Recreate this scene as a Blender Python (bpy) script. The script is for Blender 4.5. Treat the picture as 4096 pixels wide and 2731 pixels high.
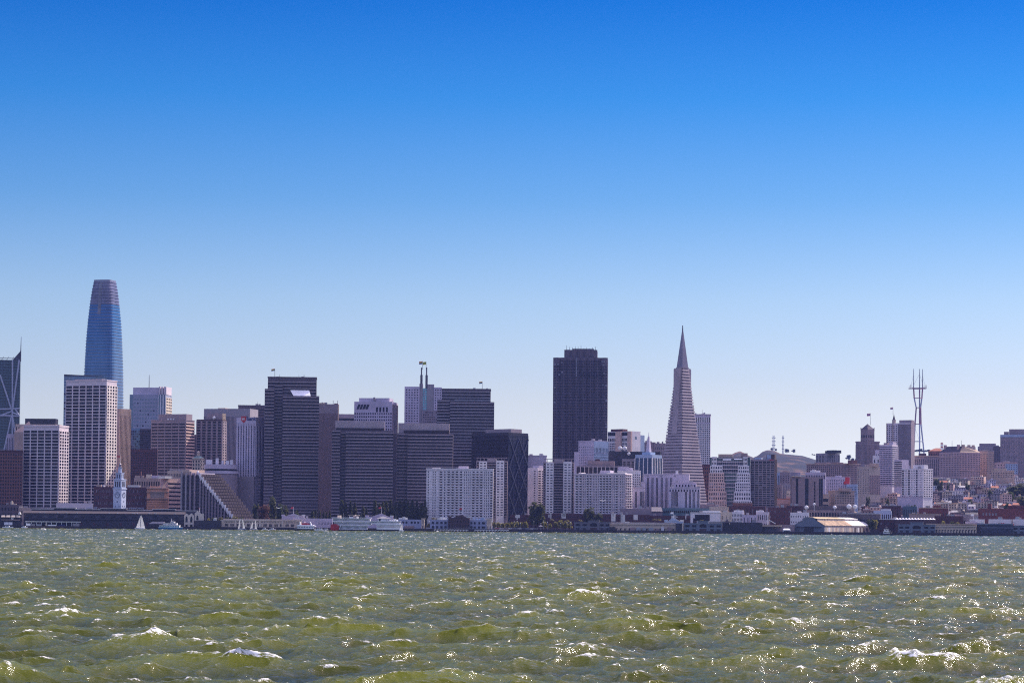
import bpy, bmesh, math, random
import numpy as np
from mathutils import Matrix, Vector
R = math.radians
for o in list(bpy.data.objects): bpy.data.objects.remove(o)
SC = bpy.context.scene
C = SC.collection
rnd = random.Random(7)

# ---------------------------------------------------------------- camera
F = 9600.0; IW = 4096.0; IH = 2731.0          # focal length in photo pixels
HZ = 2095.5                                   # horizon row at the middle column
PITCH = R(2.0); ROLL = R(0.475)
CAMH = 9.0
SH = (HZ - IH/2) - F*math.tan(PITCH)
cam_d = bpy.data.cameras.new('camera'); cam = bpy.data.objects.new('camera', cam_d); C.objects.link(cam)
cam_d.sensor_width = 36; cam_d.lens = 36*F/IW; cam_d.shift_y = SH/IW
cam_d.clip_start = 1.0; cam_d.clip_end = 60000
MROT = Matrix.Rotation(math.pi/2 + PITCH, 3, 'X') @ Matrix.Rotation(ROLL, 3, 'Z')
cam.matrix_world = Matrix.Translation((0, 0, CAMH)) @ MROT.to_4x4()
SC.camera = cam

def P(px, py, D):
    """world point whose picture position is (px,py) of the 4096x2731 photo, at ground distance y=D"""
    v = MROT @ Vector((px - IW/2, IH/2 - py + SH, -F))
    return Vector((0, 0, CAMH)) + v*(D/v.y)

# ---------------------------------------------------------------- world, sun, exposure
SUN_AZ = 49.0     # degrees right of the view direction
SUN_EL = 42.0
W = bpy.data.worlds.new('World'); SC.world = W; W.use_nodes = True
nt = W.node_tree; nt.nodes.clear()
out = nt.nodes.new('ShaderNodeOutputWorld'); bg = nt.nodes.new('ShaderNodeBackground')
sky = nt.nodes.new('ShaderNodeTexSky'); sky.sky_type = 'NISHITA'; sky.sun_disc = False
sky.sun_elevation = R(SUN_EL); sky.sun_rotation = R(SUN_AZ)
sky.air_density = 1.0; sky.dust_density = 0.6; sky.ozone_density = 3.0
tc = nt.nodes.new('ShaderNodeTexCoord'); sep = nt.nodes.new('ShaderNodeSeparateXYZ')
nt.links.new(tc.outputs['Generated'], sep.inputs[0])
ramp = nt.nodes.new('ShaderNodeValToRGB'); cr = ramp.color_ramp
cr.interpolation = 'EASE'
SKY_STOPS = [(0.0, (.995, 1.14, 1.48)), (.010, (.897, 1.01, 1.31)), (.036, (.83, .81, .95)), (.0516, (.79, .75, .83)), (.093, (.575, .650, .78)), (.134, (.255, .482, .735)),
             (.175, (.065, .364, .723)), (.2146, (0, .245, .65)), (.30, (.12, .34, .85)), (.5, (3.5, 2.25, 2.15)), (.75, (5.9, 3.4, 2.9)), (1.0, (6.1, 3.7, 3.0))]  # stops above the frame are brightened and warmed to lift ambient light
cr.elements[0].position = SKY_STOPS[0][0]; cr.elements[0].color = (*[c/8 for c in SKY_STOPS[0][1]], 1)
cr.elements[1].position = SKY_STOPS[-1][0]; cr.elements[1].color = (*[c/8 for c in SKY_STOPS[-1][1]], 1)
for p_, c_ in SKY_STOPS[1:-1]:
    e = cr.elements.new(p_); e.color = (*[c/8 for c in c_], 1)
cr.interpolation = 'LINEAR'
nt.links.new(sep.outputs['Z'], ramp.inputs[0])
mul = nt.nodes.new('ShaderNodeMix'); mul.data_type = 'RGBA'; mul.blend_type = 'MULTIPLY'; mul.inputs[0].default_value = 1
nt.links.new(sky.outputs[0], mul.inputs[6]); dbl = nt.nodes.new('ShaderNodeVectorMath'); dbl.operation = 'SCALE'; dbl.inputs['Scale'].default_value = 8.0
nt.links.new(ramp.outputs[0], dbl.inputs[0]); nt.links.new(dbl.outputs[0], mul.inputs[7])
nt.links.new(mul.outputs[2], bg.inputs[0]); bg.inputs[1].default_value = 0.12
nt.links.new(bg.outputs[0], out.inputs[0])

sd = bpy.data.lights.new('sun', 'SUN'); sd.energy = 4.6; sd.angle = R(0.5); sd.color = (1.0, .93, .82)
sun = bpy.data.objects.new('sun', sd); C.objects.link(sun)
sdir = Vector((math.sin(R(SUN_AZ))*math.cos(R(SUN_EL)), math.cos(R(SUN_AZ))*math.cos(R(SUN_EL)), math.sin(R(SUN_EL))))
sun.rotation_euler = sdir.to_track_quat('Z', 'Y').to_euler(); sun.location = (2000, -500, 3000)

SC.view_settings.view_transform = 'Standard'; SC.view_settings.look = 'None'
SC.view_settings.exposure = 0.4; SC.view_settings.gamma = 1.0
SC.render.engine = 'CYCLES'
cy = SC.cycles
cy.use_denoising = False; cy.max_bounces = 5; cy.diffuse_bounces = 2; cy.glossy_bounces = 2; cy.transmission_bounces = 2
cy.volume_bounces = 0; cy.sample_clamp_indirect = 4; cy.caustics_reflective = False; cy.caustics_refractive = False
cy.use_adaptive_sampling = False
cy.pixel_filter_type = 'BLACKMAN_HARRIS'; cy.filter_width = 1.15

# ---------------------------------------------------------------- materials
def nodes(name):
    m = bpy.data.materials.new(name); m.use_nodes = True
    t = m.node_tree; b = t.nodes['Principled BSDF']
    return m, t, b
def mat(name, col, rough=.8, metal=0., noise=.12, scale=.05, spec=.3, stretch=None, bump=0):
    """plain procedural material: base colour mottled by two octaves of dirt noise in object space"""
    m, t, b = nodes(name)
    tcn = t.nodes.new('ShaderNodeTexCoord'); mp = t.nodes.new('ShaderNodeMapping')
    t.links.new(tcn.outputs['Object'], mp.inputs[0])
    if stretch: mp.inputs['Scale'].default_value = stretch
    n = t.nodes.new('ShaderNodeTexNoise'); n.inputs['Scale'].default_value = scale; n.inputs['Detail'].default_value = 6
    n.inputs['Roughness'].default_value = .65
    t.links.new(mp.outputs[0], n.inputs['Vector'])
    mr = t.nodes.new('ShaderNodeMapRange'); mr.inputs[1].default_value = .3; mr.inputs[2].default_value = .7
    mr.inputs[3].default_value = 1 - noise*1.6; mr.inputs[4].default_value = 1 + noise
    t.links.new(n.outputs[0], mr.inputs[0])
    mx = t.nodes.new('ShaderNodeVectorMath'); mx.operation = 'SCALE'; mx.inputs[0].default_value = col[:3]
    t.links.new(mr.outputs[0], mx.inputs['Scale']); t.links.new(mx.outputs[0], b.inputs['Base Color'])
    b.inputs['Roughness'].default_value = rough; b.inputs['Metallic'].default_value = metal
    b.inputs['Specular IOR Level'].default_value = spec
    return m
# ---------------------------------------------------------------- water
def tag(o, label=None, cat=None, group=None, kind=None):
    if label: o['label'] = label
    if cat: o['category'] = cat
    if group: o['group'] = group
    if kind: o['kind'] = kind
    return o

def ocean(N, L, wind, peak, amp, seed, lo, hi, spread=2):
    """heights and horizontal displacements of a periodic wave patch"""
    rs = np.random.RandomState(seed)
    k1 = np.fft.fftfreq(N, 1.0/N)*2*np.pi/L
    kx, ky = np.meshgrid(k1, k1, indexing='ij'); k = np.hypot(kx, ky); k[0, 0] = 1e-6
    wx, wy = math.cos(wind), math.sin(wind)
    cosf = (kx*wx + ky*wy)/k
    kp = 2*np.pi/peak
    S = np.exp(-1.25*(kp/k)**2)/k**4*(np.abs(cosf)**spread*.85 + .15)
    S *= np.where(cosf < 0, .25, 1.0)
    lam = 2*np.pi/k
    S *= (lam < hi)*(lam > lo); S[0, 0] = 0
    h = np.sqrt(S)*(rs.randn(N, N) + 1j*rs.randn(N, N))
    H = np.real(np.fft.ifft2(h)); s = amp/H.std()
    hh = h*s
    H = np.real(np.fft.ifft2(hh))
    Dx = np.real(np.fft.ifft2(-1j*kx/k*hh)); Dy = np.real(np.fft.ifft2(-1j*ky/k*hh))
    Jxx = np.real(np.fft.ifft2(kx*kx/k*hh)); Jyy = np.real(np.fft.ifft2(ky*ky/k*hh)); Jxy = np.real(np.fft.ifft2(kx*ky/k*hh))
    return H, Dx, Dy, Jxx, Jyy, Jxy, L, N

def samp(A, L, N, x, y):
    u = (x/L % 1.0)*N; v = (y/L % 1.0)*N
    i = np.floor(u).astype(int); j = np.floor(v).astype(int); fu = u - i; fv = v - j
    i %= N; j %= N; i2 = (i+1) % N; j2 = (j+1) % N
    return (A[i, j]*(1-fu)*(1-fv) + A[i2, j]*fu*(1-fv) + A[i, j2]*(1-fu)*fv + A[i2, j2]*fu*fv)

def make_water():
    NR, NC = 2300, 1080
    r = np.arange(NR)/(NR-1)
    D = 58*(2652/58)**r
    core = np.linspace(-.252, .252, NC-60)
    side = np.geomspace(.26, 1.1, 30)
    tx = np.concatenate([-side[::-1], core, side])
    X = (tx[None, :]*D[:, None]); Y = np.repeat(D[:, None], NC, 1)
    WIND = R(-68)
    c1 = ocean(1024, 420.0, WIND, 17.5, .34, 3, 1.3, 70, 5)
    c2 = ocean(1024, 97.0, WIND+.30, 3.6, .060, 5, .22, 8.0, 2)
    z = np.zeros_like(X); dx = np.zeros_like(X); dy = np.zeros_like(X); jxx = np.zeros_like(X); jyy = np.zeros_like(X); jxy = np.zeros_like(X)
    for c, ch in ((c1, 1.05), (c2, .95)):
        L, N = c[6], c[7]
        ca, sa = (1, 0) if c is c1 else (math.cos(.6), math.sin(.6))
        xr = X*ca + Y*sa; yr = -X*sa + Y*ca
        if c is c1:
            im = np.unravel_index(np.argmax(c1[0]), c1[0].shape)          # the biggest wave of the patch stands about 285 m out
            xr = xr - 8.0 + im[0]*L/N; yr = yr - 282.0 + im[1]*L/N
        z += samp(c[0], L, N, xr, yr)
        a = samp(c[1], L, N, xr, yr)*ch; b = samp(c[2], L, N, xr, yr)*ch
        dx += a*ca - b*sa; dy += a*sa + b*ca
        jxx += samp(c[3], L, N, xr, yr)*ch; jyy += samp(c[4], L, N, xr, yr)*ch
        if c is c1: jxy += samp(c[5], L, N, xr, yr)*ch; J1 = (1 - jxx)*(1 - jyy) - jxy**2
    J = J1 + .45*(((1 - jxx)*(1 - jyy)) - J1)
    edge = np.clip((.255 - np.abs(X/Y))/.01, 0, 1); fade = np.clip((2652 - Y)/60, 0, 1)*(.25 + .75*edge)
    co = np.empty((NR*NC, 3), np.float32)
    co[:, 0] = (X - dx*fade).ravel(); co[:, 1] = (Y - dy*fade).ravel(); co[:, 2] = (z*fade).ravel()
    idx = np.arange(NR*NC).reshape(NR, NC)
    q = np.stack([idx[:-1, :-1], idx[:-1, 1:], idx[1:, 1:], idx[1:, :-1]], -1).reshape(-1, 4)
    me = bpy.data.meshes.new('water')
    me.vertices.add(NR*NC); me.vertices.foreach_set('co', co.ravel())
    me.loops.add(q.size); me.loops.foreach_set('vertex_index', q.ravel().astype(np.int32))
    me.polygons.add(len(q)); me.polygons.foreach_set('loop_start', (np.arange(len(q))*4).astype(np.int32))
    me.polygons.foreach_set('use_smooth', np.ones(len(q), bool))
    me.update(calc_edges=True)
    at = me.attributes.new('crest', 'FLOAT', 'POINT'); at.data.foreach_set('value', (1 - J).ravel().astype(np.float32))
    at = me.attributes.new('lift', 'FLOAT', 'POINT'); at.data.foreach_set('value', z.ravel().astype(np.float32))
    o = bpy.data.objects.new('water', me); C.objects.link(o); tag(o, kind='structure')
    m, t, b = nodes('bay_water'); me.materials.append(m)
    N_ = t.nodes.new; Lk = t.links.new
    geo = N_('ShaderNodeNewGeometry')
    a1 = N_('ShaderNodeAttribute'); a1.attribute_name = 'crest'
    a2 = N_('ShaderNodeAttribute'); a2.attribute_name = 'lift'
    # silty water: light welling up from below hardly depends on the facet, so the body is shaded with a flattened normal
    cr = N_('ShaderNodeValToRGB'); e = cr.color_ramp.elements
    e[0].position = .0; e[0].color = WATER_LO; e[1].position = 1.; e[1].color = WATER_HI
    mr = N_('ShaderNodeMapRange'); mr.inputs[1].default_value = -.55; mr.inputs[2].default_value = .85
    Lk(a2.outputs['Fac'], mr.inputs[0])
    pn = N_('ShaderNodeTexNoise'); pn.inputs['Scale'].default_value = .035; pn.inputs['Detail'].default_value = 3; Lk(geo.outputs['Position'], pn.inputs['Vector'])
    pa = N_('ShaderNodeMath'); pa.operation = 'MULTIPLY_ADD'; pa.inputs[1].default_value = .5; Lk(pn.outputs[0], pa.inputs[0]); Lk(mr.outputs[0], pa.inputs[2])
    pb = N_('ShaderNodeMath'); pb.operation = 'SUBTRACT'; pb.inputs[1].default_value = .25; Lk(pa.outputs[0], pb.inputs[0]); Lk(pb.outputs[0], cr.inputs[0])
    t.nodes.remove(b)
    def ripple(scale, sx, sy, rot, det):
        n = N_('ShaderNodeTexNoise'); n.inputs['Scale'].default_value = scale; n.inputs['Detail'].default_value = det; n.inputs['Roughness'].default_value = .62
        mp = N_('ShaderNodeMapping'); mp.inputs['Rotation'].default_value = (0, 0, R(rot)); mp.inputs['Scale'].default_value = (sx, sy, .4)
        Lk(geo.outputs['Position'], mp.inputs[0]); Lk(mp.outputs[0], n.inputs['Vector']); return n
    bp = N_('ShaderNodeBump'); bp.inputs['Strength'].default_value = 1.0; bp.inputs['Distance'].default_value = .155
    Lk(ripple(1.5, .35, 1.2, 14, 5).outputs[0], bp.inputs['Height'])
    bq = N_('ShaderNodeBump'); bq.inputs['Strength'].default_value = 1.0; bq.inputs['Distance'].default_value = .05
    Lk(ripple(7.0, .5, 1.1, -20, 3).outputs[0], bq.inputs['Height']); Lk(bp.outputs[0], bq.inputs['Normal'])
    up = N_('ShaderNodeMix'); up.data_type = 'VECTOR'; up.inputs[0].default_value = .45; up.inputs[4].default_value = (0, -.12, 1); Lk(bq.outputs[0], up.inputs[5])
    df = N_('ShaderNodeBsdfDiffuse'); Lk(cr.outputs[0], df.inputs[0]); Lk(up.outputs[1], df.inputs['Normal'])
    gl = N_('ShaderNodeBsdfGlossy'); gl.inputs['Roughness'].default_value = .085; gl.inputs[0].default_value = (.95, .97, 1, 1); Lk(bq.outputs[0], gl.inputs['Normal'])
    fr_ = N_('ShaderNodeFresnel'); fr_.inputs[0].default_value = 1.33; Lk(bq.outputs[0], fr_.inputs['Normal'])
    fk = N_('ShaderNodeMath'); fk.operation = 'MULTIPLY'; fk.inputs[1].default_value = FRES; Lk(fr_.outputs[0], fk.inputs[0])
    wm = N_('ShaderNodeMixShader'); Lk(fk.outputs[0], wm.inputs[0]); Lk(df.outputs[0], wm.inputs[1]); Lk(gl.outputs[0], wm.inputs[2])
    # foam
    fn = N_('ShaderNodeTexNoise'); fn.inputs['Scale'].default_value = 2.4; fn.inputs['Detail'].default_value = 9; fn.inputs['Roughness'].default_value = .78
    fmp = N_('ShaderNodeMapping'); fmp.inputs['Scale'].default_value = (.6, 1.3, 1); Lk(geo.outputs['Position'], fmp.inputs[0]); Lk(fmp.outputs[0], fn.inputs['Vector'])
    fg = N_('ShaderNodeTexNoise'); fg.inputs['Scale'].default_value = .09; fg.inputs['Detail'].default_value = 2; Lk(geo.outputs['Position'], fg.inputs['Vector'])
    fm = N_('ShaderNodeMath'); fm.operation = 'MULTIPLY_ADD'; fm.inputs[1].default_value = 2.6; fm.inputs[2].default_value = -1.3
    Lk(fn.outputs[0], fm.inputs[0])
    fa = N_('ShaderNodeMath'); fa.operation = 'ADD'; Lk(a1.outputs['Fac'], fa.inputs[0]); Lk(fm.outputs[0], fa.inputs[1])
    fh = N_('ShaderNodeMath'); fh.operation = 'MULTIPLY_ADD'; fh.inputs[1].default_value = 1.1; Lk(fg.outputs[0], fh.inputs[0]); Lk(fa.outputs[0], fh.inputs[2])
    fr = N_('ShaderNodeMapRange'); fr.inputs[1].default_value = FOAM0; fr.inputs[2].default_value = FOAM0 + .30
    Lk(fh.outputs[0], fr.inputs[0])
    foam = N_('ShaderNodeBsdfDiffuse'); foam.inputs[0].default_value = (.85, .85, .82, 1)
    mix = N_('ShaderNodeMixShader'); Lk(fr.outputs[0], mix.inputs[0]); Lk(wm.outputs[0], mix.inputs[1]); Lk(foam.outputs[0], mix.inputs[2])
    Lk(mix.outputs[0], t.nodes['Material Output'].inputs[0])
FOAM0 = 1.20; FRES = .50
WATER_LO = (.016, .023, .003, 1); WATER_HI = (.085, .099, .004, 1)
make_water()
# ---------------------------------------------------------------- mesh helpers
class MB:
    """collects boxes, prisms, tubes and free faces and links them as one mesh object"""
    def __init__(s): s.v = []; s.f = []
    def hexa(s, p):                       # 8 corners: bottom ring (ccw from above) then top ring
        n = len(s.v); s.v += [tuple(q) for q in p]
        s.f += [(n+3, n+2, n+1, n), (n+4, n+5, n+6, n+7)] + [(n+i, n+(i+1) % 4, n+4+(i+1) % 4, n+4+i) for i in range(4)]
        return s
    def box(s, x0, x1, y0, y1, z0, z1):
        return s.hexa([(x0, y0, z0), (x1, y0, z0), (x1, y1, z0), (x0, y1, z0), (x0, y0, z1), (x1, y0, z1), (x1, y1, z1), (x0, y1, z1)])
    def prism(s, pts, z0, z1, top=None, cap=True):
        """pts ccw polygon in xy; top = polygon at z1 (same count) or None"""
        n = len(s.v); k = len(pts); tp = top or pts
        s.v += [(x, y, z0) for x, y in pts] + [(x, y, z1) for x, y in tp]
        s.f += [(n+i, n+(i+1) % k, n+k+(i+1) % k, n+k+i) for i in range(k)]
        if cap: s.f += [tuple(range(n+k-1, n-1, -1)), tuple(range(n+k, n+2*k))]
        return s
    def cone(s, pts, z0, apex):
        n = len(s.v); k = len(pts)
        s.v += [(x, y, z0) for x, y in pts] + [tuple(apex)]
        s.f += [(n+i, n+(i+1) % k, n+k) for i in range(k)] + [tuple(range(n+k-1, n-1, -1))]
        return s
    def tube(s, a, b, r0, r1=None, k=6):
        a = Vector(a); b = Vector(b); r1 = r0 if r1 is None else r1
        d = (b-a).normalized(); u = d.orthogonal().normalized(); w = d.cross(u)
        n = len(s.v)
        for c, r in ((a, r0), (b, r1)):
            for i in range(k):
                t = 2*math.pi*i/k; s.v.append(tuple(c + u*math.cos(t)*r + w*math.sin(t)*r))
        s.f += [(n+i, n+(i+1) % k, n+k+(i+1) % k, n+k+i) for i in range(k)] + [tuple(range(n+k-1, n-1, -1)), tuple(range(n+k, n+2*k))]
        return s
    def face(s, *p):
        n = len(s.v); s.v += [tuple(q) for q in p]; s.f.append(tuple(range(n, n+len(p)))); return s
    def plate(s, p, t):
        """thick polygon: p = list of 3-D points, t = thickness vector"""
        n = len(s.v); k = len(p); t = Vector(t)
        s.v += [tuple(q) for q in p] + [tuple(Vector(q)+t) for q in p]
        s.f += [tuple(range(n, n+k)), tuple(range(n+2*k-1, n+k-1, -1))] + [(n+(i+1) % k, n+i, n+k+i, n+k+(i+1) % k) for i in range(k)]
        return s
    def ball(s, c, r, k=8, m=5, sz=1.0):
        n = len(s.v)
        s.v.append((c[0], c[1], c[2]-r*sz))
        for j in range(1, m):
            t = math.pi*j/m
            for i in range(k):
                a = 2*math.pi*i/k; s.v.append((c[0]+r*math.sin(t)*math.cos(a), c[1]+r*math.sin(t)*math.sin(a), c[2]-r*sz*math.cos(t)))
        s.v.append((c[0], c[1], c[2]+r*sz)); e = len(s.v)-1
        for i in range(k): s.f.append((n, n+1+(i+1) % k, n+1+i))
        for j in range(m-2):
            for i in range(k): s.f.append((n+1+j*k+i, n+1+j*k+(i+1) % k, n+1+(j+1)*k+(i+1) % k, n+1+(j+1)*k+i))
        for i in range(k): s.f.append((n+1+(m-2)*k+i, n+1+(m-2)*k+(i+1) % k, e))
        return s
    def build(s, name, m, parent=None, loc=None, rz=0, smooth=False):
        me = bpy.data.meshes.new(name); me.from_pydata(s.v, [], s.f)
        if smooth: me.polygons.foreach_set('use_smooth', [True]*len(s.f))
        me.materials.append(m); me.update()
        o = bpy.data.objects.new(name, me); C.objects.link(o)
        if parent: o.parent = parent
        if loc is not None: o.location = loc
        if rz: o.rotation_euler = (0, 0, rz)
        return o
def empty(name, loc, rz=0):
    o = bpy.data.objects.new(name, None); C.objects.link(o); o.location = loc; o.rotation_euler = (0, 0, rz); o.empty_display_size = 5
    return o
def thing(name, label, cat, loc, rz=0, group=None):
    return tag(empty(name, loc, rz), label, cat, group)
def copy_tree(o, parent=None):
    c = o.copy(); C.objects.link(c); c.parent = parent
    for ch in o.children: copy_tree(ch, c)
    return c

# ---------------------------------------------------------------- materials of the place
M = {}
def mm(name, col, **k): M[name] = mat(name, col, **k); return M[name]
mm('pale_concrete', (.62, .54, .56)); mm('mauve_concrete', (.30, .245, .26)); mm('white_concrete', (.68, .64, .65))
mm('dark_concrete', (.115, .09, .10)); mm('darker_concrete', (.075, .06, .07)); mm('lilac_wall', (.50, .44, .53)); mm('grey_wall', (.30, .27, .29))
mm('brown_stone', (.29, .21, .205)); mm('dark_brown', (.075, .045, .042)); mm('brick', (.17, .075, .06)); mm('dark_brick', (.085, .035, .035))
mm('red_brick', (.16, .05, .04)); mm('tan_wall', (.42, .31, .25)); mm('cream_wall', (.62, .52, .40)); mm('beige_wall', (.44, .36, .30))
mm('pink_wall', (.50, .34, .32)); mm('orange_wall', (.62, .30, .17)); mm('salmon_wall', (.62, .43, .36)); mm('white_wall', (.72, .68, .68)); mm('quartz', (.40, .33, .33))
mm('spire_metal', (.23, .20, .24), rough=.45, metal=.3); mm('granite', (.105, .08, .098), rough=.5); mm('black_metal', (.03, .028, .036), rough=.4)
mm('blue_wall', (.30, .38, .52)); mm('blue_paint', (.05, .22, .48), rough=.4); mm('teal_wall', (.10, .16, .19)); mm('pier_blue', (.17, .20, .25)); mm('pier_cream', (.62, .50, .37))
mm('dark_shed', (.052, .05, .058)); mm('roof_white', (.66, .65, .60)); mm('roof_tan', (.50, .38, .27)); mm('roof_dark', (.06, .05, .06)); mm('roof_grey', (.30, .29, .30))
mm('roof_rust', (.33, .22, .13), noise=.45, scale=.12, stretch=(1, 1, 1)); mm('mansard', (.07, .05, .07)); mm('roof_red', (.38, .14, .08))
mm('steel', (.35, .35, .38), rough=.45, metal=.6); mm('steel_dark', (.08, .075, .09), rough=.5); mm('mast_red', (.30, .10, .10)); mm('white_paint', (.90, .89, .88), rough=.45)
mm('white_brace', (.40, .42, .50)); mm('cyan_glass', (.22, .60, .66), rough=.2, noise=.3, scale=.3); mm('red_paint', (.50, .03, .03), rough=.5, noise=.2); mm('navy', (.03, .04, .14))
mm('wood', (.10, .07, .055), noise=.3); mm('sail', (.62, .64, .66)); mm('hull_dark', (.02, .022, .03)); mm('quay', (.045, .04, .045), noise=.3); mm('flag_red', (.5, .06, .07))
mm('corrugated', (.42, .38, .36), noise=.5, scale=.5, stretch=(1, 1, .08)); mm('dish_white', (.7, .7, .7)); mm('green_copper', (.16, .30, .26)); mm('louvre', (.17, .14, .16)); mm('stone_dark', (.27, .215, .235))
mm('navy_slats', (.04, .045, .08))
mm('pier_lilac', (.30, .33, .46)); mm('pier_dull', (.17, .16, .185)); mm('dark_blue', (.05, .06, .085)); mm('roof_grey2', (.20, .20, .23)); mm('cream_wall2', (.60, .52, .45)); mm('roof_brown', (.05, .038, .04)); mm('blue_white', (.50, .54, .66)); mm('red_brick2', (.13, .038, .034)); M['sunlit_concrete'] = mat('sunlit_concrete', (.72, .64, .58)); M['lilac_glass'] = mat('lilac_glass', (.30, .30, .38), rough=.3)
def glass(name, col, rough=.25, spec=.2, noise=.35, scale=.06):
    m = mat(name, col, rough=rough, spec=spec, noise=noise, scale=scale); M[name] = m; return m
glass('glass_dark', (.012, .009, .014)); glass('glass_navy', (.018, .02, .034)); glass('glass_brown', (.032, .016, .018)); glass('glass_grey', (.06, .06, .08))
glass('glass_pale', (.20, .20, .24), rough=.3); glass('glass_blue', (.05, .12, .24), rough=.08, spec=.8); glass('glass_green', (.045, .085, .09), rough=.1); glass('glass_teal', (.010, .028, .042), rough=.12, spec=.4)
PANES = {'dark': ['glass_dark']*6 + ['glass_navy']*3 + ['glass_brown']*2, 'brown': ['glass_brown']*3 + ['glass_dark']*2, 'mixed': ['glass_dark']*4 + ['glass_navy']*2 + ['glass_grey']*3 + ['glass_pale'],
         'pale': ['glass_grey']*3 + ['glass_pale']*2 + ['glass_navy'], 'blue': ['glass_blue']*4 + ['glass_navy'], 'green': ['glass_green']*4 + ['glass_grey'] + ['glass_navy'], 'lit': ['glass_dark']*5 + ['glass_brown']}

# ---------------------------------------------------------------- terrain
def sst(a, b, x):
    t = min(1, max(0, (x-a)/(b-a))); return t*t*(3-2*t)
def ridge(t):
    """crest elevation angle (in photo px above the horizon) of the far hills along the view slope t=x/y"""
    px = t*F + IW/2 - 12
    K = [(2400, 215), (2700, 225), (2830, 245), (2880, 272), (2905, 290), (2930, 303), (2950, 309), (2972, 298), (2995, 285), (3018, 281), (3022, 298), (3045, 310), (3062, 315), (3085, 312), (3110, 300), (3200, 292), (3280, 268), (3345, 246),
         (3400, 248), (3470, 235), (3600, 232), (3650, 245), (3720, 245), (3760, 235), (4100, 200), (4400, 150)]
    if px <= K[0][0]: return 215
    for (a, ya), (b, yb) in zip(K, K[1:]):
        if px <= b: return ya + (yb-ya)*(px-a)/(b-a)
    return 150
def hn(x, y, s):
    return math.sin(x*s+1.3)*math.cos(y*s*1.3+.7) + .5*math.sin(x*s*2.3+y*s*1.1+2) + .25*math.sin(x*s*5.1-y*s*3.7)
def ground_z(x, y):
    z = 3.0
    t = x/max(y, 1)
    k = sst(.07, .15, t)
    h = 0
    P_ = [(2850, 0), (3000, 7), (3200, 22), (3500, 48), (3800, 72), (4100, 92), (4400, 96), (5200, 60), (6000, 50)]
    for (a, ya), (b, yb) in zip(P_, P_[1:]):
        if a <= y <= b: h = ya + (yb-ya)*(y-a)/(b-a)
    if y > 6000: h = 50
    z += h*k
    top = ridge(t)/F*8000
    f = sst(6100, 8000, y)*(1 - .25*sst(8050, 10000, y))
    if f > 0: z = max(z, z*(1-f) + (top + 6*hn(x, y, .006)*(1-abs(2*f-1)))*f) if f < 1 else top*1.0
    return z
def make_ground():
    ys = list(np.linspace(2656, 2950, 8)) + list(np.linspace(2990, 4600, 50)) + list(np.linspace(4700, 6100, 10)) + list(np.linspace(6200, 8400, 60)) + [9000, 9800, 12000, 20000]
    ts = list(np.linspace(-.62, -.3, 8)) + list(np.linspace(-.28, .02, 16)) + list(np.linspace(.03, .27, 130)) + list(np.linspace(.29, .62, 9))
    v = []; f = []; n = len(ts)
    for y in ys:
        for t in ts: v.append((t*y, y, ground_z(t*y, y) if y < 11000 else 3.0))
    for j in range(len(ys)-1):
        for i in range(n-1): f.append((j*n+i, j*n+i+1, (j+1)*n+i+1, (j+1)*n+i))
    mb = MB(); mb.v = v; mb.f = f
    m, t_, b = nodes('city_ground'); Nn = t_.nodes.new; Lk = t_.links.new
    g = Nn('ShaderNodeNewGeometry'); sp = Nn('ShaderNodeSeparateXYZ'); Lk(g.outputs['Position'], sp.inputs[0])
    n1 = Nn('ShaderNodeTexNoise'); n1.inputs['Scale'].default_value = .009; n1.inputs['Detail'].default_value = 8; n1.inputs['Roughness'].default_value = .6; Lk(g.outputs['Position'], n1.inputs['Vector'])
    cr_ = Nn('ShaderNodeValToRGB'); e = cr_.color_ramp.elements; e[0].position = .42; e[0].color = (.024, .030, .036, 1); e[1].position = .66; e[1].color = (.17, .10, .07, 1)
    x = cr_.color_ramp.elements.new(.54); x.color = (.040, .038, .036, 1)
    Lk(n1.outputs[0], cr_.inputs[0])
    far = Nn('ShaderNodeMapRange'); far.inputs[1].default_value = 5200; far.inputs[2].default_value = 6200; Lk(sp.outputs['Y'], far.inputs[0])
    mx = Nn('ShaderNodeMix'); mx.data_type = 'RGBA'; mx.inputs[6].default_value = (.07, .055, .055, 1); Lk(far.outputs[0], mx.inputs[0]); Lk(cr_.outputs[0], mx.inputs[7]); Lk(mx.outputs[2], b.inputs['Base Color'])
    b.inputs['Roughness'].default_value = .95; b.inputs['Specular IOR Level'].default_value = .1
    o = mb.build('ground', m, smooth=True); tag(o, kind='structure')
    q = MB()                                                 # seawall under the piers
    q.box(-1900, 1900, 2652, 2660, -3, 2.6); q.box(-1900, 1900, 2655, 2661, 2.6, 3.4)
    for i in range(-150, 151): q.tube((i*6.0, 2650.5, -3), (i*6.0, 2650.5, 2.4), .45, k=5)
    tag(q.build('quay', M['quay']), kind='structure')
make_ground()

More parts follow.
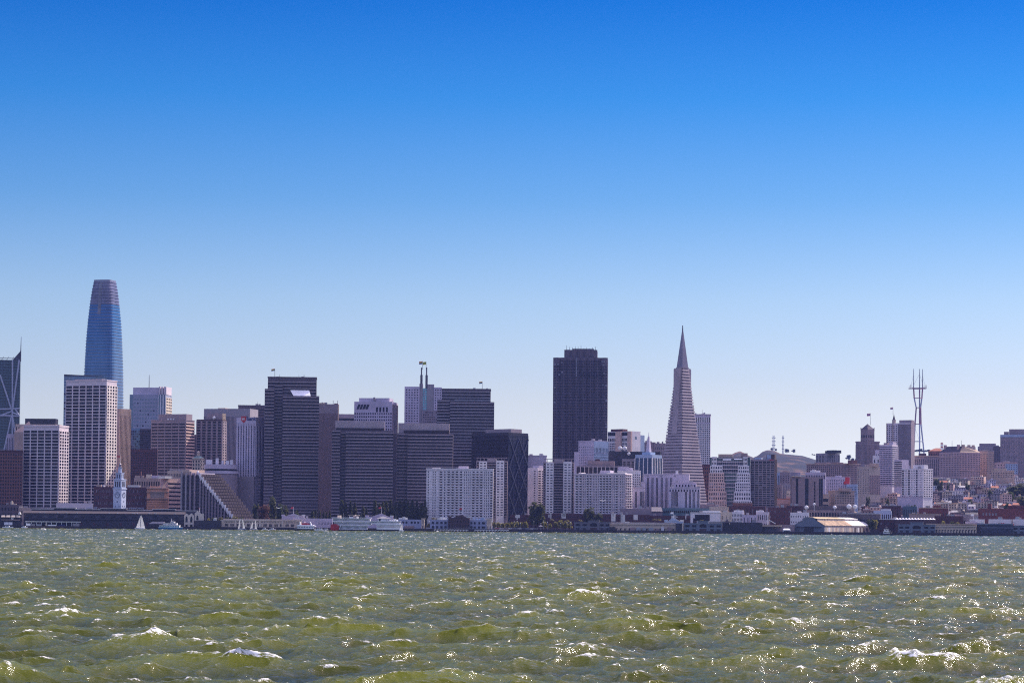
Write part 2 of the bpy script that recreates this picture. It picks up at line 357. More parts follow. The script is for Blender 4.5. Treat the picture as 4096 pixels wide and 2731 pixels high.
# ---------------------------------------------------------------- buildings
ALLB = []
class Bld:
    """a building standing on the ground; face A looks left of its near corner, face B right of it.
    local frame: corner at the origin, A along -x (outside is -y), B along +y (outside is +x)"""
    def __init__(s, name, label, cat, xl, xc, xr, ytop, D, wall, alpha=18, depth=None, group=None, zb=None, body=True, core=None, part='wall'):
        if xr is None: xr = xc; single = True
        else: single = xr <= xc
        c = P(xc, ytop, D); s.top = c.z; s.D = D
        phi = math.atan2(c.x, D)
        if single: alpha = 0.6
        th = -phi - R(alpha); s.th = th
        dA = (-math.cos(th), -math.sin(th)); dB = (-math.sin(th), math.cos(th))
        def w(px, d):
            q = P(px, ytop, 1000); t = q.x/1000
            return (t*c.y - c.x)/(d[0] - t*d[1])
        s.wA = max(1.0, w(xl, dA)) if xl < xc else 1.0
        s.wB = (depth or min(40, max(14, s.wA*.6))) if single else w(xr, dB)
        s.zb = ground_z(c.x, D) if zb is None else zb
        s.h = s.top - s.zb
        s.e = thing(name, label, cat, (c.x, D, s.zb), th, group)
        s.wall = wall; s.win = []; s.c = c
        if body:
            mb = MB(); mb.box(-s.wA, 0, 0, s.wB, -2, s.h)
            mb.build(part, M[core or wall], s.e)
        ALLB.append(s)
    def z(s, py, px=None):                       # local height of a photo row on the near corner line
        return P(px if px is not None else (s.c.x/s.D*F + IW/2), py, s.D).z - s.zb
    def ux(s, px, py):                           # distance from the left end of face A of a photo column
        q = P(px, py, 1000); t = q.x/1000
        d = (-math.cos(s.th), -math.sin(s.th)); w = (t*s.c.y - s.c.x)/(d[0] - t*d[1])
        return s.wA - w
    def fb(s, mb, face, u0, u1, z0, z1, n0, n1):
        """box on a face: u along the face from its left end, z height, n outward distance"""
        if face == 'A': mb.box(-s.wA+u0, -s.wA+u1, -n1, -n0, z0, z1)
        else: mb.box(n0, n1, u0, u1, z0, z1)
        return mb
    def fw(s, face): return s.wA if face == 'A' else s.wB
    def pane(s, face, u0, u1, z0, z1, kind='dark', n=.06, name='window'):
        s.win.append((face, u0, u1, z0, z1, rnd.choice(PANES[kind]) if kind in PANES else kind, n, name))
    def grid(s, face, z0, z1, nu, nv, fu=.6, fv=.55, u0=0, u1=None, kind='dark', proud=.5, fr=None, lattice=True, skip=0, edge=0):
        u1 = s.fw(face) if u1 is None else u1
        du = (u1-u0-2*edge)/nu; dz = (z1-z0)/nv
        if lattice:
            mb = MB()
            for i in range(nu+1):
                c = u0+edge+i*du; hw = du*(1-fu)/2
                a = max(u0, c-hw) if i else u0; b = min(u1, c+hw) if i < nu else u1
                s.fb(mb, face, a, b, z0, z1, 0, proud)
            for j in range(nv+1):
                c = z0+j*dz; hw = dz*(1-fv)/2
                s.fb(mb, face, u0, u1, max(z0, c-hw), min(z1, c+hw), 0, proud-.04)
            mb.build('facade_frame', M[fr or s.wall], s.e)
        for j in range(nv-1, -1, -1):
            for i in range(nu):
                if skip and rnd.random() < skip: continue
                a = u0+edge+i*du+du*(1-fu)/2; b = z0+j*dz+dz*(1-fv)/2
                s.pane(face, a, a+du*fu, b, b+dz*fv, kind)
    def bands(s, face, z0, z1, nv, fv=.5, u0=0, u1=None, kind='dark', proud=.4, mull=0, fr=None, mw=.25, mfr=None, mproud=None):
        u1 = s.fw(face) if u1 is None else u1; dz = (z1-z0)/nv
        mb = MB()
        for j in range(nv+1):
            c = z0+j*dz; hw = dz*(1-fv)/2
            s.fb(mb, face, u0, u1, max(z0, c-hw), min(z1, c+hw), 0, proud)
        mb.build('spandrel', M[fr or s.wall], s.e)
        if mull:
            mb = MB(); du = (u1-u0)/mull
            for i in range(mull+1):
                c = min(max(u0+i*du, u0+du*mw/2), u1-du*mw/2); s.fb(mb, face, c-du*mw/2, c+du*mw/2, z0, z1, 0, mproud or proud-.05)
            mb.build('mullion', M[mfr or fr or s.wall], s.e)
        for j in range(nv-1, -1, -1):
            b = z0+j*dz+dz*(1-fv)/2; s.pane(face, u0+.3, u1-.3, b, b+dz*fv, kind)
    def strips(s, face, z0, z1, nu, fu=.5, u0=0, u1=None, kind='dark', proud=.6, fr=None, floors=0):
        u1 = s.fw(face) if u1 is None else u1; du = (u1-u0)/nu; mb = MB()
        for i in range(nu+1):
            c = u0+i*du; hw = du*(1-fu)/2
            s.fb(mb, face, max(u0, c-hw), min(u1, c+hw), z0, z1, 0, proud)
        if floors:
            for j in range(1, floors):
                c = z0+(z1-z0)*j/floors; s.fb(mb, face, u0, u1, c-.35, c+.35, 0, .2)
        mb.build('pier', M[fr or s.wall], s.e)
        for i in range(nu):
            a = u0+i*du+du*(1-fu)/2; s.pane(face, a, a+du*fu, z0+.3, z1-.3, kind, name='window_strip')
    def balconies(s, face, z0, z1, nv, u0, u1, n=1.3, rail='white_wall'):
        dz = (z1-z0)/nv
        for j in range(nv):
            s.win.append((face, u0, u1, z0+j*dz, z0+j*dz+dz*.42, rail, n, 'balcony'))
    def roofbox(s, xl, xr, ytop, m=None, d0=.2, d1=.8, name='penthouse'):
        """rooftop block spanning the photo columns xl..xr"""
        z1 = s.z(ytop); a = max(0, s.ux(xl, ytop)); b = min(s.wA*.985, s.ux(xr, ytop)) if s.wB > 3 else s.ux(xr, ytop)
        mb = MB(); y0 = s.wB*d0; y1 = s.wB*d1
        mb.box(-s.wA+a, -s.wA+b, y0, y1, s.h, z1)
        return mb.build(name, M[m or s.wall], s.e)
    def parapet(s, hh=1.2, t=.5, m=None, out=.5):
        mb = MB(); a = -s.wA-out; b = s.wB+out; z0 = s.h-.3; z1 = s.h+hh
        mb.box(a, out, -out, t-out, z0, z1); mb.box(a, out, b-t, b, z0, z1); mb.box(a, a+t, t-out, b-t, z0, z1); mb.box(out-t, out, t-out, b-t, z0, z1)
        mb.build('parapet', M[m or s.wall], s.e)
        s.clutter()
    def clutter(s, n=None, m=None):
        """small rooftop machinery, one part each"""
        if s.wA < 8 or s.wB < 8: return
        for i in range(n if n is not None else 3):
            w = rnd.uniform(2, 5); x = -rnd.uniform(4, s.wA-4); y = rnd.uniform(2, s.wB-3); h = rnd.uniform(1.6, 3.2)
            MB().box(x-w/2, x+w/2, y-1.5, y+1.5, s.h, s.h+h).build('roof_vent', M[m or rnd.choice(['roof_grey', 'steel', 'grey_wall'])], s.e)
        if rnd.random() < .6:
            x = -rnd.uniform(.2, .8)*s.wA; MB().tube((x, s.wB*.4, s.h), (x, s.wB*.4, s.h+rnd.uniform(4, 8)), .22, .1, 5).build('antenna', M['steel_dark'], s.e)
    def flush(s, limit=96):
        L = s.win
        order = sorted(range(len(L)), key=lambda i: -((L[i][2]-L[i][1])*(L[i][4]-L[i][3]) + (L[i][4] > s.h*.35)*2))
        ind = set(order[:limit]) if len(L) > limit else set(range(len(L)))
        rest = {}
        for i, (face, u0, u1, z0, z1, m, n, nm) in enumerate(L):
            if i in ind:
                w = u1-u0; hh = z1-z0; key = (face, round(w, 1), round(hh, 1), round(n, 1), m)
                me = PM.get(key)
                if me is None:
                    mb = MB()
                    if face == 'A': mb.box(0, w, -n, 0, 0, hh)
                    else: mb.box(0, n, 0, w, 0, hh)
                    me = bpy.data.meshes.new(nm); me.from_pydata(mb.v, [], mb.f); me.materials.append(M[m]); PM[key] = me
                o = bpy.data.objects.new(nm, me); C.objects.link(o); o.parent = s.e
                o.location = (-s.wA+u0, 0, z0) if face == 'A' else (0, u0, z0)
            else:
                rest.setdefault((nm, m), []).append((face, u0, u1, z0, z1, n))
        byname = {}
        for (nm, m), l in rest.items(): byname.setdefault(nm, []).append((m, l))
        for nm, l in byname.items():
            mb = MB(); mats = []; mi = []
            for m, q in l:
                mats.append(M[m])
                for (face, u0, u1, z0, z1, n) in q:
                    k0 = len(mb.f); s.fb(mb, face, u0, u1, z0, z1, 0, n); mi += [len(mats)-1]*(len(mb.f)-k0)
            o = mb.build(nm, mats[0], s.e)
            for x in mats[1:]: o.data.materials.append(x)
            o.data.polygons.foreach_set('material_index', mi)
            if len(l) and sum(len(q) for _, q in l) > 1 and len(ind) >= limit: o['kind'] = 'stuff'
        s.win = []
PM = {}
# ---------------------------------------------------------------- downtown towers, left to right
OT = 'office tower'
# left edge: dark glass tower with external white bracing
b = Bld('office_tower', 'dark teal glass tower with white cross bracing and a needle at the left edge', OT, -90, 82, 84, 1440, 3400, 'glass_teal', alpha=3)
zt = b.z(1440); x0 = -b.wA
def bar(mb, x1, y1, x2, y2, r=1.2):
    mb.tube((b.ux(x1, y1)-b.wA, -r*.8, b.z(y1)), (b.ux(x2, y2)-b.wA, -r*.8, b.z(y2)), r, r, 5)
mb = MB()
for q in ((50, 1440, 49, 1800), (-90, 1455, -8, 1500), (0, 1500, 48, 1645), (-60, 1640, 80, 1634), (-60, 1662, 78, 1664), (48, 1645, 0, 1664), (50, 1640, 77, 1440), (50, 1664, 70, 1800), (46, 1664, 10, 1830), (49, 1650, 78, 1660), (60, 1634, 78, 1664)): bar(mb, *q)
mb.build('bracing', M['white_brace'], b.e)
mb = MB(); w = b.wB
mb.plate([(b.ux(50, 1440)-b.wA, 0, b.h), (0, 0, b.h), (0, 0, b.z(1403))], (0, .8, 0)); mb.plate([(0, 0, b.h), (0, 6, b.h), (0, 0, b.z(1403))], (-.8, 0, 0))
mb.build('crown_screen', M['glass_grey'], b.e)
MB().tube((0, 0, b.h-2), (.5, 0, b.z(1346)), 1.0, .25, 6).build('spire', M['steel_dark'], b.e)
b.bands('A', 0, b.z(1442), 58, .8, kind='glass_teal', proud=.12, fr='teal_wall', mull=16, mw=.08)
mb = MB()
for k in range(4): mb.tube((-6-k*7, 8, b.h), (-3-k*7, 8, b.h+5), .3, .3, 4)
mb.box(-34, -8, 6, 7, b.h+2.5, b.h+3.2); mb.build('rooftop_crane', M['steel_dark'], b.e)
b.flush()

# the tallest tower: a tapered shaft with rounded corners
def tall_shaft():
    D = 3450
    prof = [(1123, 372, 464), (1165, 363, 472), (1220, 354, 479), (1290, 344, 485), (1361, 337, 489), (1430, 332, 491), (1501, 328, 493), (1600, 325, 494), (1750, 322, 495), (2150, 320, 497)]
    c = P(412, 1700, D); e = thing('skyscraper', 'tallest tower, a blue glass shaft tapering to a rounded top behind the white gridded tower', 'skyscraper', (c.x, D, 3))
    th = -math.atan2(c.x, D) - R(27); e.rotation_euler = (0, 0, th)
    def ring(z, r, k=48, n=5.0):
        pts = []
        for i in range(k):
            a = 2*math.pi*i/k; ca, sa = math.cos(a), math.sin(a)
            q = r/((abs(ca)**n + abs(sa)**n)**(1/n)); pts.append((q*ca, q*sa))
        return pts
    def rad(z):
        for (y1, a1, b1), (y2, a2, b2) in zip(prof, prof[1:]):
            z1 = P(410, y1, D).z-3; z2 = P(410, y2, D).z-3
            if z >= z2:
                t = (z-z1)/(z2-z1); wpx = (b1-a1)*(1-t) + (b2-a2)*t
                return wpx/F*D/2*.79
        return (prof[-1][2]-prof[-1][1])/F*D/2*.79
    H = P(410, 1123, D).z-3; zc = P(410, 1222, D).z-3
    def loft(z0, z1, n, off=0):
        mb = MB(); zs = [z0+(z1-z0)*i/n for i in range(n+1)]
        for a, bb in zip(zs, zs[1:]): mb.prism(ring(a, rad(a)+off), a, bb, top=ring(bb, rad(bb)+off), cap=False)
        return mb
    mb = loft(0, zc, 40); mb.build('glass_shaft', M['glass_blue2'], e)
    mb = loft(zc, H, 10); mb.prism(ring(H, rad(H)-2), H-6, H-5.4); mb.build('crown', M['crown_glass'], e)
    z = P(410, 1960, D).z-3; k = 0
    while z < H-1:
        mb = MB(); r = rad(z); mb.prism(ring(z, r+.65), z, z+.42); mb.build('sunshade', M['shade_fin'], e); z += 4.45; k += 1
    mb = MB(); mb.prism(ring(H, rad(H)+.3), H-1.5, H+.4); mb.build('crown_rim', M['shade_fin'], e)
    mb = MB(); r = rad(zc)
    for i in range(10):
        a = zc - 14 + (H-2-zc+14)*i/10; bq = zc - 14 + (H-2-zc+14)*(i+1)/10
        for sx in (0,):
            mb.plate([(-1.5, -rad(a)-.35, a), (3.2, -rad(a)-.35, a), (3.2, -rad(bq)-.35, bq), (-1.5, -rad(bq)-.35, bq)], (0, .3, 0))
    mb.build('crown_notch', M['glass_pale'], e)
M['glass_blue2'] = mat('glass_blue2', (.06, .15, .32), rough=.12, spec=.8, noise=.25, scale=.02)
M['crown_glass'] = mat('crown_glass', (.17, .165, .24), rough=.25, noise=.3, scale=.1); M['shade_fin'] = mat('shade_fin', (.30, .29, .36), rough=.35, metal=.5)
tall_shaft()

# blue slab behind the big white gridded tower
b = Bld('office_tower', 'slim blue glass slab with a slanted top, behind the big white gridded tower', OT, 256, 417, None, 1507, 3180, 'glass_blue', depth=20)
mb = MB(); mb.plate([(-b.wA, 0, b.h), (0, 0, b.h), (0, 0, b.h+.8), (-b.wA, 0, b.h+2.5)], (0, 19.9, 0)); mb.build('slanted_roof', M['glass_grey'], b.e)
b.roofbox(323, 408, 1503, 'tan_wall', .2, .7); b.bands('A', 30, b.h-2, 42, .8, kind='blue', proud=.1, fr='blue_wall', u1=14); b.flush()

# big white gridded tower
b = Bld('office_tower', 'big white concrete tower gridded with six window bays and a sunlit cream side wall', OT, 265, 427, 468, 1522, 3030, 'pale_concrete', alpha=30)
b.grid('A', b.z(2030), b.z(1540), 6, 38, .86, .76, kind='dark', proud=.9); b.grid('B', b.z(2030), b.z(1540), 4, 38, .60, .66, kind='dark', proud=.9, fr='sunlit_concrete' if 'sunlit_concrete' in M else None)  # side frame: lighter copy of the concrete, sunlight put into its colour
b.parapet(); b.roofbox(290, 400, 1514, 'mauve_concrete'); b.flush(100)

# left white gridded tower
b = Bld('office_tower', 'shorter white gridded tower with five wide bays, left of the big white gridded one', OT, 95, 237, 275, 1706, 2960, 'pale_concrete', alpha=24)
b.grid('A', b.z(2030), b.z(1720), 5, 24, .86, .76, proud=.9); b.grid('B', b.z(2030), b.z(1722), 4, 24, .70, .70, proud=.7); b.parapet(2)
b.roofbox(125, 215, 1697, 'beige_wall'); b.flush(100)
# building behind it with a dark roof box and brick pyramid roof
b = Bld('office_tower', 'brown block with a dark roof box showing above the shorter white gridded tower', OT, 62, 235, 248, 1697, 3090, 'beige_wall', alpha=12)
b.roofbox(99, 221, 1674, 'black_metal', .1, .9); b.strips('A', b.h-14, b.h-3, 18, .4, kind='brown'); b.flush()
b = Bld('apartment_tower', 'brick tower with a brown pyramid roof peeping left of the shorter white gridded tower', 'apartment tower', 57, 135, None, 1728, 3050, 'tan_wall', depth=22)
mb = MB(); mb.cone([(-b.wA, 0), (0, 0), (0, 22), (-b.wA, 22)], b.h, (-b.wA*.25, 11, b.z(1683))); mb.build('pyramid_roof', M['brown_stone'], b.e); b.flush()
b = Bld('office_block', 'lilac ribbed office block between the braced glass tower and the white gridded tower', 'office block', 27, 110, None, 1736, 3060, 'lilac_wall', depth=25)
b.strips('A', b.h-34, b.h-5, 12, .35, kind='glass_grey'); b.flush()
b = Bld('office_block', 'dark brick office block with rows of small windows at the left edge of the picture', 'office block', -90, 90, None, 1803, 2950, 'dark_brick')
b.grid('A', b.z(2050), b.z(1812), 18, 18, .62, .58, proud=.35, kind='dark', fr='brick'); b.parapet(.8); b.flush()

# ribbed tower to the right of the big gridded one
b = Bld('office_tower', 'brown tower with fine vertical ribs between the big white gridded tower and the clock tower', OT, 469, 478, 523, 1634, 3120, 'brown_stone', alpha=48)
b.strips('B', 0, b.h-9, 9, .55, proud=1.2, kind='glass_dark', fr='tan_wall'); b.strips('B', b.h-9, b.h, 10, .3, proud=1.0, kind='pink_wall', fr='tan_wall'); b.flush()

# lilac tower with stepped crown
b = Bld('office_tower', 'pale lilac glass tower with a stepped crown and mast, right of the tallest tower', OT, 519, 664, 687, 1578, 3420, 'lilac_glass' if 'lilac_glass' in M else 'lilac_wall', alpha=16)
b.grid('A', b.z(1800), b.z(1590), 9, 14, .55, .38, kind='blue', proud=.15, lattice=False, u0=b.ux(535, 1600), u1=b.ux(632, 1600)); b.strips('A', b.z(1800), b.h, 3, .6, u0=b.ux(633, 1600), proud=1.2, kind='blue', fr='white_concrete')
b.strips('A', b.z(1800), b.h, 3, .9, u0=0, u1=b.ux(533, 1600), proud=.2, kind='blue'); b.grid('B', b.z(1800), b.h-4, 3, 18, .7, .5, kind='dark', proud=.5, fr='cream_wall')  # right face framed in cream, its sunlight put into the colour
mb = MB(); b.roofbox(530, 658, 1549, 'lilac_wall', .1, .9)
for k in range(4): b.roofbox(636+k*10, 642+k*10, 1546+(k % 2), 'pale_concrete', -.02, .9, 'crown_fin')
b.roofbox(658, 678, 1549, 'cream_wall', .05, .95, 'crown_wing')
MB().tube((b.ux(589, 1500)-b.wA, 10, b.h), (b.ux(589, 1500)-b.wA, 10, b.z(1497)), .8, .3).build('antenna', M['steel_dark'], b.e); b.flush()
# low glass ones below it
b = Bld('office_block', 'low block of rippled blue mirrored glass left of the brown banded tower', 'office block', 523, 562, None, 1712, 3260, 'glass_blue2', depth=20)
b.grid('A', b.z(1800), b.h-3, 5, 8, .8, .7, kind='pale', proud=.2, skip=.3, fr='glass_blue'); b.flush()
b = Bld('office_block', 'dark glass block between the blue mirrored block and the brown banded tower', 'office block', 560, 612, None, 1715, 3240, 'darker_concrete', depth=20)
b.bands('A', b.z(1800), b.h-2, 9, .6, kind='dark', proud=.15); b.flush()
b = Bld('office_block', 'dark brown slab rising behind the pavilion topped building and clock tower', 'office block', 523, 630, None, 1797, 3000, 'dark_brick', alpha=10)
b.grid('A', b.z(1950), b.h-3, 12, 14, .6, .5, kind='dark', proud=.2, lattice=False); b.flush()

# brown banded tower
b = Bld('office_tower', 'brown tower of dark window bands with a sunlit banded side, left of the stepped hotel', OT, 605, 744, 778, 1680, 3090, 'stone_dark', alpha=28)
b.bands('A', b.z(1900), b.h-3, 17, .55, kind='dark', proud=.5, mull=5, mw=.1); b.bands('B', b.z(1900), b.h-3, 17, .5, kind='dark', proud=.5, fr='salmon_wall')  # salmon spandrels on the right side carry its sunlight in their colour
b.roofbox(631, 748, 1655, 'stone_dark', .1, .8); b.parapet(.6)
for k in range(3): MB().ball((b.ux(669+k*11, 1675)-b.wA, 3, b.h+1.2), 1.6).build('satellite_dish', M['dish_white'], b.e)
b.flush()
b = Bld('office_tower', 'narrow dark glass tower squeezed between the brown banded tower and the striped brown tower', OT, 770, 812, None, 1738, 3180, 'darker_concrete', depth=20); b.bands('A', 60, b.h-2, 12, .7, kind='blue', proud=.1, u0=10); b.flush()

# dark tower with light piers
b = Bld('office_tower', 'dark brown tower with five light vertical piers left of the tower signed bank', OT, 786, 890, 906, 1677, 3120, 'dark_brown', alpha=16)
b.grid('A', b.z(1870), b.h-2, 5, 17, .66, .7, kind='lit', proud=1.0, fr='stone_dark'); b.roofbox(826, 890, 1652, 'stone_dark', .1, .9); b.roofbox(886, 905, 1652, 'beige_wall', .1, .9, 'stair_tower'); b.grid('B', b.z(1870), b.h-2, 2, 17, .5, .6, kind='lit', proud=.5, fr='stone_dark')
MB().ball((b.ux(857, 1675)-b.wA, -1, b.h+2), 2.2).build('satellite_dish', M['dish_white'], b.e); b.flush()
b = Bld('office_tower', 'wide grey ribbed slab with a plain top band, behind the tower signed bank', OT, 816, 1000, 1033, 1634, 3330, 'grey_wall', alpha=20)
b.strips('A', b.z(1900), b.z(1664), 36, .4, kind='glass_grey', proud=.5, fr='mauve_concrete'); b.roofbox(865, 895, 1630, 'roof_tan'); b.flush()
b = Bld('office_tower', 'dark brown tower top peeping over the grey slab, left of the tallest banded slab', OT, 953, 1075, None, 1623, 3520, 'dark_concrete', depth=30); b.bands('A', b.h-24, b.h-4, 5, .5, kind='dark', proud=.2); b.parapet(.8); b.flush()

# bank signed tower
b = Bld('office_tower', 'white fluted tower with dark window strips and the bank sign on its blank top', OT, 946, 1024, 1059, 1668, 3000, 'lilac_wall', alpha=30)
b.strips('A', b.z(1905), b.z(1703), 7, .42, kind='dark', proud=1.1, floors=22, u0=2); b.strips('B', b.z(1905), b.z(1703), 3, .5, kind='dark', proud=1.1, floors=22)
for k in range(8): b.fb(mb := MB(), 'A', 2+k*(b.wA-2)/7-.9, 2+k*(b.wA-2)/7+.9, b.z(1703), b.z(1692), 0, 1.05); mb.build('fluting', M['lilac_wall'], b.e)
def text(s, size, m, parent, loc, rot=(math.pi/2, 0, 0), ext=.15, name='lettering', align='LEFT', xs=1.0):
    cu = bpy.data.curves.new('t', 'FONT'); cu.body = s; cu.size = size; cu.extrude = ext; cu.align_x = align; cu.offset = size*.02
    to = bpy.data.objects.new('t', cu); C.objects.link(to)
    me = bpy.data.meshes.new_from_object(to.evaluated_get(bpy.context.evaluated_depsgraph_get())); bpy.data.objects.remove(to)
    me.materials.clear(); me.materials.append(M[m]); me.name = name
    o = bpy.data.objects.new(name, me); C.objects.link(o); o.parent = parent; o.location = loc; o.rotation_euler = rot; o.scale = (xs, 1, 1)
    return o
zz = b.z(1680); x0 = b.ux(965, 1680)-b.wA
sh = MB(); sh.plate([(x0, -.3, zz), (x0+3.6, -.3, zz-3.4), (x0+7.2, -.3, zz), (x0+7.2, -.3, zz+5.2), (x0, -.3, zz+5.2)], (0, .3, 0)); shd = sh.build('shield', M['red_paint'], b.e)
text('us', 4.6, 'white_paint', shd, (x0+1.1, -.32, zz+.6)); text('bank', 6.6, 'navy', b.e, (x0+8.0, -.15, zz-.2), xs=1.05)
# blank leaning base
mb = MB(); mb.prism([(-b.wA+.2, -2.5), (-.1, -2.5), (-.1, 0), (-b.wA+.2, 0)], 0, b.z(1905)); mb.build('podium_wall', M['mauve_concrete'], b.e)
for k in range(9): MB().box(0, 4.5, b.wB*.25, b.wB*.95, b.z(1912+k*12+8), b.z(1912+k*12)).build('balcony', M['stone_dark'], b.e)
b.flush()

# stepped atrium hotel
M['terrace_shaded'] = mat('terrace_shaded', (.075, .055, .06))  # darkened brown; shade over the terraces is put into the colour
def stepped_hotel():
    D = 2830; N = 17
    c = P(796, 1898, D); phi = math.atan2(c.x, D); th = -phi - R(32)
    e = thing('hotel', 'sloping stepped hotel with sawtooth terraces catching the sun, right of the pink banded block', 'hotel', (c.x, D, 3), th)
    H = c.z - 3; dz = H/N
    # slope of the near edge: from (796,1898) to (952,2050)
    def xat(px, py):
        q = P(px, py, 1000); t = q.x/1000; d = (math.cos(th), math.sin(th)); return (t*c.y - c.x)/(d[0] - t*d[1])
    X1 = xat(953, 2052); WL = -xat(726, 1898)
    q = P(876, 1905, 1000); t = q.x/1000; d = (-math.sin(th), math.cos(th)); dep = (t*c.y-c.x)/(d[0]-t*d[1])
    core = MB(); 
    for i in range(N): core.box(-WL, X1*(i+.3)/(N-1), .6, dep, H-(i+1)*dz, H-i*dz-.02*(i % 2))
    core.build('wall', M['dark_concrete'], e)
    wcap = MB()
    for i in range(N):
        x = X1*(i+1)/(N-1)
        mb = MB(); z1 = H-i*dz; z0 = z1-dz*.55
        mb.box(X1*i/(N-1)-1, x, 0, dep, z0, z1-.25); mb.box(x-.35, x, 0, dep, z1-.25, z1+.9)
        for j in range(12): mb.box(x-2.2, x+.25, dep*j/12, dep*j/12+.5, z0, z1+.9)
        mb.build('terrace', M['terrace_shaded'], e)
        # triangular end wall of the terrace on the bay side, whitened to imitate sun
        MB().plate([(x-X1/(N-1)*1.15, 0, z1+.9), (x, 0, z1+.9), (x-X1/(N-1)*.1, 0, z1-dz*1.9), (x-X1/(N-1)*.25, 0, z1-dz*1.9)], (0, -.9, 0)).build('end_wall', M['white_wall'], e)
    n = 13
    for i in range(n):
        x = X1*(i+.5)/n*1.0; zt = H*(1-(i+1.2)/n)
        if zt > 3: MB().box(x-.7, x+.7, -.7, .55, 0, zt).build('pier', M['stone_dark'], e)
        for k in range(int(zt/4.1)):
            MB().box(x+.8, x+X1/n-.8, -.05, .58, zt-k*4.1-3.4, zt-k*4.1-1.2).build('window', M['glass_dark'], e) if i < 6 or k < 3 else None
    for i in range(4):
        x = -WL + WL*i/4
        MB().box(x, x+1.9, -1.6, .5, 0, H+4-(i % 2)*2).build('pier', M['grey_wall'] if i < 2 else M['stone_dark'], e)
    for k in range(int(H/4.1)): MB().box(-WL+2, -.5, -.3, .58, H-k*4.1-3.5, H-k*4.1-1.4).build('window_band', M['glass_dark'], e)
    MB().box(-WL, -WL*.6, 2, dep*.8, H, H+6).build('penthouse', M['tan_wall'], e)
    MB().box(-WL*.5, X1*.0, 2, dep*.8, H, H+2.2).build('penthouse', M['lilac_wall'], e)
    MB().ball((-WL*.2, 5, H+3.4), 1.5).build('satellite_dish', M['dish_white'], e)
stepped_hotel()
def oval(cx, cy, rx, ry, k=28): return [(cx+rx*math.cos(2*math.pi*i/k), cy+ry*math.sin(2*math.pi*i/k)) for i in range(k)]
c0 = P(800, 1900, 2960); c1 = P(944, 1900, 2960); w = (c1.x-c0.x)/2
e = thing('restaurant_block', 'low rounded lilac block with curved bands and roof machinery, left of the fluted bank tower', 'office block', ((c0.x+c1.x)/2, 2985, 3))
zs = [P(870, y, 2960).z-3 for y in (2000, 1893, 1882, 1874, 1856)]
MB().prism(oval(0, 0, w*.96, 24), 0, zs[1]).build('wall', M['stone_dark'], e); MB().prism(oval(0, 0, w, 25), zs[1], zs[2]).build('lower_band', M['lilac_wall'], e)
MB().prism(oval(0, 0, w*.94, 23), zs[2], zs[3]).build('window_band', M['glass_dark'], e); MB().prism(oval(-2, 0, w*1.0, 25), zs[3], zs[4]).build('upper_band', M['lilac_wall'], e)
for x, ww, h in ((-14, 7, 6), (-4, 3, 8), (3, 2, 5), (9, 4, 5), (14, 3, 6)): MB().box(x-ww/2, x+ww/2, -6, 2, zs[4], zs[4]+h).build('roof_vent', M['white_concrete'], e)
# domed pavilion tower
b = Bld('office_block', 'beige tower top with an open lantern and small pyramid cap above the stepped hotel', 'office block', 770, 802, 816, 1834, 2930, 'beige_wall', alpha=28)
b.grid('A', b.z(1880), b.h-1, 3, 3, .5, .65, kind='dark', proud=.6); b.grid('B', b.z(1880), b.h-1, 2, 3, .5, .65, kind='dark', proud=.6, fr='cream_wall'); b.parapet(1.0)
MB().cone([(-b.wA, 0), (0, 0), (0, b.wB), (-b.wA, b.wB)], b.h+1, (-b.wA/2, b.wB/2, b.z(1819))).build('roof', M['green_copper'], b.e)
MB().prism(oval(-b.wA/2, b.wB/2, 1.8, 1.8, 8), b.z(1823), b.z(1808)).cone(oval(-b.wA/2, b.wB/2, 2, 2, 8), b.z(1808), (-b.wA/2, b.wB/2, b.z(1801))).build('lantern', M['beige_wall'], b.e); b.flush()

# ------------- banded slabs
def slab_tower(label, xl, xr, y, D, tiers, y0, sp, wall='dark_concrete', alpha=2, fascia=None, xc=None, lightness='mauve_concrete', mull=1.5):
    """a tower made of thin parallel slabs (tiers: xl, xr, ytop, forward metres)"""
    b = Bld('office_tower', label, OT, xl, xr, None, y, D, wall, depth=34)
    for (a, c, yt, f) in tiers:
        u0 = b.ux(a, yt); u1 = b.ux(c, yt); zt = b.z(yt)
        mb = MB(); b.fb(mb, 'A', u0, u1, 0, zt, 0, f); mb.build('slab', M[wall], b.e)
        s = MB(); n = int((b.z(y0)-0)/ (sp/F*D)) ; 
        zz = zt - 1.0; k = 0; dzz = sp/F*D
        while zz > 6:
            b.fb(s, 'A', u0-.2, u1+.2, zz-dzz*.30, zz, f, f+.5)
            if k < 30: b.pane('A', u0+.3, u1-.3, zz-dzz+.05, zz-dzz*.30-.05, 'lit', n=f+.08, name='window_band')
            zz -= dzz; k += 1
        s.build('spandrel', M[lightness], b.e)
        s = MB(); nn = max(2, int((u1-u0)/mull))
        for i in range(nn+1):
            u = u0+(u1-u0)*i/nn; b.fb(s, 'A', u-.12, u+.12, 0, zt, f, f+.35)
        s.build('mullion', M['dark_concrete'], b.e)
    return b
b = slab_tower('tallest of the dark banded slabs, left of centre, with a bright skylight near its top', 1072, 1266, 1512, 3000,
    [(1061, 1098, 1559, 14), (1100, 1130, 1540, 6), (1072, 1266, 1524, 1), (1133, 1277, 1586, 14)], 2045, 12.7)
mb = MB(); z1 = b.z(1568); z0 = b.z(1580); u0 = b.ux(1162, 1570)-b.wA; u1 = b.ux(1237, 1570)-b.wA
mb.plate([(u0+4, -13.5, z0-2), (u1+2, -13.5, z0-2), (u1, -5, z1+1.5), (u0, -5, z1+1.5)], (0, .3, .4)); mb.build('skylight', M['white_paint'], b.e)  # white imitates sun glare on the sloped glass
b.parapet(1.2, m='dark_concrete'); b.flush(100)
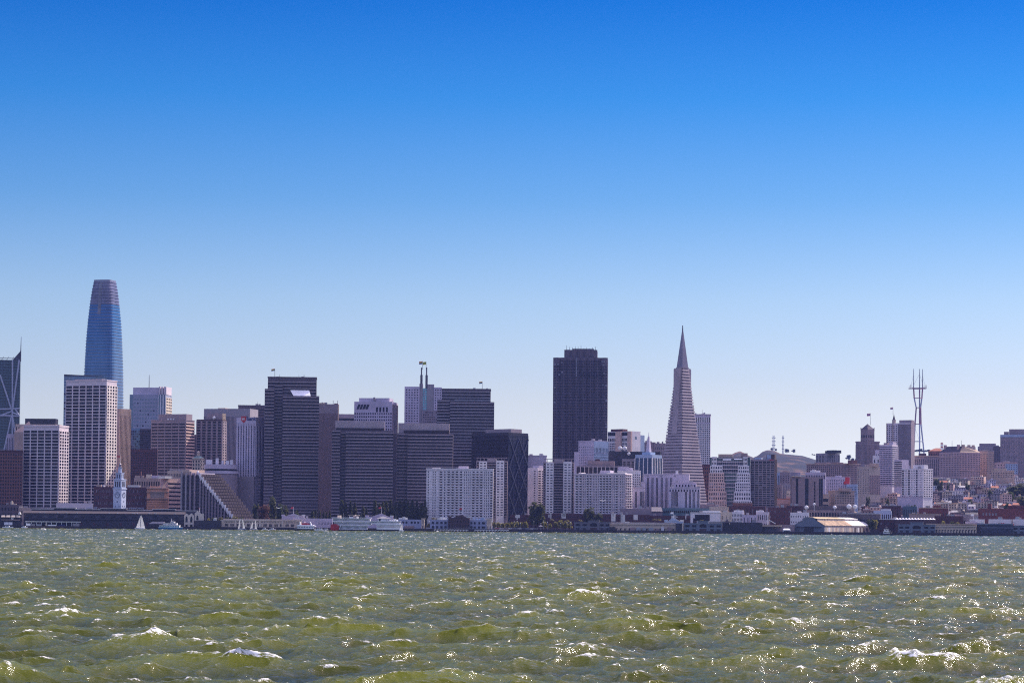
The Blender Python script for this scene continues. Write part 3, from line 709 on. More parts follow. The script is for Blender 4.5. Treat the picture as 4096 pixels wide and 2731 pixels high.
for px in (1117, 1195, 1212, 1218): MB().tube((b.ux(px, 1500)-b.wA, 12, b.h), (b.ux(px, 1500)-b.wA, 12, b.h+5), .25, .12).build('antenna', M['steel_dark'], b.e)
b = Bld('office_tower', 'black tower with fine vertical ribs and a pale cap right of the tallest banded slab', OT, 1267, 1352, 1356, 1616, 3160, 'dark_brown', alpha=5)
b.strips('A', 0, b.h-12, 26, .5, kind='glass_dark', proud=.6, fr='brown_stone'); b.strips('A', b.h-12, b.h, 26, .3, kind='grey_wall', proud=.6, fr='mauve_concrete'); b.roofbox(1276, 1298, 1611, 'roof_tan', .1, .5); b.roofbox(1336, 1352, 1613, 'brick', .1, .5); b.clutter(2)
for px in (1332, 1350): MB().tube((b.ux(px, 1600)-b.wA, 3, b.h), (b.ux(px, 1600)-b.wA, 3, b.h+5), .3, .3).build('antenna', M['steel_dark'], b.e)
b.flush()
b = Bld('office_tower', 'low grey banded tower top between the black ribbed tower and the lilac postmodern one', OT, 1350, 1425, None, 1656, 3450, 'mauve_concrete', depth=25); b.bands('A', b.h-40, b.h-3, 4, .35, proud=.3, kind='dark'); b.flush()
# lilac postmodern tower
b = Bld('office_tower', 'lilac tower with slanted skylights at its top left corner and four tall top windows', OT, 1417, 1569, 1591, 1606, 3280, 'lilac_wall', alpha=10)
b.roofbox(1434, 1556, 1591, 'lilac_wall', .1, .8); b.roofbox(1492, 1499, 1588, 'grey_wall', .05, .1, 'roof_fin')
for k in range(4):
    a = b.ux(1426+k*12, 1620)-b.wA; zt = b.z(1617); z0 = b.z(1636)
    MB().plate([(a, -.6, z0), (a+3, -.6, z0), (a+5.6, -.3, zt), (a+2.6, -.3, zt)], (0, .25, 0)).build('skylight', M['glass_dark'], b.e)
for k in range(4):
    a = b.ux(1504+k*13.3, 1640); b.pane('A', a, a+2.6, b.z(1652), b.z(1628), 'glass_dark')
b.grid('A', b.z(1736), b.z(1648), 17, 7, .62, .5, kind='mixed', proud=.35); b.strips('B', 0, b.h-3, 4, .55, kind='dark', proud=.7, fr='stone_dark'); b.flush()
b = slab_tower('wide dark banded slab left of the row of poplars, with a pale ribbed top fascia', 1330, 1573, 1722, 2960, [(1330, 1362, 1722, 12), (1364, 1385, 1728, 4), (1386, 1573, 1727, 12)], 2050, 12.7)
mb = MB(); b.fb(mb, 'A', b.ux(1342, 1700), b.ux(1539, 1700), b.h, b.z(1684), -26, -2); mb.build('penthouse', M['mauve_concrete'], b.e)
mb = MB(); b.fb(mb, 'A', b.ux(1344, 1700), b.ux(1537, 1700), b.h, b.z(1713), -2, -1.4); mb.build('top_windows', M['glass_brown'], b.e)
mb = MB()
for i in range(64): u = b.ux(1342+i*3.1, 1700); b.fb(mb, 'A', u, u+.35, b.z(1712), b.z(1685), -2, -1.6)
mb.build('fascia_rib', M['pale_concrete'], b.e)
mb = MB(); b.fb(mb, 'A', b.wA-.01, b.wA+4, 0, b.h-4, -30, 4); mb.build('side_slab', M['darker_concrete'], b.e); b.flush(100)
b = slab_tower('dark banded slab directly left of the white balconied slab, with a ribbed top fascia', 1589, 1812, 1736, 2970, [(1589, 1632, 1734, 4), (1633, 1812, 1736, 12)], 2050, 12.7)
mb = MB(); b.fb(mb, 'A', b.ux(1593, 1700), b.ux(1797, 1700), b.h, b.z(1693), -26, -2); mb.build('penthouse', M['mauve_concrete'], b.e)
mb = MB()
for i in range(66): u = b.ux(1593+i*3.1, 1700); b.fb(mb, 'A', u, u+.35, b.z(1718), b.z(1694), -2, -1.6)
mb.build('fascia_rib', M['pale_concrete'], b.e)
MB().box(b.ux(1616, 1700)-b.wA, b.ux(1797, 1700)-b.wA, 1.2, 2, b.h, b.z(1722)).build('top_windows', M['glass_brown'], b.e); b.flush(100)
b = slab_tower('tall dark banded slab behind, right of the tower with twin masts, flying a rainbow flag', 1767, 1962, 1558, 3120, [(1750, 1800, 1600, 6), (1768, 1962, 1562, 1), (1802, 1977, 1609, 10)], 2000, 12.2, lightness='grey_wall')
mb = MB(); b.fb(mb, 'A', b.ux(1819, 1600), b.ux(1962, 1600), b.z(1606), b.z(1599), .5, 8); mb.build('skylight', M['glass_pale'], b.e); b.parapet(1); b.flush(100)
# twin-masted tower
b = Bld('hotel_tower', 'pale tower of two wings joined by a cyan glass strip under twin masts with flags', 'hotel tower', 1618, 1767, None, 1549, 3300, 'lilac_wall', body=False, depth=30)
for (a, c, yt, f, nm) in ((1618, 1678, 1547, 0, 'wing'), (1677, 1691, 1535, -1, 'shoulder'), (1707, 1736, 1537, -1, 'shoulder'), (1735, 1767, 1549, 0, 'wing'), (1690, 1708, 1552, -3, 'link'), (1688, 1752, 1641, 1.5, 'link')):
    mb = MB(); b.fb(mb, 'A', b.ux(a, 1600), b.ux(c, 1600), 0, b.z(yt), -26, f); mb.build(nm, M['lilac_wall' if nm == 'wing' else 'grey_wall' if nm == 'shoulder' else 'stone_dark'], b.e)
mb = MB(); b.fb(mb, 'A', b.ux(1691, 1600), b.ux(1706.5, 1600), b.z(1641), b.z(1553), -3, -2.6); mb.build('glass_strip', M['cyan_glass'], b.e)
mb = MB()
for k in range(9): b.fb(mb, 'A', b.ux(1690.6, 1600), b.ux(1707, 1600), b.z(1562+k*9.5), b.z(1560+k*9.5), -2.7, -2.2)
b.fb(mb, 'A', b.ux(1697.6, 1600), b.ux(1698.8, 1600), b.z(1641), b.z(1553), -2.7, -2.3); mb.build('glazing_bar', M['lilac_wall'], b.e)
b.h = b.z(1549)
for (a, c, n) in ((1621, 1675, 5), (1737, 1766, 3)): b.grid('A', b.z(1700), b.h-2, n, 14, .5, .42, u0=b.ux(a, 1600), u1=b.ux(c, 1600), kind='mixed', lattice=False)
b.grid('A', b.z(1692), b.z(1645), 7, 5, .6, .5, u0=b.ux(1692, 1600), u1=b.ux(1750, 1600), kind='mixed', lattice=False)
for o_ in range(1): pass
for i_, w_ in enumerate(b.win[-35:]): b.win[-35+i_] = (*w_[:6], 1.6, w_[7])
for px in (1685.5, 1706): 
    u = b.ux(px, 1530)-b.wA
    MB().prism([(u-1.6, 1), (u+1.6, 1), (u+1.6, 4), (u-1.6, 4)], b.z(1552), b.z(1500)).prism([(u-.8, 1.6), (u+.8, 1.6), (u+.8, 3.4), (u-.8, 3.4)], b.z(1500), b.z(1470)).build('mast', M['steel_dark'], b.e)
b.flush()
# black cross-braced tower
b = Bld('office_tower', 'black box tower with faint crossed bracing on its right face, behind the white apartment slab', OT, 1887, 2034, 2113, 1729, 3010, 'black_metal', alpha=40)
b.roofbox(1930, 2068, 1714, 'mauve_concrete', .15, .7)
b.bands('A', 0, b.h-3, 25, .7, kind='glass_dark', proud=.15, fr='black_metal', mull=24, mw=.2, mproud=.3); b.bands('B', 0, b.h-3, 25, .7, kind='glass_navy', proud=.15, mull=4, mw=.1, mproud=.5, mfr='navy_slats', fr='black_metal')
mb = MB(); u = b.wB
hh = (b.h-8)/3.2
for k in range(3):
    z0 = b.h-8-(k+1)*hh; z1 = z0+hh
    for (a, c) in ((0, .5), (.5, 0), (.5, 1), (1, .5)):
        pass
    for a0, a1 in ((.02, .5), (.5, .98)):
        mb.tube((1.0, u*a0, z0), (1.0, u*a1, z1), .8, .8, 4); mb.tube((1.2, u*a1, z0), (1.2, u*a0, z1), .8, .8, 4)
mb.build('cross_bracing', M['navy_slats'], b.e); b.flush()

# white balconied slab (left of centre)
AP = 'apartment building'
def slab_apartments(b, y0, y1, n, lay, wall='white_concrete'):
    zt = b.z(y0); zb = b.z(y1)
    for (kind, a, c, k) in lay:
        u0 = b.ux(a, 1950); u1 = b.ux(c, 1950)
        if kind == 'w': b.grid('A', zb, zt, k, n, .42, .5, u0=u0, u1=u1, kind='mixed', lattice=False)
        else:
            b.grid('A', zb, zt, k, n, .55, .58, u0=u0, u1=u1, kind='lit', lattice=False)
            dz = (zt-zb)/n; du = (u1-u0)/k
            for j in range(n):
                for i in range(k):
                    o = (j+i) % 2*.0
                    b.win.append(('A', u0+i*du+du*.12, u0+i*du+du*.82, zb+j*dz, zb+j*dz+dz*.34, 'balcony_white', 1.4, 'balcony'))
    mb = MB(); dz = (zt-zb)/n
    for j in range(n+1): b.fb(mb, 'A', 0, b.wA, zb+j*dz-.14, zb+j*dz+.14, 0, .3)
    mb.build('floor_line', M[wall], b.e)
M['balcony_white'] = mat('balcony_white', (.70, .66, .70))
b = Bld('apartment_building', 'white balconied apartment slab, the leftmost of two wide ones, in front of the black tower', AP, 1706, 1973, None, 1878, 2800, 'white_concrete', depth=24)
slab_apartments(b, 1884, 2070, 18, [('w', 1708, 1718, 1), ('w', 1728, 1745, 2), ('b', 1754, 1773, 1), ('w', 1773, 1785, 1), ('b', 1786, 1852, 4), ('w', 1854, 1884, 4), ('b', 1886, 1933, 3), ('w', 1935, 1958, 3), ('b', 1958, 1973, 1)])
b.parapet(1.2); b.roofbox(1834, 1872, 1864, 'lilac_wall'); b.roofbox(1728, 1760, 1872, 'white_concrete'); b.flush(100)
def point_tower(label, xl, xr, y, D, panels, n, y1, box=None):
    b = Bld('apartment_tower', label, 'apartment tower', xl, xr, None, y, D, 'stone_dark', depth=26)
    zt = b.z(y+5); zb = b.z(y1)
    for a, c in panels:
        u0 = b.ux(a, 1950); u1 = b.ux(c, 1950); mb = MB(); b.fb(mb, 'A', u0, u1, 0, b.z(y-2 if a > xl+15 else y+3), 0, 2.0); mb.build('white_panel', M['white_concrete'], b.e)
        k0 = len(b.win); b.grid('A', zb, zt, 2, n, .62, .42, u0=u0+.4, u1=u1-.4, kind='mixed', lattice=False)
        for i in range(k0, len(b.win)): w = list(b.win[i]); w[6] = 2.06; b.win[i] = tuple(w)
    pan = sorted(panels); gaps = [(xl, pan[0][0])] + [(p[1], q[0]) for p, q in zip(pan, pan[1:])] + [(pan[-1][1], xr)]
    dz = (zt-zb)/n
    for a, c in gaps:
        if c-a < 5: continue
        u0 = b.ux(a, 1950); u1 = b.ux(c, 1950)
        for j in range(n): b.win.append(('A', u0+.5, u1-.5, zb+j*dz, zb+j*dz+dz*.3, 'stone_dark', 1.6, 'balcony')); b.win.append(('A', u0+.7, u1-.7, zb+j*dz+dz*.35, zb+j*dz+dz*.9, rnd.choice(PANES['lit']), .06, 'window'))
    if box: b.roofbox(*box)
    mb = MB()
    for k in range(9):
        u = -b.wA+b.wA*(k+.2)/9; mb.box(u, u+.5, .5, 1.2, b.h, b.h+3.2)
    mb.box(-b.wA, 0, .5, 1.2, b.h+3.2, b.h+3.9); mb.build('roof_pergola', M['stone_dark'], b.e); b.flush(100)
    return b
b = point_tower('narrow apartment tower with a white window panel between the balconied slab and the black tower', 1905, 2030, 1843, 2890, [(1916, 1947), (1984, 2016)], 21, 2065, (1950, 1985, 1834, 'grey_wall'))
b = Bld('office_block', 'low plain lilac block between the black tower and the very tall dark granite tower', 'office block', 2105, 2186, None, 1823, 3060, 'lilac_wall', depth=30); b.parapet(.8); b.flush()
b = Bld('apartment_tower', 'pale apartment tower with a dark balcony strip, right of the black box tower', 'apartment tower', 2111, 2150, 2178, 1870, 2900, 'pale_concrete', alpha=40)
b.grid('A', b.z(2050), b.h-3, 1, 18, .3, .45, u0=b.ux(2128, 1900), kind='mixed', lattice=False); b.grid('B', b.z(2050), b.h-3, 2, 18, .75, .55, kind='dark', proud=.8); b.roofbox(2125, 2165, 1861, 'lilac_wall'); b.flush()
b = point_tower('apartment tower with two white panels split by dark balconies, below the dark granite tower', 2173, 2296, 1848, 2860, [(2183, 2214), (2253, 2286)], 20, 2065, (2217, 2252, 1836, 'grey_wall'))
b = Bld('apartment_building', 'grey balconied apartment slab with a rounded balcony end, right of the two panelled towers', AP, 2297, 2500, 2527, 1896, 2810, 'pale_concrete', alpha=22)
slab_apartments(b, 1900, 2065, 16, [('b', 2300, 2330, 2), ('w', 2330, 2344, 2), ('b', 2345, 2368, 2), ('w', 2370, 2396, 4), ('b', 2397, 2447, 4), ('w', 2449, 2460, 2), ('b', 2460, 2474, 1), ('w', 2478, 2500, 3)], 'pale_concrete')
zt = b.z(1898); zb = b.z(2062)
for j in range(17):
    z = zb+(zt-zb)*j/16; MB().prism([(0, 0), (1.8, .5), (2.2, b.wB*.5), (1.8, b.wB-.5), (0, b.wB)], z, z+.35).build('balcony', M['balcony_white'], b.e)
b.grid('B', zb, zt, 3, 16, .4, .6, kind='mixed', lattice=False); b.parapet(1.0); b.roofbox(2309, 2320, 1889, 'white_wall'); b.roofbox(2390, 2430, 1880, 'lilac_wall', .4, .9); b.roofbox(2420, 2495, 1890, 'roof_white', .2, .5); b.flush(100)
# ---------------------------------------------------------------- centre and right side
# very tall dark granite tower with a zigzag front
def granite_tower():
    D = 3380; b = Bld('office_tower', 'very tall dark granite tower with a zigzag front and set back top, right of centre', OT, 2213, 2431, None, 1431, D, 'granite', body=False, depth=44)
    n = 8; W = b.wA
    def zig(u0, u1, n, dep, y):
        p = []
        for i in range(n): a = u0+(u1-u0)*i/n; c = u0+(u1-u0)*(i+1)/n; p += [(-W+a, y), (-W+a+(c-a)*.5, y-dep)]
        p += [(-W+u1, y), (-W+u1, b.wB), (-W+u0, b.wB)]; return p
    MB().prism(zig(0, W, n, 3.2, 0), -2, b.h).build('wall', M['granite'], b.e)
    h2 = b.z(1399); MB().prism(zig(b.ux(2257, 1400), b.ux(2389, 1400), 5, 3.0, 3), b.h, h2).build('upper_storeys', M['granite'], b.e)
    du = W/n
    for i in range(n):
        for (x0, y0, x1, y1, k) in ((i*du, 0, i*du+du/2, -3.2, 0), (i*du+du/2, -3.2, (i+1)*du, 0, 1)):
            L = math.hypot(x1-x0, y1-y0); nx, ny = (y1-y0)/L, -(x1-x0)/L
            for q in range(2):
                fa = .14+q*.46; fb_ = fa+.30
                ax, ay = -W+x0+(x1-x0)*fa, y0+(y1-y0)*fa; cx, cy_ = -W+x0+(x1-x0)*fb_, y0+(y1-y0)*fb_
                mb = MB(); top = b.h-4 if 0 < i < n-1 else b.h-12
                mb.plate([(ax+nx*.05, ay+ny*.05, 40), (cx+nx*.05, cy_+ny*.05, 40), (cx+nx*.05, cy_+ny*.05, top), (ax+nx*.05, ay+ny*.05, top)], (nx*.12, ny*.12, 0))
                mb.build('window_strip', M['glass_navy' if (k+q+i) % 3 else 'glass_dark'], b.e)
    zz = 44
    while zz < b.h-6: MB().prism(zig(0, W, n, 3.2, -.35)[:2*n+1]+[(-W+W, .4), (-W, .4)], zz, zz+1.2, cap=True).build('floor_band', M['granite'], b.e); zz += 3.95
    for (px, py) in ((2246, 1452), (2220, 1458), (2232, 1458), (2247, 1490), (2236, 1500), (2417, 1447), (2409, 1447), (2413, 1460), (2415, 1495), (2411, 1540), (2424, 1542), (2424, 1603), (2424, 1696), (2424, 1708), (2219, 1551), (2218, 1610)):
        u = b.ux(px, py)-W; z = b.z(py); MB().box(u-1, u+1.6, -3.6, .2, z-1.2, z+1.2).build('pale_pane', M['glass_pale'], b.e)  # pale panes at scattered spots on the front
    for k in range(12): u = b.ux(2306, 1500)-W; z = b.z(1433+k*6.3); MB().box(u-.8, u+.8, -4.0, -1, z-2, z).build('pale_pane', M['glass_pale'], b.e)  # column of reflections put in as pale panes
    for k in range(7): u = b.ux(2330+k*13, 1500)-W; z = b.z(1482+(k*7) % 19); MB().box(u-.6, u+.6, -4.0, -1, z-6, z).build('pale_pane', M['glass_grey'], b.e)  # short grey panes across the upper front
    for k in range(11):
        u = b.ux(2266+k*11.5, 1400)-W; MB().tube((u, 8, h2), (u, 8, h2+rnd.uniform(2, 7)), .35, .2).build('antenna', M['steel_dark'], b.e)
    MB().box(b.ux(2290, 1400)-W, b.ux(2375, 1400)-W, 8, 20, h2, h2+2).build('roof_vent', M['steel_dark'], b.e)
granite_tower()
b = Bld('office_block', 'lilac block with a blue right face in front of the dark granite tower', 'office block', 2314, 2376, 2433, 1763, 3050, 'lilac_wall', alpha=42)
b.grid('A', b.z(1950), b.h-6, 8, 16, .3, .4, kind='glass_grey', lattice=False)
mb = MB(); mb.box(.02, .5, 0, b.wB, b.z(1790), b.h); mb.build('top_band', M['blue_wall'], b.e)
b.strips('B', b.z(1810), b.z(1790), 10, .45, kind='mixed', proud=.5, fr='blue_wall'); b.grid('B', b.z(1890), b.z(1812), 13, 7, .5, .6, kind='dark', proud=.4, fr='blue_wall'); b.parapet(.5); b.flush()
b = Bld('office_block', 'low lilac annex left of the lilac and blue block', 'office block', 2297, 2316, None, 1807, 3030, 'lilac_wall', depth=20); b.flush()
b = Bld('office_block', 'flat brown glass block with thin pale piers above the grey balconied slab', 'office block', 2305, 2490, None, 1864, 2900, 'mauve_concrete', depth=30)
b.strips('A', 0, b.h-1, 11, .86, kind='brown', proud=.6, fr='pale_concrete'); b.roofbox(2351, 2458, 1843, 'brown_stone', .2, .7); b.roofbox(2380, 2400, 1835, 'dark_brick', .3, .5); b.flush()
b = Bld('office_block', 'white stepped tower with strong piers, right of the dark granite tower', 'office block', 2431, 2529, 2562, 1724, 3230, 'white_concrete', alpha=38)
for a, c in ((2432, 2467), (2488, 2515)):
    b.pane('A', b.ux(a, 1750), b.ux(c, 1750), b.z(1741), b.z(1727), 'glass_navy'); b.strips('A', b.z(1764), b.z(1751), 5, .75, u0=b.ux(a, 1750), u1=b.ux(c, 1750), kind='dark', proud=.5)
    b.grid('A', b.z(1806), b.z(1769), 5, 4, .75, .6, u0=b.ux(a, 1750), u1=b.ux(c, 1750), kind='mixed', proud=.4)
mb = MB(); b.fb(mb, 'A', b.ux(2467, 1750), b.ux(2488, 1750), 0, b.h, 0, 3); b.fb(mb, 'A', b.ux(2515, 1750), b.wA, 0, b.h, 0, 3); mb.build('pier', M['salmon_wall'], b.e)
b.roofbox(2440, 2487, 1714, 'dark_brick', .1, .7); b.pane('B', 6, 10, b.z(1756), b.z(1744), 'glass_blue'); MB().box(-6, 0, b.wB, b.wB+9, 0, b.z(1738)).build('lower_wing', M['blue_wall'], b.e); b.flush()
b = Bld('office_block', 'brown pierced parapet block behind, between the white stepped tower and the pyramid tower', 'office block', 2529, 2592, None, 1776, 3520, 'stone_dark', depth=25); b.grid('A', b.h-14, b.h-4, 14, 2, .5, .7, kind='glass_pale', lattice=False); b.parapet(.6); b.flush()
b = Bld('office_block', 'grey brown block with antennas directly left of the pyramid tower top half', 'office block', 2571, 2622, None, 1768, 3560, 'stone_dark', depth=25); b.strips('A', b.h-30, b.h, 9, .3, kind='glass_grey'); b.clutter(3); b.flush()
b = Bld('office_block', 'mauve block whose flat top meets the left slope of the pyramid tower', 'office block', 2618, 2680, None, 1772, 3500, 'mauve_concrete', depth=25); b.grid('A', b.h-40, b.h-4, 8, 5, .4, .4, kind='glass_grey', lattice=False); b.clutter(3); b.flush()
b = Bld('office_block', 'long dark glass block behind the blue glass ziggurat with a spire', 'office block', 2432, 2642, None, 1806, 3120, 'black_metal', depth=30)
b.strips('A', 0, b.h-8, 26, .75, kind='glass_navy', proud=.3, fr='darker_concrete'); mb = MB(); mb.ball((b.ux(2516, 1810)-b.wA, -1, b.h-3), 2.2); mb.build('satellite_dish', M['dish_white'], b.e)
for px in (2480, 2499): MB().ball((b.ux(px, 1800)-b.wA, 2, b.h+4), 3).build('satellite_dish', M['dish_white'], b.e)
b.flush()
b = Bld('office_block', 'mauve block with paired windows left of the blue glass ziggurat', 'office block', 2489, 2540, None, 1835, 3010, 'mauve_concrete', depth=20); b.grid('A', b.z(1880), b.h-3, 3, 4, .6, .6, kind='brown', proud=.4); b.flush()
# glass ziggurat
def ziggurat():
    D = 2990; c = P(2594, 1895, D); e = thing('office_block', 'tapering blue glass block with white ribs and thin spire, left of the pyramid tower', 'office block', (c.x, D, 3), -math.atan2(c.x, D)-R(30))
    w0 = (2655-2530)/F*D*.5*.74; w1 = (2652-2541)/F*D*.5*.70
    def z(py): return P(2594, py, D).z-3
    sq = lambda r: [(-r, -r), (r, -r), (r, r), (-r, r)]
    MB().prism(sq(w0), 0, z(1832), top=sq(w1)).build('glass_wall', M['glass_navy2'], e); MB().prism(sq(w1), z(1832), z(1819)).build('upper_wall', M['blue_wall'], e)
    MB().prism(sq(w1*.5), z(1819), z(1808)).build('crown', M['blue_wall'], e)
    H = z(1832)
    for s in (0, 1):
        for i in range(5):
            t = -1+2*i/4; a = (t*w0, -w0-.3, 0); q = (t*w1, -w1-.3, H)
            if s: a = (w0+.3, t*w0, 0); q = (w1+.3, t*w1, H)
            MB().tube(a, q, .55, .55, 4).build('rib', M['white_wall'], e)
    MB().prism(sq(2.6), z(1808), z(1762), top=sq(1.5)).prism(sq(1.5), z(1762), z(1745), top=sq(.8)).tube((0, 0, z(1745)), (0, 0, z(1727)), .5, .1).build('spire', M['lilac_wall'], e)
M['glass_navy2'] = mat('glass_navy2', (.03, .05, .11), rough=.2, spec=.3, noise=.3, scale=.08)
ziggurat()
b = Bld('office_block', 'white block of small square windows just right of the grey balconied slab', 'office block', 2470, 2561, None, 1884, 2890, 'white_concrete', depth=25); b.grid('A', b.z(1950), b.h-3, 12, 6, .5, .5, kind='dark', proud=.4); b.roofbox(2446, 2532, 1870, 'lilac_wall', .2, .6); b.roofbox(2474, 2515, 1866, 'lilac_wall', .1, .5); b.parapet(.6); b.flush()
# modernist white complex with vertical slots
SL = 'civic building'
def slots(b, spec, y0, y1):
    for px in spec:
        for k in (0, 1):
            u = b.ux(px+k*4.5, 1980); b.pane('A', u, u+.85, b.z(y1), b.z(y0), 'brown' if k else 'dark', name='window_strip')
b = Bld('civic_building', 'long white block with tall paired dark slots at the foot of the pyramid tower', SL, 2576, 2757, None, 1896, 2870, 'lilac_wall', depth=40)
slots(b, [2588, 2606, 2624, 2643, 2662, 2681], 1911, 2034)
b.fb(mb := MB(), 'A', 0, b.wA, b.h-1, b.h, 0, .3); mb.build('cornice', M['lilac_wall'], b.e)
for px in (2592, 2645, 2700): u = b.ux(px, 1900)-b.wA; MB().ball((u, -.4, b.z(1903)), 1.0).build('roundel', M['grey_wall'], b.e)
b.roofbox(2702, 2712, 1882, 'white_concrete', .1, .3); b.flush()
for (xl, xr, y, D, sp, y0, lb) in ((2532, 2578, 1949, 2840, [2540, 2560, 2570], 1966, 'lower left wing of the white slotted complex, with three slots'), (2565, 2580, 1929, 2850, [], 1950, 'blank lilac stair block between the wings of the white slotted complex'), (2688, 2785, 1930, 2835, [2738, 2750], 1947, 'stepped right wing of the white slotted complex with rooftop plant'),
        (2675, 2800, 1949, 2815, [2686, 2695, 2704, 2740, 2756, 2771, 2790], 1966, 'lowest front wing of the white slotted complex, dark slots over a dark base')):
    b = Bld('civic_building', lb, SL, xl, xr, None, y, D, 'lilac_wall', depth=22); slots(b, sp, y0, 2030)
    if xl in (2688, 2675): b.grid('A', b.h-5.4, b.h-2, 11 if xl == 2675 else 8, 1, .45, .8, kind='dark', lattice=False)
    b.parapet(.5); b.flush()

# the pyramid tower
def pyramid():
    D = 3100; ax = P(2727.3, 1303, D); zb = 3; zt = ax.z-zb
    base = P(2726, 2100, D); cx = base.x
    e = thing('skyscraper', 'slender white pyramid skyscraper tapering to a plain pointed spire with two shoulder wings', 'skyscraper', (cx, D, zb), -math.atan2(cx, D) - R(44))
    k = .1405*1.0/math.sqrt(2)*1.005      # half side per unit of height (corner towards us)
    def hs(z): return (zt-z)*k
    sq = lambda r: [(-r, -r), (r, -r), (r, r), (-r, r)]
    z1 = P(2727, 1473, D).z-zb
    MB().prism(sq(hs(0)-1.0), 0, z1, top=sq(hs(z1)-1.0)).build('wall', M['glass_dark'], e)
    z = 30; n = 0; step = (z1-30)/47
    while n < 47:
        a = z; c = z+step*.56; r0 = hs(a)+.55; r1 = hs(c)+.25
        MB().prism(sq(r0), a, c, top=sq(r1)).build('floor_band', M['quartz'], e)
        z += step; n += 1
    # slim piers between the windows of each floor, one set per face
    for f_ in range(4):
        mb = MB(); ro = Matrix.Rotation(f_*math.pi/2, 3, 'Z')
        for i in range(-15, 16):
            x = i*1.95
            zz = min(z1, zt-(abs(x)+.5)/k)
            if zz < 32: continue
            pts = [(x-.35, -hs(30)-.2, 30), (x+.35, -hs(30)-.2, 30), (x+.35, -hs(zz)-.2, zz), (x-.35, -hs(zz)-.2, zz)]
            mb.plate([ro @ Vector(q) for q in pts], ro @ Vector((0, .8, 0)))
        mb.build('mullion', M['quartz'], e)
    MB().prism(sq(hs(z1)+.4), z1, z1+1.2).build('shoulder_ledge', M['quartz'], e)
    MB().cone(sq(hs(z1)-.2), z1+1.2, (0, 0, zt-.5)).build('spire', M['spire_metal'], e)
    MB().tube((0, 0, zt-9), (0, 0, zt+.6), .9, .5, 6).build('beacon', M['steel_dark'], e)
    # wings: upright fins on two opposite faces, on the left and right of our view
    zw = P(2727, 1477, D).z-zb; zs_ = P(2727, 1737, D).z-zb
    for sgn in (-1, 1):
        ww = 4.6; xo = 10.8; zm = zt - xo/k
        p = [(hs(zs_)+.7, zs_), (xo+.7, zm), (xo+.7, zw), (2, zw), (hs(zs_)-3, zs_)]
        q = [Vector((-ww, sgn*a, c)) for a, c in p]
        if sgn > 0: q = q[::-1]
        MB().plate(q[::-1], (2*ww, 0, 0)).build('wing', M['quartz'], e)
        for zz in (zw,): MB().box(-ww+.3, ww-.3, min(sgn*2, sgn*xo), max(sgn*2, sgn*xo), zz, zz+1.0).build('wing_cap', M['quartz'], e)
    # plain shaft down the left visible face under the wing
    return e
M['quartz'] = mat('quartz', (.36, .295, .31), rough=.7)
pyramid()
b = Bld('office_tower', 'white gridded tower top emerging from behind the right slope of the pyramid tower', OT, 2760, 2842, None, 1658, 3260, 'lilac_wall', depth=32)
b.strips('A', b.z(1690), b.z(1668), 11, .4, kind='dark', proud=.5, fr='white_concrete'); b.grid('A', b.z(1870), b.z(1694), 11, 21, .55, .55, kind='dark', proud=.5, fr='white_concrete'); b.parapet(.8); b.flush(100)
b = Bld('office_block', 'dark red brown block under the white gridded tower, right of the pyramid tower', 'office block', 2795, 2842, None, 1857, 3160, 'dark_brick', depth=25); b.grid('A', 0, b.h-3, 6, 16, .55, .5, kind='dark', proud=.4, fr='brick'); b.flush()
# stepped white and green glass building
def stepped_glass():
    D = 2960; b = Bld('apartment_building', 'white stepped building with a green glass centre, right of the pyramid tower', AP, 2840, 3001, None, 1829, D, 'glass_green', depth=30)
    S = [(1827, 2847, 2867, 2973, 2990), (1862, 2841, 2890, 2952, 2997), (1892, 2836, 2896, 2947, 3001), (1929, 2835, 2901, 2941, 3002), (1966, 2834, 2906, 2936, 3003), (2002, 2833, 2907, 2935, 3007), (2024, 0, 0, 0, 0)]
    for i, (y, a, c, d, f) in enumerate(S[:-1]):
        z1 = b.z(y); z0 = b.z(S[i+1][0]) if i < len(S)-2 else 0
        for (p, q, m) in ((a, c, 'salmon_wall' if i > 1 else 'white_concrete'), (d, f, 'white_concrete')):
            u0 = b.ux(p, y); u1 = b.ux(q, y); n = 2.0+i*.9
            mb = MB(); b.fb(mb, 'A', u0, u1, z0, z1, -6, n); mb.build('stepped_wing', M[m], b.e)
            nv = max(2, int((z1-z0)/3.7)) if i < len(S)-2 else 3; zz0 = z0 if i < len(S)-2 else b.z(2024); nu = max(3, int((u1-u0)/2.6))
            k0 = len(b.win); b.grid('A', zz0, z1-.6, nu, nv, .52, .55, u0=u0+.3, u1=u1-.3, kind='mixed', lattice=False)
            for j in range(k0, len(b.win)): w = list(b.win[j]); w[6] = n+.06; b.win[j] = tuple(w)
    b.bands('A', b.z(2020), b.h-1, 13, .78, u0=b.ux(2868, 1900), u1=b.ux(2972, 1900), kind='green', proud=.5, fr='pale_concrete', mull=14, mw=.08)
    b.roofbox(2873, 2931, 1816, 'tan_wall', .1, .7); b.roofbox(2963, 2990, 1811, 'brown_stone', .3, .6)
    for (p, y) in ((2908, 1832), (2953, 1830)): u = b.ux(p, y)-b.wA; MB().plate([(u-5, -1.5, b.z(y+8)), (u+5, -1.5, b.z(y+8)), (u+5, 1, b.z(y)), (u-5, 1, b.z(y))], (0, .3, .3)).build('skylight', M['white_paint'], b.e)
    b.flush(100)
stepped_glass()
b = Bld('hotel_tower', 'dark gridded hotel with red lettering, right of the green glass stepped building', 'hotel tower', 3003, 3098, 3107, 1836, 2955, 'stone_dark', alpha=12)
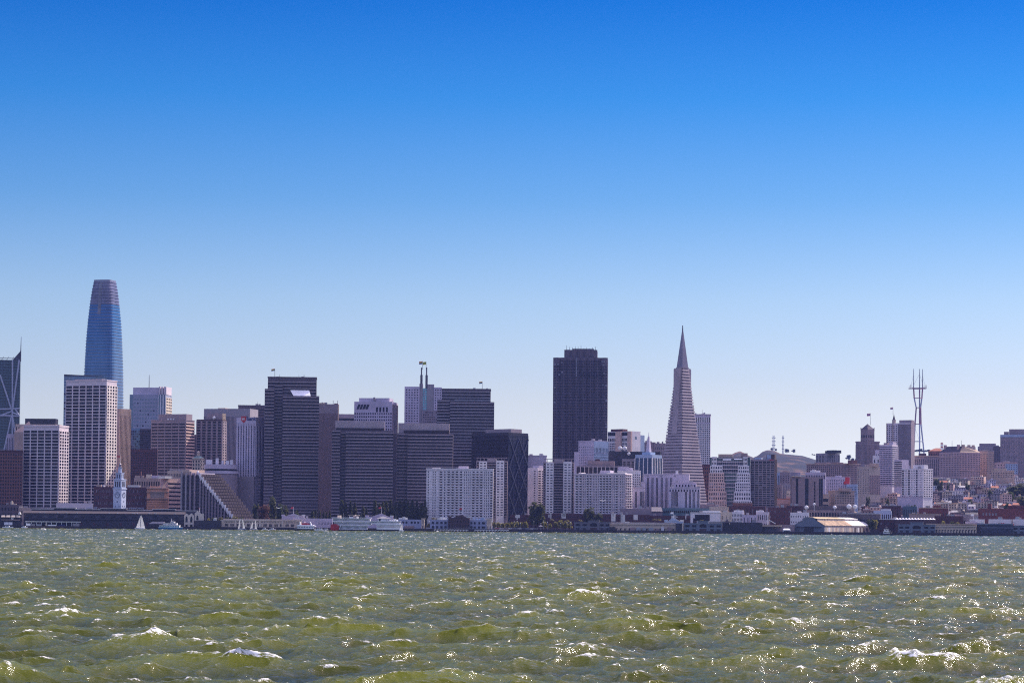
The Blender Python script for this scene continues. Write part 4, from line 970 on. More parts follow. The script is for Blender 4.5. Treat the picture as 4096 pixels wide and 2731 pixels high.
b.grid('A', b.z(1853), b.z(1843), 6, 1, .86, .8, kind='dark', proud=.9); b.grid('A', b.z(2024), b.z(1857), 6, 19, .86, .66, kind='mixed', proud=.9, fr='mauve_concrete'); b.strips('B', 0, b.h, 2, .5, kind='dark', fr='dark_brown')
b.roofbox(3016, 3045, 1830, 'blue_wall', .1, .6); b.roofbox(3064, 3097, 1816, 'dark_brown', .2, .9); MB().box(b.ux(3066, 1830)-b.wA, b.ux(3083, 1830)-b.wA, 2, 3, b.h, b.z(1818)).build('penthouse', M['blue_wall'], b.e)
text('Hilton', 2.5, 'red_paint', b.e, (b.ux(3076, 1840)-b.wA, -.2, b.z(1841)), xs=.95); b.flush(100)
OB = 'office block'
b = Bld('office_block', 'grey block with scattered windows right of the dark gridded hotel', OB, 3119, 3160, None, 1888, 3180, 'stone_dark', depth=20); b.grid('A', b.z(1930), b.h-4, 4, 4, .35, .5, kind='dark', lattice=False); b.roofbox(3130, 3155, 1881, 'tan_wall'); b.flush()
b = Bld('office_block', 'lilac block of thin vertical fins behind the tall blank brown brick tower', OB, 3155, 3202, None, 1888, 3260, 'grey_wall', depth=20); b.strips('A', 0, b.h, 11, .4, kind='glass_navy', proud=.6, fr='lilac_wall'); b.flush()
b = Bld('office_block', 'small blue grey tower sliver right of the dark gridded hotel', OB, 3100, 3122, None, 1891, 3300, 'blue_wall', depth=20); b.strips('A', 0, b.h-3, 4, .4, kind='glass_navy'); b.flush()
b = Bld('apartment_building', 'dull brown apartment block left of the blank brown brick tower', AP, 3100, 3128, None, 1938, 3110, 'brown_stone', depth=20); b.grid('A', b.z(2000), b.h-3, 4, 7, .4, .5, kind='mixed', lattice=False); b.flush()
b = Bld('apartment_building', 'lilac grey apartment block with rounded bays left of the blank brown brick tower', AP, 3124, 3162, None, 1936, 3140, 'grey_wall', depth=20)
for k in range(4): MB().prism(oval(-b.wA+2+k*3.2, 0, 1.3, 1.0, 8), 0, b.h-2).build('bay', M['grey_wall'], b.e)
b.grid('A', b.z(2000), b.h-3, 5, 7, .4, .5, kind='mixed', lattice=False); b.flush()
b = Bld('house', 'small cream house with a shaped top left of the blank brown brick tower', 'house', 3146, 3164, None, 1961, 3060, 'cream_wall', depth=12); b.grid('A', b.h-14, b.h-3, 3, 3, .35, .5, lattice=False); b.flush()
b = Bld('house', 'small pink house below the small cream house with a shaped top', 'house', 3144, 3164, None, 1984, 3020, 'pink_wall', depth=12); b.grid('A', b.h-8, b.h-2, 3, 2, .35, .5, lattice=False); b.flush()
b = Bld('terrace_block', 'long pink tile roofed row between the dark gridded hotel and the brown brick tower', 'row building', 3106, 3166, None, 1997, 2990, 'pink_wall', depth=12); b.grid('A', 2, b.h-3, 14, 3, .35, .5, lattice=False); b.roofbox(3107, 3160, 1993, 'roof_red', 0, 1, 'roof'); b.flush()
# blank brown brick tower
b = Bld('office_tower', 'blank brown brick tower with dark full height glass slots and a cream roof lip', OT, 3162, 3168, 3292, 1906, 2960, 'brown_stone', alpha=70)
for (p, q, m_) in ((3184, 3193, 'glass_dark'), (3220, 3234, 'glass_navy'), (3276, 3281, 'glass_dark'), (3282, 3291, 'glass_navy')):
    t = (p-3168)/124; t2 = (q-3168)/124; b.pane('B', b.wB*t, b.wB*t2, 2, b.h-2, m_, name='glass_slot')
for k in range(8): b.pane('B', b.wB*.71, b.wB*.755, b.z(1935+k*12.3), b.z(1925+k*12.3), 'glass_dark')
mb = MB(); mb.box(-1, 2.5, -1, b.wB*.28, b.h, b.h+.9); mb.build('roof_lip', M['cream_wall'], b.e); b.flush()
b = Bld('apartment_building', 'brown brick hotel block of many small windows with a cornice, behind the blank brick tower', AP, 3226, 3362, 3442, 1853, 3420, 'brown_stone', alpha=42)
b.grid('A', b.z(1960), b.h-3, 17, 12, .42, .5, kind='dark', lattice=False); b.grid('B', b.z(1960), b.h-3, 14, 12, .42, .5, kind='dark', lattice=False)
mb = MB(); mb.box(-b.wA-.8, .9, -.9, 0, b.h-1, b.h+.6); mb.box(0, .9, 0, b.wB, b.h-1, b.h+.6); mb.build('cornice', M['tan_wall'], b.e); b.roofbox(3235, 3280, 1846, 'brown_stone', .3, .6); b.roofbox(3300, 3325, 1847, 'brick', .3, .6); MB().box(3, 12, 12, 22, b.h, b.h+5).build('penthouse', M['brick'], b.e); b.flush(100)
b = Bld('apartment_tower', 'far grey block with dark vertical window strips standing alone above the brown brick hotel', 'apartment tower', 3264, 3298, 3359, 1812, 3720, 'grey_wall', alpha=50)
b.strips('A', 0, b.h-3, 3, .55, kind='dark', proud=.4, floors=30); b.strips('B', 0, b.h-3, 7, .5, kind='mixed', proud=.4, floors=30); b.roofbox(3288, 3298, 1802, 'black_metal', .2, .5); MB().box(0-2, 14, 6, 22, b.h, b.z(1800)).build('penthouse', M['black_metal'], b.e); b.flush()
b = Bld('office_block', 'white topped block with small windows directly behind the blank brick tower roof', OB, 3222, 3302, None, 1889, 3140, 'lilac_wall', depth=20); b.grid('A', b.h-9, b.h-3, 12, 1, .5, .8, kind='dark', lattice=False); b.roofbox(3240, 3280, 1881, 'white_wall'); b.roofbox(3248, 3262, 1877, 'white_wall', .1, .4); b.flush()
b = Bld('apartment_building', 'white apartment block with a red stair shaped patch on its upper right', AP, 3290, 3400, None, 1907, 3180, 'lilac_wall', depth=20)
b.grid('A', b.z(1970), b.h-3, 15, 9, .42, .5, kind='dark', lattice=False); b.roofbox(3340, 3365, 1901, 'lilac_wall'); mb = MB(); b.fb(mb, 'A', b.ux(3381, 1910), b.ux(3399, 1910), b.z(1936), b.z(1908), .1, .5); b.fb(mb, 'A', b.ux(3375, 1910), b.ux(3399, 1910), b.z(1936), b.z(1924), .5, .6); mb.build('painted_patch', M['red_paint'], b.e); b.flush()
b = Bld('apartment_building', 'blue grey apartment block below the red patch, with regular dark windows', AP, 3386, 3431, None, 1936, 3160, 'blue_wall', depth=20); b.grid('A', b.z(1985), b.h-3, 8, 6, .42, .5, kind='dark', lattice=False); b.flush()
b = Bld('apartment_building', 'beige apartment block with a darker brick right side and tan roof box', AP, 3429, 3478, 3520, 1865, 3300, 'beige_wall', alpha=45)
b.grid('A', b.z(1975), b.h-4, 5, 12, .3, .4, kind='mixed', lattice=False); b.grid('B', b.z(1975), b.h-12, 6, 11, .35, .4, kind='mixed', proud=.5, fr='brown_stone'); MB().box(-4, 4, 4, 14, b.h, b.z(1852)).build('penthouse', M['tan_wall'], b.e); b.clutter(2); b.flush()
b = Bld('apartment_building', 'cream block with an open arched roof storey before the white block with the red patch', AP, 3312, 3339, 3418, 1963, 3000, 'tan_wall', alpha=55)
b.grid('A', b.z(2020), b.h-4, 3, 5, .15, .3, lattice=False); b.grid('B', b.z(2015), b.z(1978), 12, 4, .45, .55, kind='mixed', lattice=False); b.strips('B', b.z(1974), b.z(1966), 5, .8, kind='glass_grey', proud=.8, fr='cream_wall', u0=b.wB*.25, u1=b.wB*.8)
MB().box(-3, 5, 8, 22, b.h, b.z(1951)).build('penthouse', M['tan_wall'], b.e); b.parapet(.6); b.flush()
b = Bld('office_block', 'tan block with two wide dark openings between the brown brick tower and the cream block', OB, 3290, 3316, None, 1975, 2990, 'beige_wall', depth=14); b.grid('A', b.h-26, b.h-4, 1, 3, .8, .5, kind='dark', lattice=False); b.flush()

# hilltop hotel with a peaked tower
def peaked_hotel():
    b = Bld('hotel', 'stepped brown brick hotel with a peaked square tower and flagpole on the hilltop', 'hotel', 3423, 3470, 3518, 1768, 4020, 'brown_stone', alpha=45)
    b.strips('A', b.z(1850), b.h-4, 10, .35, kind='dark', proud=.5, floors=14); b.strips('B', b.z(1850), b.h-4, 10, .35, kind='dark', proud=.5, floors=14); b.parapet(2)
    x0, x1 = P(3454, 1715, 4020).x, P(3510, 1715, 4020).x; w = (x1-x0)/math.sqrt(2)*.98; r = w/2
    cxl = -w*.62; cyl = w*.62
    top = b.z(1716); MB().prism([(cxl-r, cyl-r), (cxl+r, cyl-r), (cxl+r, cyl+r), (cxl-r, cyl+r)], b.h, top).build('tower', M['brown_stone'], b.e)
    for f in range(2):
        for i in range(4):
            for j in range(3):
                u = (i-1.5)*w/4.6
                a = (cxl+u, cyl-r-.1) if f == 0 else (cxl+r+.1, cyl+u); z0 = top-14-j*9
                MB().box(a[0]-.9, a[0]+.9, a[1]-.15, a[1]+.15, z0, z0+4.5).build('window', M['glass_dark'], b.e) if f == 0 else MB().box(a[0]-.15, a[0]+.15, a[1]-.9, a[1]+.9, z0, z0+4.5).build('window', M['glass_dark'], b.e)
    MB().cone([(cxl-r, cyl-r), (cxl+r, cyl-r), (cxl+r, cyl+r), (cxl-r, cyl+r)], top, (cxl, cyl, b.z(1693))).build('peaked_roof', M['mansard'], b.e)
    for (a, c) in ((-1, -1), (1, -1), (1, 1), (-1, 1)): MB().prism(oval(cxl+a*r*.95, cyl+c*r*.95, .8, .8, 6), top-2, top+3).build('corner_pinnacle', M['brown_stone'], b.e)
    b.flush(80); return b
peaked_hotel()
for (xl, xr, y, D, m, lb) in ((3500, 3520, 1799, 3800, 'lilac_wall', 'narrow white block beside the stepped brown hotel on the hilltop'), (3491, 3520, 1821, 3760, 'white_concrete', 'low white block with two windows below the narrow white block on the hilltop')):
    b = Bld('apartment_building', lb, AP, xl, xr, None, y, D, m, depth=16); b.grid('A', b.h-14, b.h-4, 2, 1, .3, .5, lattice=False); b.flush()
b = Bld('apartment_tower', 'pale banded apartment tower in front of the hilltop flag tower', 'apartment tower', 3518, 3568, 3592, 1778, 3480, 'pale_concrete', alpha=25)
b.bands('A', b.z(1940), b.h-2, 19, .48, kind='mixed', proud=.8, fr='lilac_wall', mull=8, mw=.12); b.bands('B', b.z(1940), b.h-2, 19, .48, kind='pale', proud=.8, fr='lilac_wall'); b.roofbox(3530, 3545, 1770, 'stone_dark'); b.roofbox(3552, 3567, 1766, 'lilac_wall'); b.flush(80)
b = Bld('office_block', 'banded block with a plain lilac right wall, right of the pale banded apartment tower', OB, 3577, 3608, 3635, 1838, 3400, 'lilac_wall', alpha=35)
b.bands('A', b.z(1945), b.h-2, 13, .5, kind='dark', proud=.6, fr='pale_concrete'); b.flush()
# hilltop tower with cone and flag
b = Bld('hotel_tower', 'tall pale hilltop tower of narrow windows with a dark slab side and a small spire', 'hotel tower', 3545, 3642, 3656, 1691, 4120, 'pale_concrete', alpha=18)
b.strips('A', b.z(1860), b.h-2, 12, .4, kind='dark', proud=.7, floors=24, fr='mauve_concrete', u0=b.ux(3592, 1700)); b.grid('A', b.z(1860), b.h-3, 5, 20, .5, .5, u1=b.ux(3590, 1700), kind='mixed', lattice=False)
MB().box(0, 1.2, 0, b.wB, 0, b.h+.5).build('side_wall', M['stone_dark'], b.e); MB().box(b.ux(3594, 1680)-b.wA, .5, 4, b.wB, b.h, b.z(1679)).build('penthouse', M['stone_dark'], b.e)
u = b.ux(3572, 1690)-b.wA; MB().prism(oval(u, 5, 3.4, 3.4, 8), b.h, b.z(1677)).build('turret', M['beige_wall'], b.e); MB().cone(oval(u, 5, 2.4, 2.4, 8), b.z(1677), (u, 5, b.z(1653))).build('spire', M['mansard'], b.e)
mb = MB(); mb.box(b.ux(3546, 1700)-b.wA, b.ux(3548, 1700)-b.wA, -1, 0, 0, b.h); mb.box(b.ux(3570, 1700)-b.wA, b.ux(3573, 1700)-b.wA, -1, 0, 0, b.h); mb.build('pier', M['tan_wall'], b.e); b.flush(90)
# grand hotel row
b = Bld('hotel', 'long pale hotel with tall arched windows and a cornice left of the mansard roofed block', 'hotel', 3652, 3757, None, 1822, 4150, 'mauve_concrete', depth=40)
b.strips('A', b.z(1900), b.h-6, 14, .35, kind='dark', proud=.6, floors=4); mb = MB(); b.fb(mb, 'A', 0, b.wA, b.h-2, b.h, 0, 1.2); mb.build('cornice', M['tan_wall'], b.e); b.roofbox(3674, 3704, 1812, 'dark_brown'); b.flush()
b = Bld('club_house', 'red brick house with a hipped tile roof above the long pale hotel', 'house', 3713, 3770, None, 1803, 4180, 'brick', depth=30)
MB().prism([(-b.wA, 0), (0, 0), (0, 30), (-b.wA, 30)], b.h, b.z(1791), top=[(-b.wA+12, 10), (-4, 10), (-4, 20), (-b.wA+12, 20)]).build('roof', M['roof_red'], b.e); b.grid('A', b.h-16, b.h-3, 6, 2, .35, .55, lattice=False); b.flush()
b = Bld('apartment_building', 'grand pinkish apartment block with a steep roof, dark left and tan right', AP, 3757, 3839, 3921, 1807, 4000, 'pink_wall', alpha=45)
b.grid('A', b.z(1905), b.h-2, 13, 11, .42, .5, kind='dark', lattice=False); b.grid('B', b.z(1905), b.h-2, 13, 11, .42, .5, kind='dark', proud=.0, fr='pink_wall', lattice=False)
hh = b.z(1783)
mb = MB(); mb.plate([(-b.wA, 0, b.h), (0, 0, b.h), (-2, 8, hh), (-b.wA+9, 8, hh)], (0, .6, 0)); mb.build('roof', M['mansard'], b.e)
mb = MB(); mb.plate([(0, 0, b.h), (0, b.wB, b.h), (-8, b.wB-9, hh), (-2, 8, hh)], (-.6, 0, 0)); mb.build('roof', M['roof_tan'], b.e); MB().box(-b.wA+9, -3, 8, b.wB-8, b.h, hh-.4).build('attic', M['beige_wall'], b.e)
for (x, y, m_) in ((-b.wA+8, 6, 'pink_wall'), (-8, 5, 'pink_wall'), (-4, 12, 'tan_wall'), (-5, b.wB*.55, 'tan_wall'), (-6, b.wB*.78, 'tan_wall')): MB().box(x-1.8, x+1.8, y-2, y+2, b.h+2, hh+2.5).build('chimney', M[m_], b.e)
mb = MB(); mb.box(-b.wA-.5, .8, -.8, 0, b.z(1827), b.z(1825)); mb.box(0, .8, 0, b.wB, b.z(1882), b.z(1880)); mb.build('cornice', M['salmon_wall'], b.e)
for px in (-30, -8): MB().tube((px, 12, hh), (px, 12, hh+10), .3, .2, 4).build('antenna', M['steel_dark'], b.e)
b.flush(100)
b = Bld('apartment_building', 'orange brown brick block with a lilac right face right of the grand steep roofed block', AP, 3918, 3948, 3976, 1803, 4050, 'tan_wall', alpha=45)
b.grid('A', b.z(1895), b.h-4, 5, 11, .35, .45, lattice=False, kind='dark'); b.grid('B', b.z(1895), b.h-4, 5, 11, .4, .45, kind='mixed', proud=.0, lattice=False); b.parapet(1.5, m='grey_wall'); b.flush()
b = Bld('apartment_building', 'plain grey brown block with a flat top on the skyline behind the orange brown block', AP, 3911, 3985, None, 1785, 4420, 'mauve_concrete', depth=25); b.roofbox(3917, 3983, 1773, 'stone_dark', .1, .9); b.grid('A', b.h-40, b.h-4, 8, 8, .35, .45, lattice=False, kind='mixed'); b.flush()
b = Bld('apartment_building', 'narrow dark grey block left of the big tower at the right edge', AP, 3972, 4001, None, 1785, 4250, 'dark_concrete', depth=22); b.grid('A', b.h-70, b.h-4, 4, 16, .35, .45, lattice=False, kind='mixed'); b.roofbox(3980, 3996, 1780, 'grey_wall'); b.flush()
b = Bld('apartment_tower', 'big plain mauve grey tower with a blue top band cut by the right picture edge', 'apartment tower', 4001, 4150, None, 1738, 3930, 'stone_dark', depth=40)
b.grid('A', b.z(1890), b.h-9, 22, 26, .3, .45, kind='mixed', lattice=False, skip=.35); b.strips('A', 0, b.h-9, 7, .02, kind='dark', proud=.02, fr='stone_dark'); mb = MB(); b.fb(mb, 'A', 0, b.wA, b.h-4, b.h, 0, 1); mb.build('top_band', M['blue_wall'], b.e)
b.roofbox(4036, 4140, 1715, 'stone_dark', .2, .8)
for k in range(4): MB().prism(oval(b.ux(4018+k*5, 1730)-b.wA, 4, 1, 1, 6), b.h, b.h+5).build('roof_vent', M['stone_dark'], b.e)
b.flush()
b = Bld('apartment_building', 'pink and lilac apartment block below the big tower at the right edge', AP, 3978, 4022, 4070, 1849, 3860, 'pink_wall', alpha=48); b.grid('A', b.z(1895), b.h-2, 4, 4, .35, .5, lattice=False, kind='mixed'); b.grid('B', b.z(1895), b.h-2, 5, 5, .4, .5, kind='mixed', proud=.3, fr='blue_wall'); b.parapet(.6); b.flush()
b = Bld('apartment_building', 'low tan block of arched windows below the orange brown block', AP, 3964, 4056, None, 1880, 3760, 'tan_wall', depth=20); b.grid('A', b.z(1910), b.h-3, 14, 3, .45, .55, lattice=False, kind='mixed'); b.roofbox(3975, 4025, 1874, 'roof_tan', .1, .8); b.flush()
# white block with balcony columns
b = Bld('apartment_building', 'white apartment block with four dark balcony columns low on the hillside', AP, 3607, 3693, 3730, 1875, 3170, 'white_concrete', alpha=32)
for (p, q, k, n) in ((3608, 3616, 'b', 1), (3617, 3631, 'w', 2), (3632, 3640, 'b', 1), (3642, 3662, 'w', 3), (3663, 3671, 'b', 1), (3673, 3690, 'w', 3)):
    u0 = b.ux(p, 1900); u1 = b.ux(q, 1900); b.grid('A', b.z(1988), b.z(1878), n, 12, .85 if k == 'b' else .4, .72 if k == 'b' else .35, u0=u0, u1=u1, kind='lit' if k == 'b' else 'dark', lattice=False)
b.grid('B', b.z(1988), b.z(1878), 4, 12, .6, .5, kind='mixed', proud=.6); b.roofbox(3645, 3690, 1858, 'white_concrete', .2, .6); b.parapet(.8); b.flush(100)
b = Bld('garage', 'long blank lilac podium wall under the white block with dark balcony columns', 'garage', 3590, 3692, None, 1987, 3120, 'lilac_wall', depth=30); b.parapet(.6); b.flush()
# ---------------------------------------------------------------- television mast, far hills' masts
def tripod_mast():
    D = 8050
    def q(px, py, dy=0): return P(px, py, D+dy)
    base = q(3676, 1800); zb = min(ground_z(base.x, D), base.z)-12
    e = thing('television_mast', 'huge three legged red and white television mast on the far hill at the right', 'broadcast mast', (base.x, D, zb))
    def L(px, py, dy=0): p = q(px, py, dy); return (p.x-base.x, dy, p.z-zb)
    def rad(py): return 0
    legs = {'l': [(3654.5, 1475), (3654.5, 1555), (3657, 1592), (3665, 1630), (3660, 1696), (3656, 1790), (3654, 1830)],
            'm': [(3678, 1475), (3678.3, 1555), (3678.5, 1592), (3678.5, 1630), (3678.5, 1696), (3678.5, 1790), (3678.5, 1830)],
            'r': [(3690, 1476), (3690, 1555), (3687.5, 1592), (3682.5, 1630), (3684, 1696), (3694, 1790), (3698, 1830)]}
    dy = {'l': 14, 'm': -18, 'r': 14}
    for k_, pts in legs.items():
        f = [1.1, 1.0, .8, .45, .6, 1.1, 1.3]
        pt = [L(a, b_, dy[k_]*f[i]) for i, (a, b_) in enumerate(pts)]
        MB().tube(pt[0], pt[1], .8, 1.6, 6).build('antenna', M['steel_dark'], e)
        for i in range(1, 6): MB().tube(pt[i], pt[i+1], 2.3, 2.3, 6).build('leg', M['white_brace' if i > 3 else 'mast_red' if i % 2 else 'steel'], e)
    for i, py in enumerate((1555, 1592, 1630, 1696, 1765)):
        def at(k_):
            pts = legs[k_]; f = [1.1, 1.0, .8, .45, .6, 1.1, 1.3]
            for j in range(6):
                if pts[j][1] <= py <= pts[j+1][1]:
                    t = (py-pts[j][1])/(pts[j+1][1]-pts[j][1]); return L(pts[j][0]*(1-t)+pts[j+1][0]*t, py, dy[k_]*(f[j]*(1-t)+f[j+1]*t))
        a, c, d = at('l'), at('m'), at('r')
        mb = MB()
        for p_, r_ in ((a, c), (c, d), (d, a)): mb.tube(p_, r_, 1.7 if py != 1765 else 2.0, k=4)
        mb.build('crossbeam', M['mast_red' if py < 1700 else 'steel'], e)
    a = L(3636, 1553); d = L(3707, 1553)
    for x in (a, d): pass
    MB().tube((a[0], 10, a[2]), (d[0], 10, d[2]), 2.2, k=4).tube((a[0]+8, -14, a[2]), (d[0]-8, -14, d[2]), 2.0, k=4).build('top_platform', M['mast_red'], e)
    mb = MB()
    for px in (3637, 3642, 3645, 3699, 3703, 3706): p = L(px, 1553); mb.tube(p, (p[0], p[1], p[2]+rnd.uniform(7, 14)), .8, .4, 4)
    mb.build('small_antennas', M['mast_red'], e)
    mb = MB(); 
    for (x1, y1, x2, y2) in ((3641, 1553, 3654, 1500), (3703, 1553, 3690, 1500), (3648, 1553, 3678, 1495), (3696, 1553, 3678, 1495), (3657, 1700, 3678, 1765), (3690, 1700, 3680, 1765), (3662, 1640, 3660, 1700), (3680, 1640, 3684, 1696)): mb.tube(L(x1, y1), L(x2, y2), .35, .35, 3)
    mb.build('guy_wires', M['steel'], e)
tripod_mast()
def lattice_mast(label, px, ytop, ybot, D, w, m='white_brace'):
    a = P(px, ytop, D); b_ = P(px, ybot, D); zb = min(b_.z, ground_z(b_.x, D)+8)-6; e = thing('radio_mast', label, 'radio mast', (b_.x, D, zb)); H = a.z-zb
    mb = MB()
    for (sx, sy) in ((-1, -1), (1, -1), (0, 1)): mb.tube((sx*w, sy*w, 0), (sx*w*.7, sy*w*.7, H), .7, .5, 4)
    n = int(H/8)
    for i in range(n):
        z = H*i/n; s = w*(1-.3*i/n); s2 = w*(1-.3*(i+1)/n)
        mb.tube((-s, -s, z), (s2, -s2, z+H/n), .35, k=3); mb.tube((s, -s, z), (-s2, -s2, z+H/n), .35, k=3); mb.tube((-s, -s, z), (s, -s, z), .35, k=3)
    mb.build('lattice', M[m], e)
    for i in range(4): z = H*(.25+.2*i); MB().box(-w-2.2, w+2.2, -w-1, -w, z, z+2.2).build('antenna_panel', M['white_brace'], e)
lattice_mast('wide lattice radio mast with panels, the left one on the far bare hill', 3094, 1741, 1806, 7850, 4.0)
lattice_mast('thin lattice radio mast, the right one on the far bare hill', 3131.5, 1741, 1808, 7850, 1.8)

# ---------------------------------------------------------------- trees
def leafmat(name, col, rough=.75):
    m, t, b = nodes(name); N_ = t.nodes.new; Lk = t.links.new
    oi = N_('ShaderNodeNewGeometry'); n = N_('ShaderNodeTexNoise'); n.inputs['Scale'].default_value = .45; n.inputs['Detail'].default_value = 3
    Lk(oi.outputs['Position'], n.inputs['Vector'])
    r = N_('ShaderNodeMapRange'); r.inputs[1].default_value = .3; r.inputs[2].default_value = .7; r.inputs[3].default_value = .55; r.inputs[4].default_value = 1.5; Lk(n.outputs[0], r.inputs[0])
    r2 = N_('ShaderNodeMath'); r2.operation = 'MULTIPLY_ADD'; r2.inputs[1].default_value = .5; r2.inputs[2].default_value = .75; Lk(oi.outputs['Random Per Island'], r2.inputs[0])
    r3 = N_('ShaderNodeMath'); r3.operation = 'MULTIPLY'; Lk(r.outputs[0], r3.inputs[0]); Lk(r2.outputs[0], r3.inputs[1])
    mx = N_('ShaderNodeVectorMath'); mx.operation = 'SCALE'; mx.inputs[0].default_value = col; Lk(r3.outputs[0], mx.inputs['Scale']); Lk(mx.outputs[0], b.inputs['Base Color'])
    b.inputs['Roughness'].default_value = rough; b.inputs['Specular IOR Level'].default_value = .2; M[name] = m
    tl = N_('ShaderNodeBsdfTranslucent'); Lk(mx.outputs[0], tl.inputs[0]); ms = N_('ShaderNodeMixShader'); ms.inputs[0].default_value = .45
    Lk(b.outputs[0], ms.inputs[1]); Lk(tl.outputs[0], ms.inputs[2]); Lk(ms.outputs[0], t.nodes['Material Output'].inputs[0])
leafmat('leaf_dark', (.075, .080, .030)); leafmat('leaf_green', (.070, .085, .030)); leafmat('leaf_yellow', (.22, .20, .05)); leafmat('leaf_brown', (.13, .065, .04)); leafmat('leaf_palm', (.16, .14, .045)); leafmat('leaf_far', (.035, .045, .04))
TG = {}
def foliage(kind, seed):
    """unit crown: leaf clumps through an ellipsoid, height 1 from z=0, width about .5"""
    key = (kind, seed)
    if key in TG: return TG[key]
    r = random.Random(seed*7+len(kind)); v = []; f = []
    n = {'poplar': 1100, 'round': 620, 'oak': 700, 'cypress': 360}[kind]
    lobes = [(r.uniform(-.55, .55), r.uniform(-.55, .55), r.uniform(.15, .85), r.uniform(.35, .6)) for _ in range(9)]
    for _ in range(n):
        if kind in ('poplar', 'cypress'):
            z = r.random()**.9; w = (math.sin(math.pi*min(1, z*.93+.06))**.55)*.5*(1-.35*z)*(1+.3*math.sin(z*21+seed)); a = r.uniform(0, 6.283); q = w*math.sqrt(r.random())
            c = (q*math.cos(a), q*math.sin(a), z); s = r.uniform(.10, .17)
        else:
            l = r.choice(lobes); a = r.uniform(0, 6.283); cz = r.uniform(-1, 1); q = l[3]*r.random()**.4
            st = math.sqrt(1-cz*cz); c = (l[0]*.55+q*st*math.cos(a)*.6, l[1]*.55+q*st*math.sin(a)*.6, min(1.02, max(0, l[2]+q*cz*.5))); s = r.uniform(.07, .13)
        n0 = len(v); d = Vector((r.gauss(0, 1), r.gauss(0, 1), r.gauss(0, 1)+.4)).normalized(); u = d.orthogonal().normalized()*s; w_ = d.cross(u)*.9
        for g in ((1, 0), (.2, .9), (-1, .1), (-.3, -.9)): p = u*g[0]+w_*g[1]+d*(.25*s*g[0]*g[1]); v.append((c[0]+p.x, c[1]+p.y, c[2]+p.z*(.4 if kind in ('poplar', 'cypress') else .7)))
        f.append((n0, n0+1, n0+2, n0+3))
    TG[key] = (v, f); return TG[key]
def tree(name, label, px, ybot, ytop, D, wpx, leaf='leaf_dark', kind='poplar', group=None, cat='tree'):
    p = P(px, ytop, D); zb = ground_z(p.x, D) if ybot is None else max(ground_z(p.x, D)-1, P(px, ybot, D).z)
    if D < 6000: zb = ground_z(p.x, D)
    H = p.z-zb; w = wpx/F*D
    e = thing(name, label, cat, (p.x, D, zb), rnd.uniform(0, 6), group)
    tr = MB(); th = H*(.12 if kind in ('poplar', 'cypress') else .32); tr.tube((0, 0, -.5), (0, 0, th+H*.3), max(.25, w*.05), max(.12, w*.02), 6)
    for i in range(5):
        a = i*1.3; tr.tube((0, 0, th*.8+i*H*.05), (math.cos(a)*w*.3, math.sin(a)*w*.3, th+H*(.25+.1*i)), max(.12, w*.02), .06, 4)
    tr.build('trunk', M['wood'], e)
    v, f = foliage(kind, rnd.randint(0, 6)); mb = MB(); k = w*(1.25 if kind in ('poplar', 'cypress') else 1.0)
    mb.v = [(x*k, y*k, th*.7+z*(H-th*.7)) for x, y, z in v]; mb.f = list(f); mb.build('crown', M[leaf], e)
    return e
def palm(label, px, ytop, D, h=None):
    p = P(px, ytop, D); zb = ground_z(p.x, D); H = p.z-zb-1.0; e = thing('palm_tree', label, 'palm tree', (p.x, D, zb), rnd.uniform(0, 6), 'palms along the waterfront road')
    MB().tube((0, 0, 0), (0, 0, H*.95), .4, .28, 6).build('trunk', M['wood'], e)
    mb = MB()
    for i in range(26):
        a = i*2.4; t = rnd.uniform(-.2, 1.0); L = rnd.uniform(2.4, 3.6); ca, sa = math.cos(a), math.sin(a); pp = [(0, 0, H*.93)]
        for j in range(1, 4): s = j/3; pp.append((ca*L*s*(1-.15*t), sa*L*s*(1-.15*t), H*.93+L*(t*.7*s-.55*s*s)))
        for u, w in zip(pp, pp[1:]): mb.face((u[0]-sa*.4, u[1]+ca*.4, u[2]), (u[0]+sa*.4, u[1]-ca*.4, u[2]), (w[0]+sa*.32, w[1]-ca*.32, w[2]), (w[0]-sa*.32, w[1]+ca*.32, w[2]))
    mb.build('crown', M['leaf_palm'], e)
ORD = ['first', 'second', 'third', 'fourth', 'fifth', 'sixth', 'seventh', 'eighth', 'ninth', 'tenth', 'eleventh', 'twelfth', 'thirteenth', 'fourteenth', 'fifteenth', 'sixteenth', 'seventeenth', 'eighteenth', 'nineteenth', 'twentieth', 'twenty first', 'twenty second', 'twenty third', 'twenty fourth', 'twenty fifth', 'twenty sixth', 'twenty seventh', 'twenty eighth', 'twenty ninth', 'thirtieth']
# poplars in front of the banded slabs
for i, (px, y, w) in enumerate([(1545, 2006, 22), (1563, 2001, 20), (1583, 2007, 18), (1600, 2001, 22), (1617, 2000, 20), (1632, 2003, 18), (1650, 2003, 24), (1668, 2007, 18), (1686, 2012, 20), (1700, 2006, 18)]):
    tree('poplar', 'dark poplar, %s from left in the close row left of the white balconied slab' % ORD[i], px, None, y, 2790+rnd.uniform(-12, 12), w, 'leaf_dark', 'poplar', 'poplars in a close row by the balconied slab')
for i, (px, y, w) in enumerate([(1250, 2042, 16), (1264, 2038, 14), (1279, 2042, 10), (1295, 2046, 10), (1306, 2048, 9), (1319, 2044, 11), (1368, 2002, 22), (1383, 2010, 16), (1402, 2006, 16), (1419, 2012, 18), (1452, 2024, 16), (1466, 2030, 12), (1500, 2002, 20), (1517, 2014, 18), (1532, 2008, 18)]):
    tree('poplar', 'slim poplar, %s from left of those rising behind the riverboat' % ORD[i], px, None, y, 2780+rnd.uniform(-12, 12), w, 'leaf_dark', 'poplar', 'poplars scattered behind the riverboat')
tree('tree', 'rusty brown round tree at the foot of the tallest banded slab', 1058, None, 2019, 2780, 52, 'leaf_brown', 'round', 'trees by the tallest banded slab')
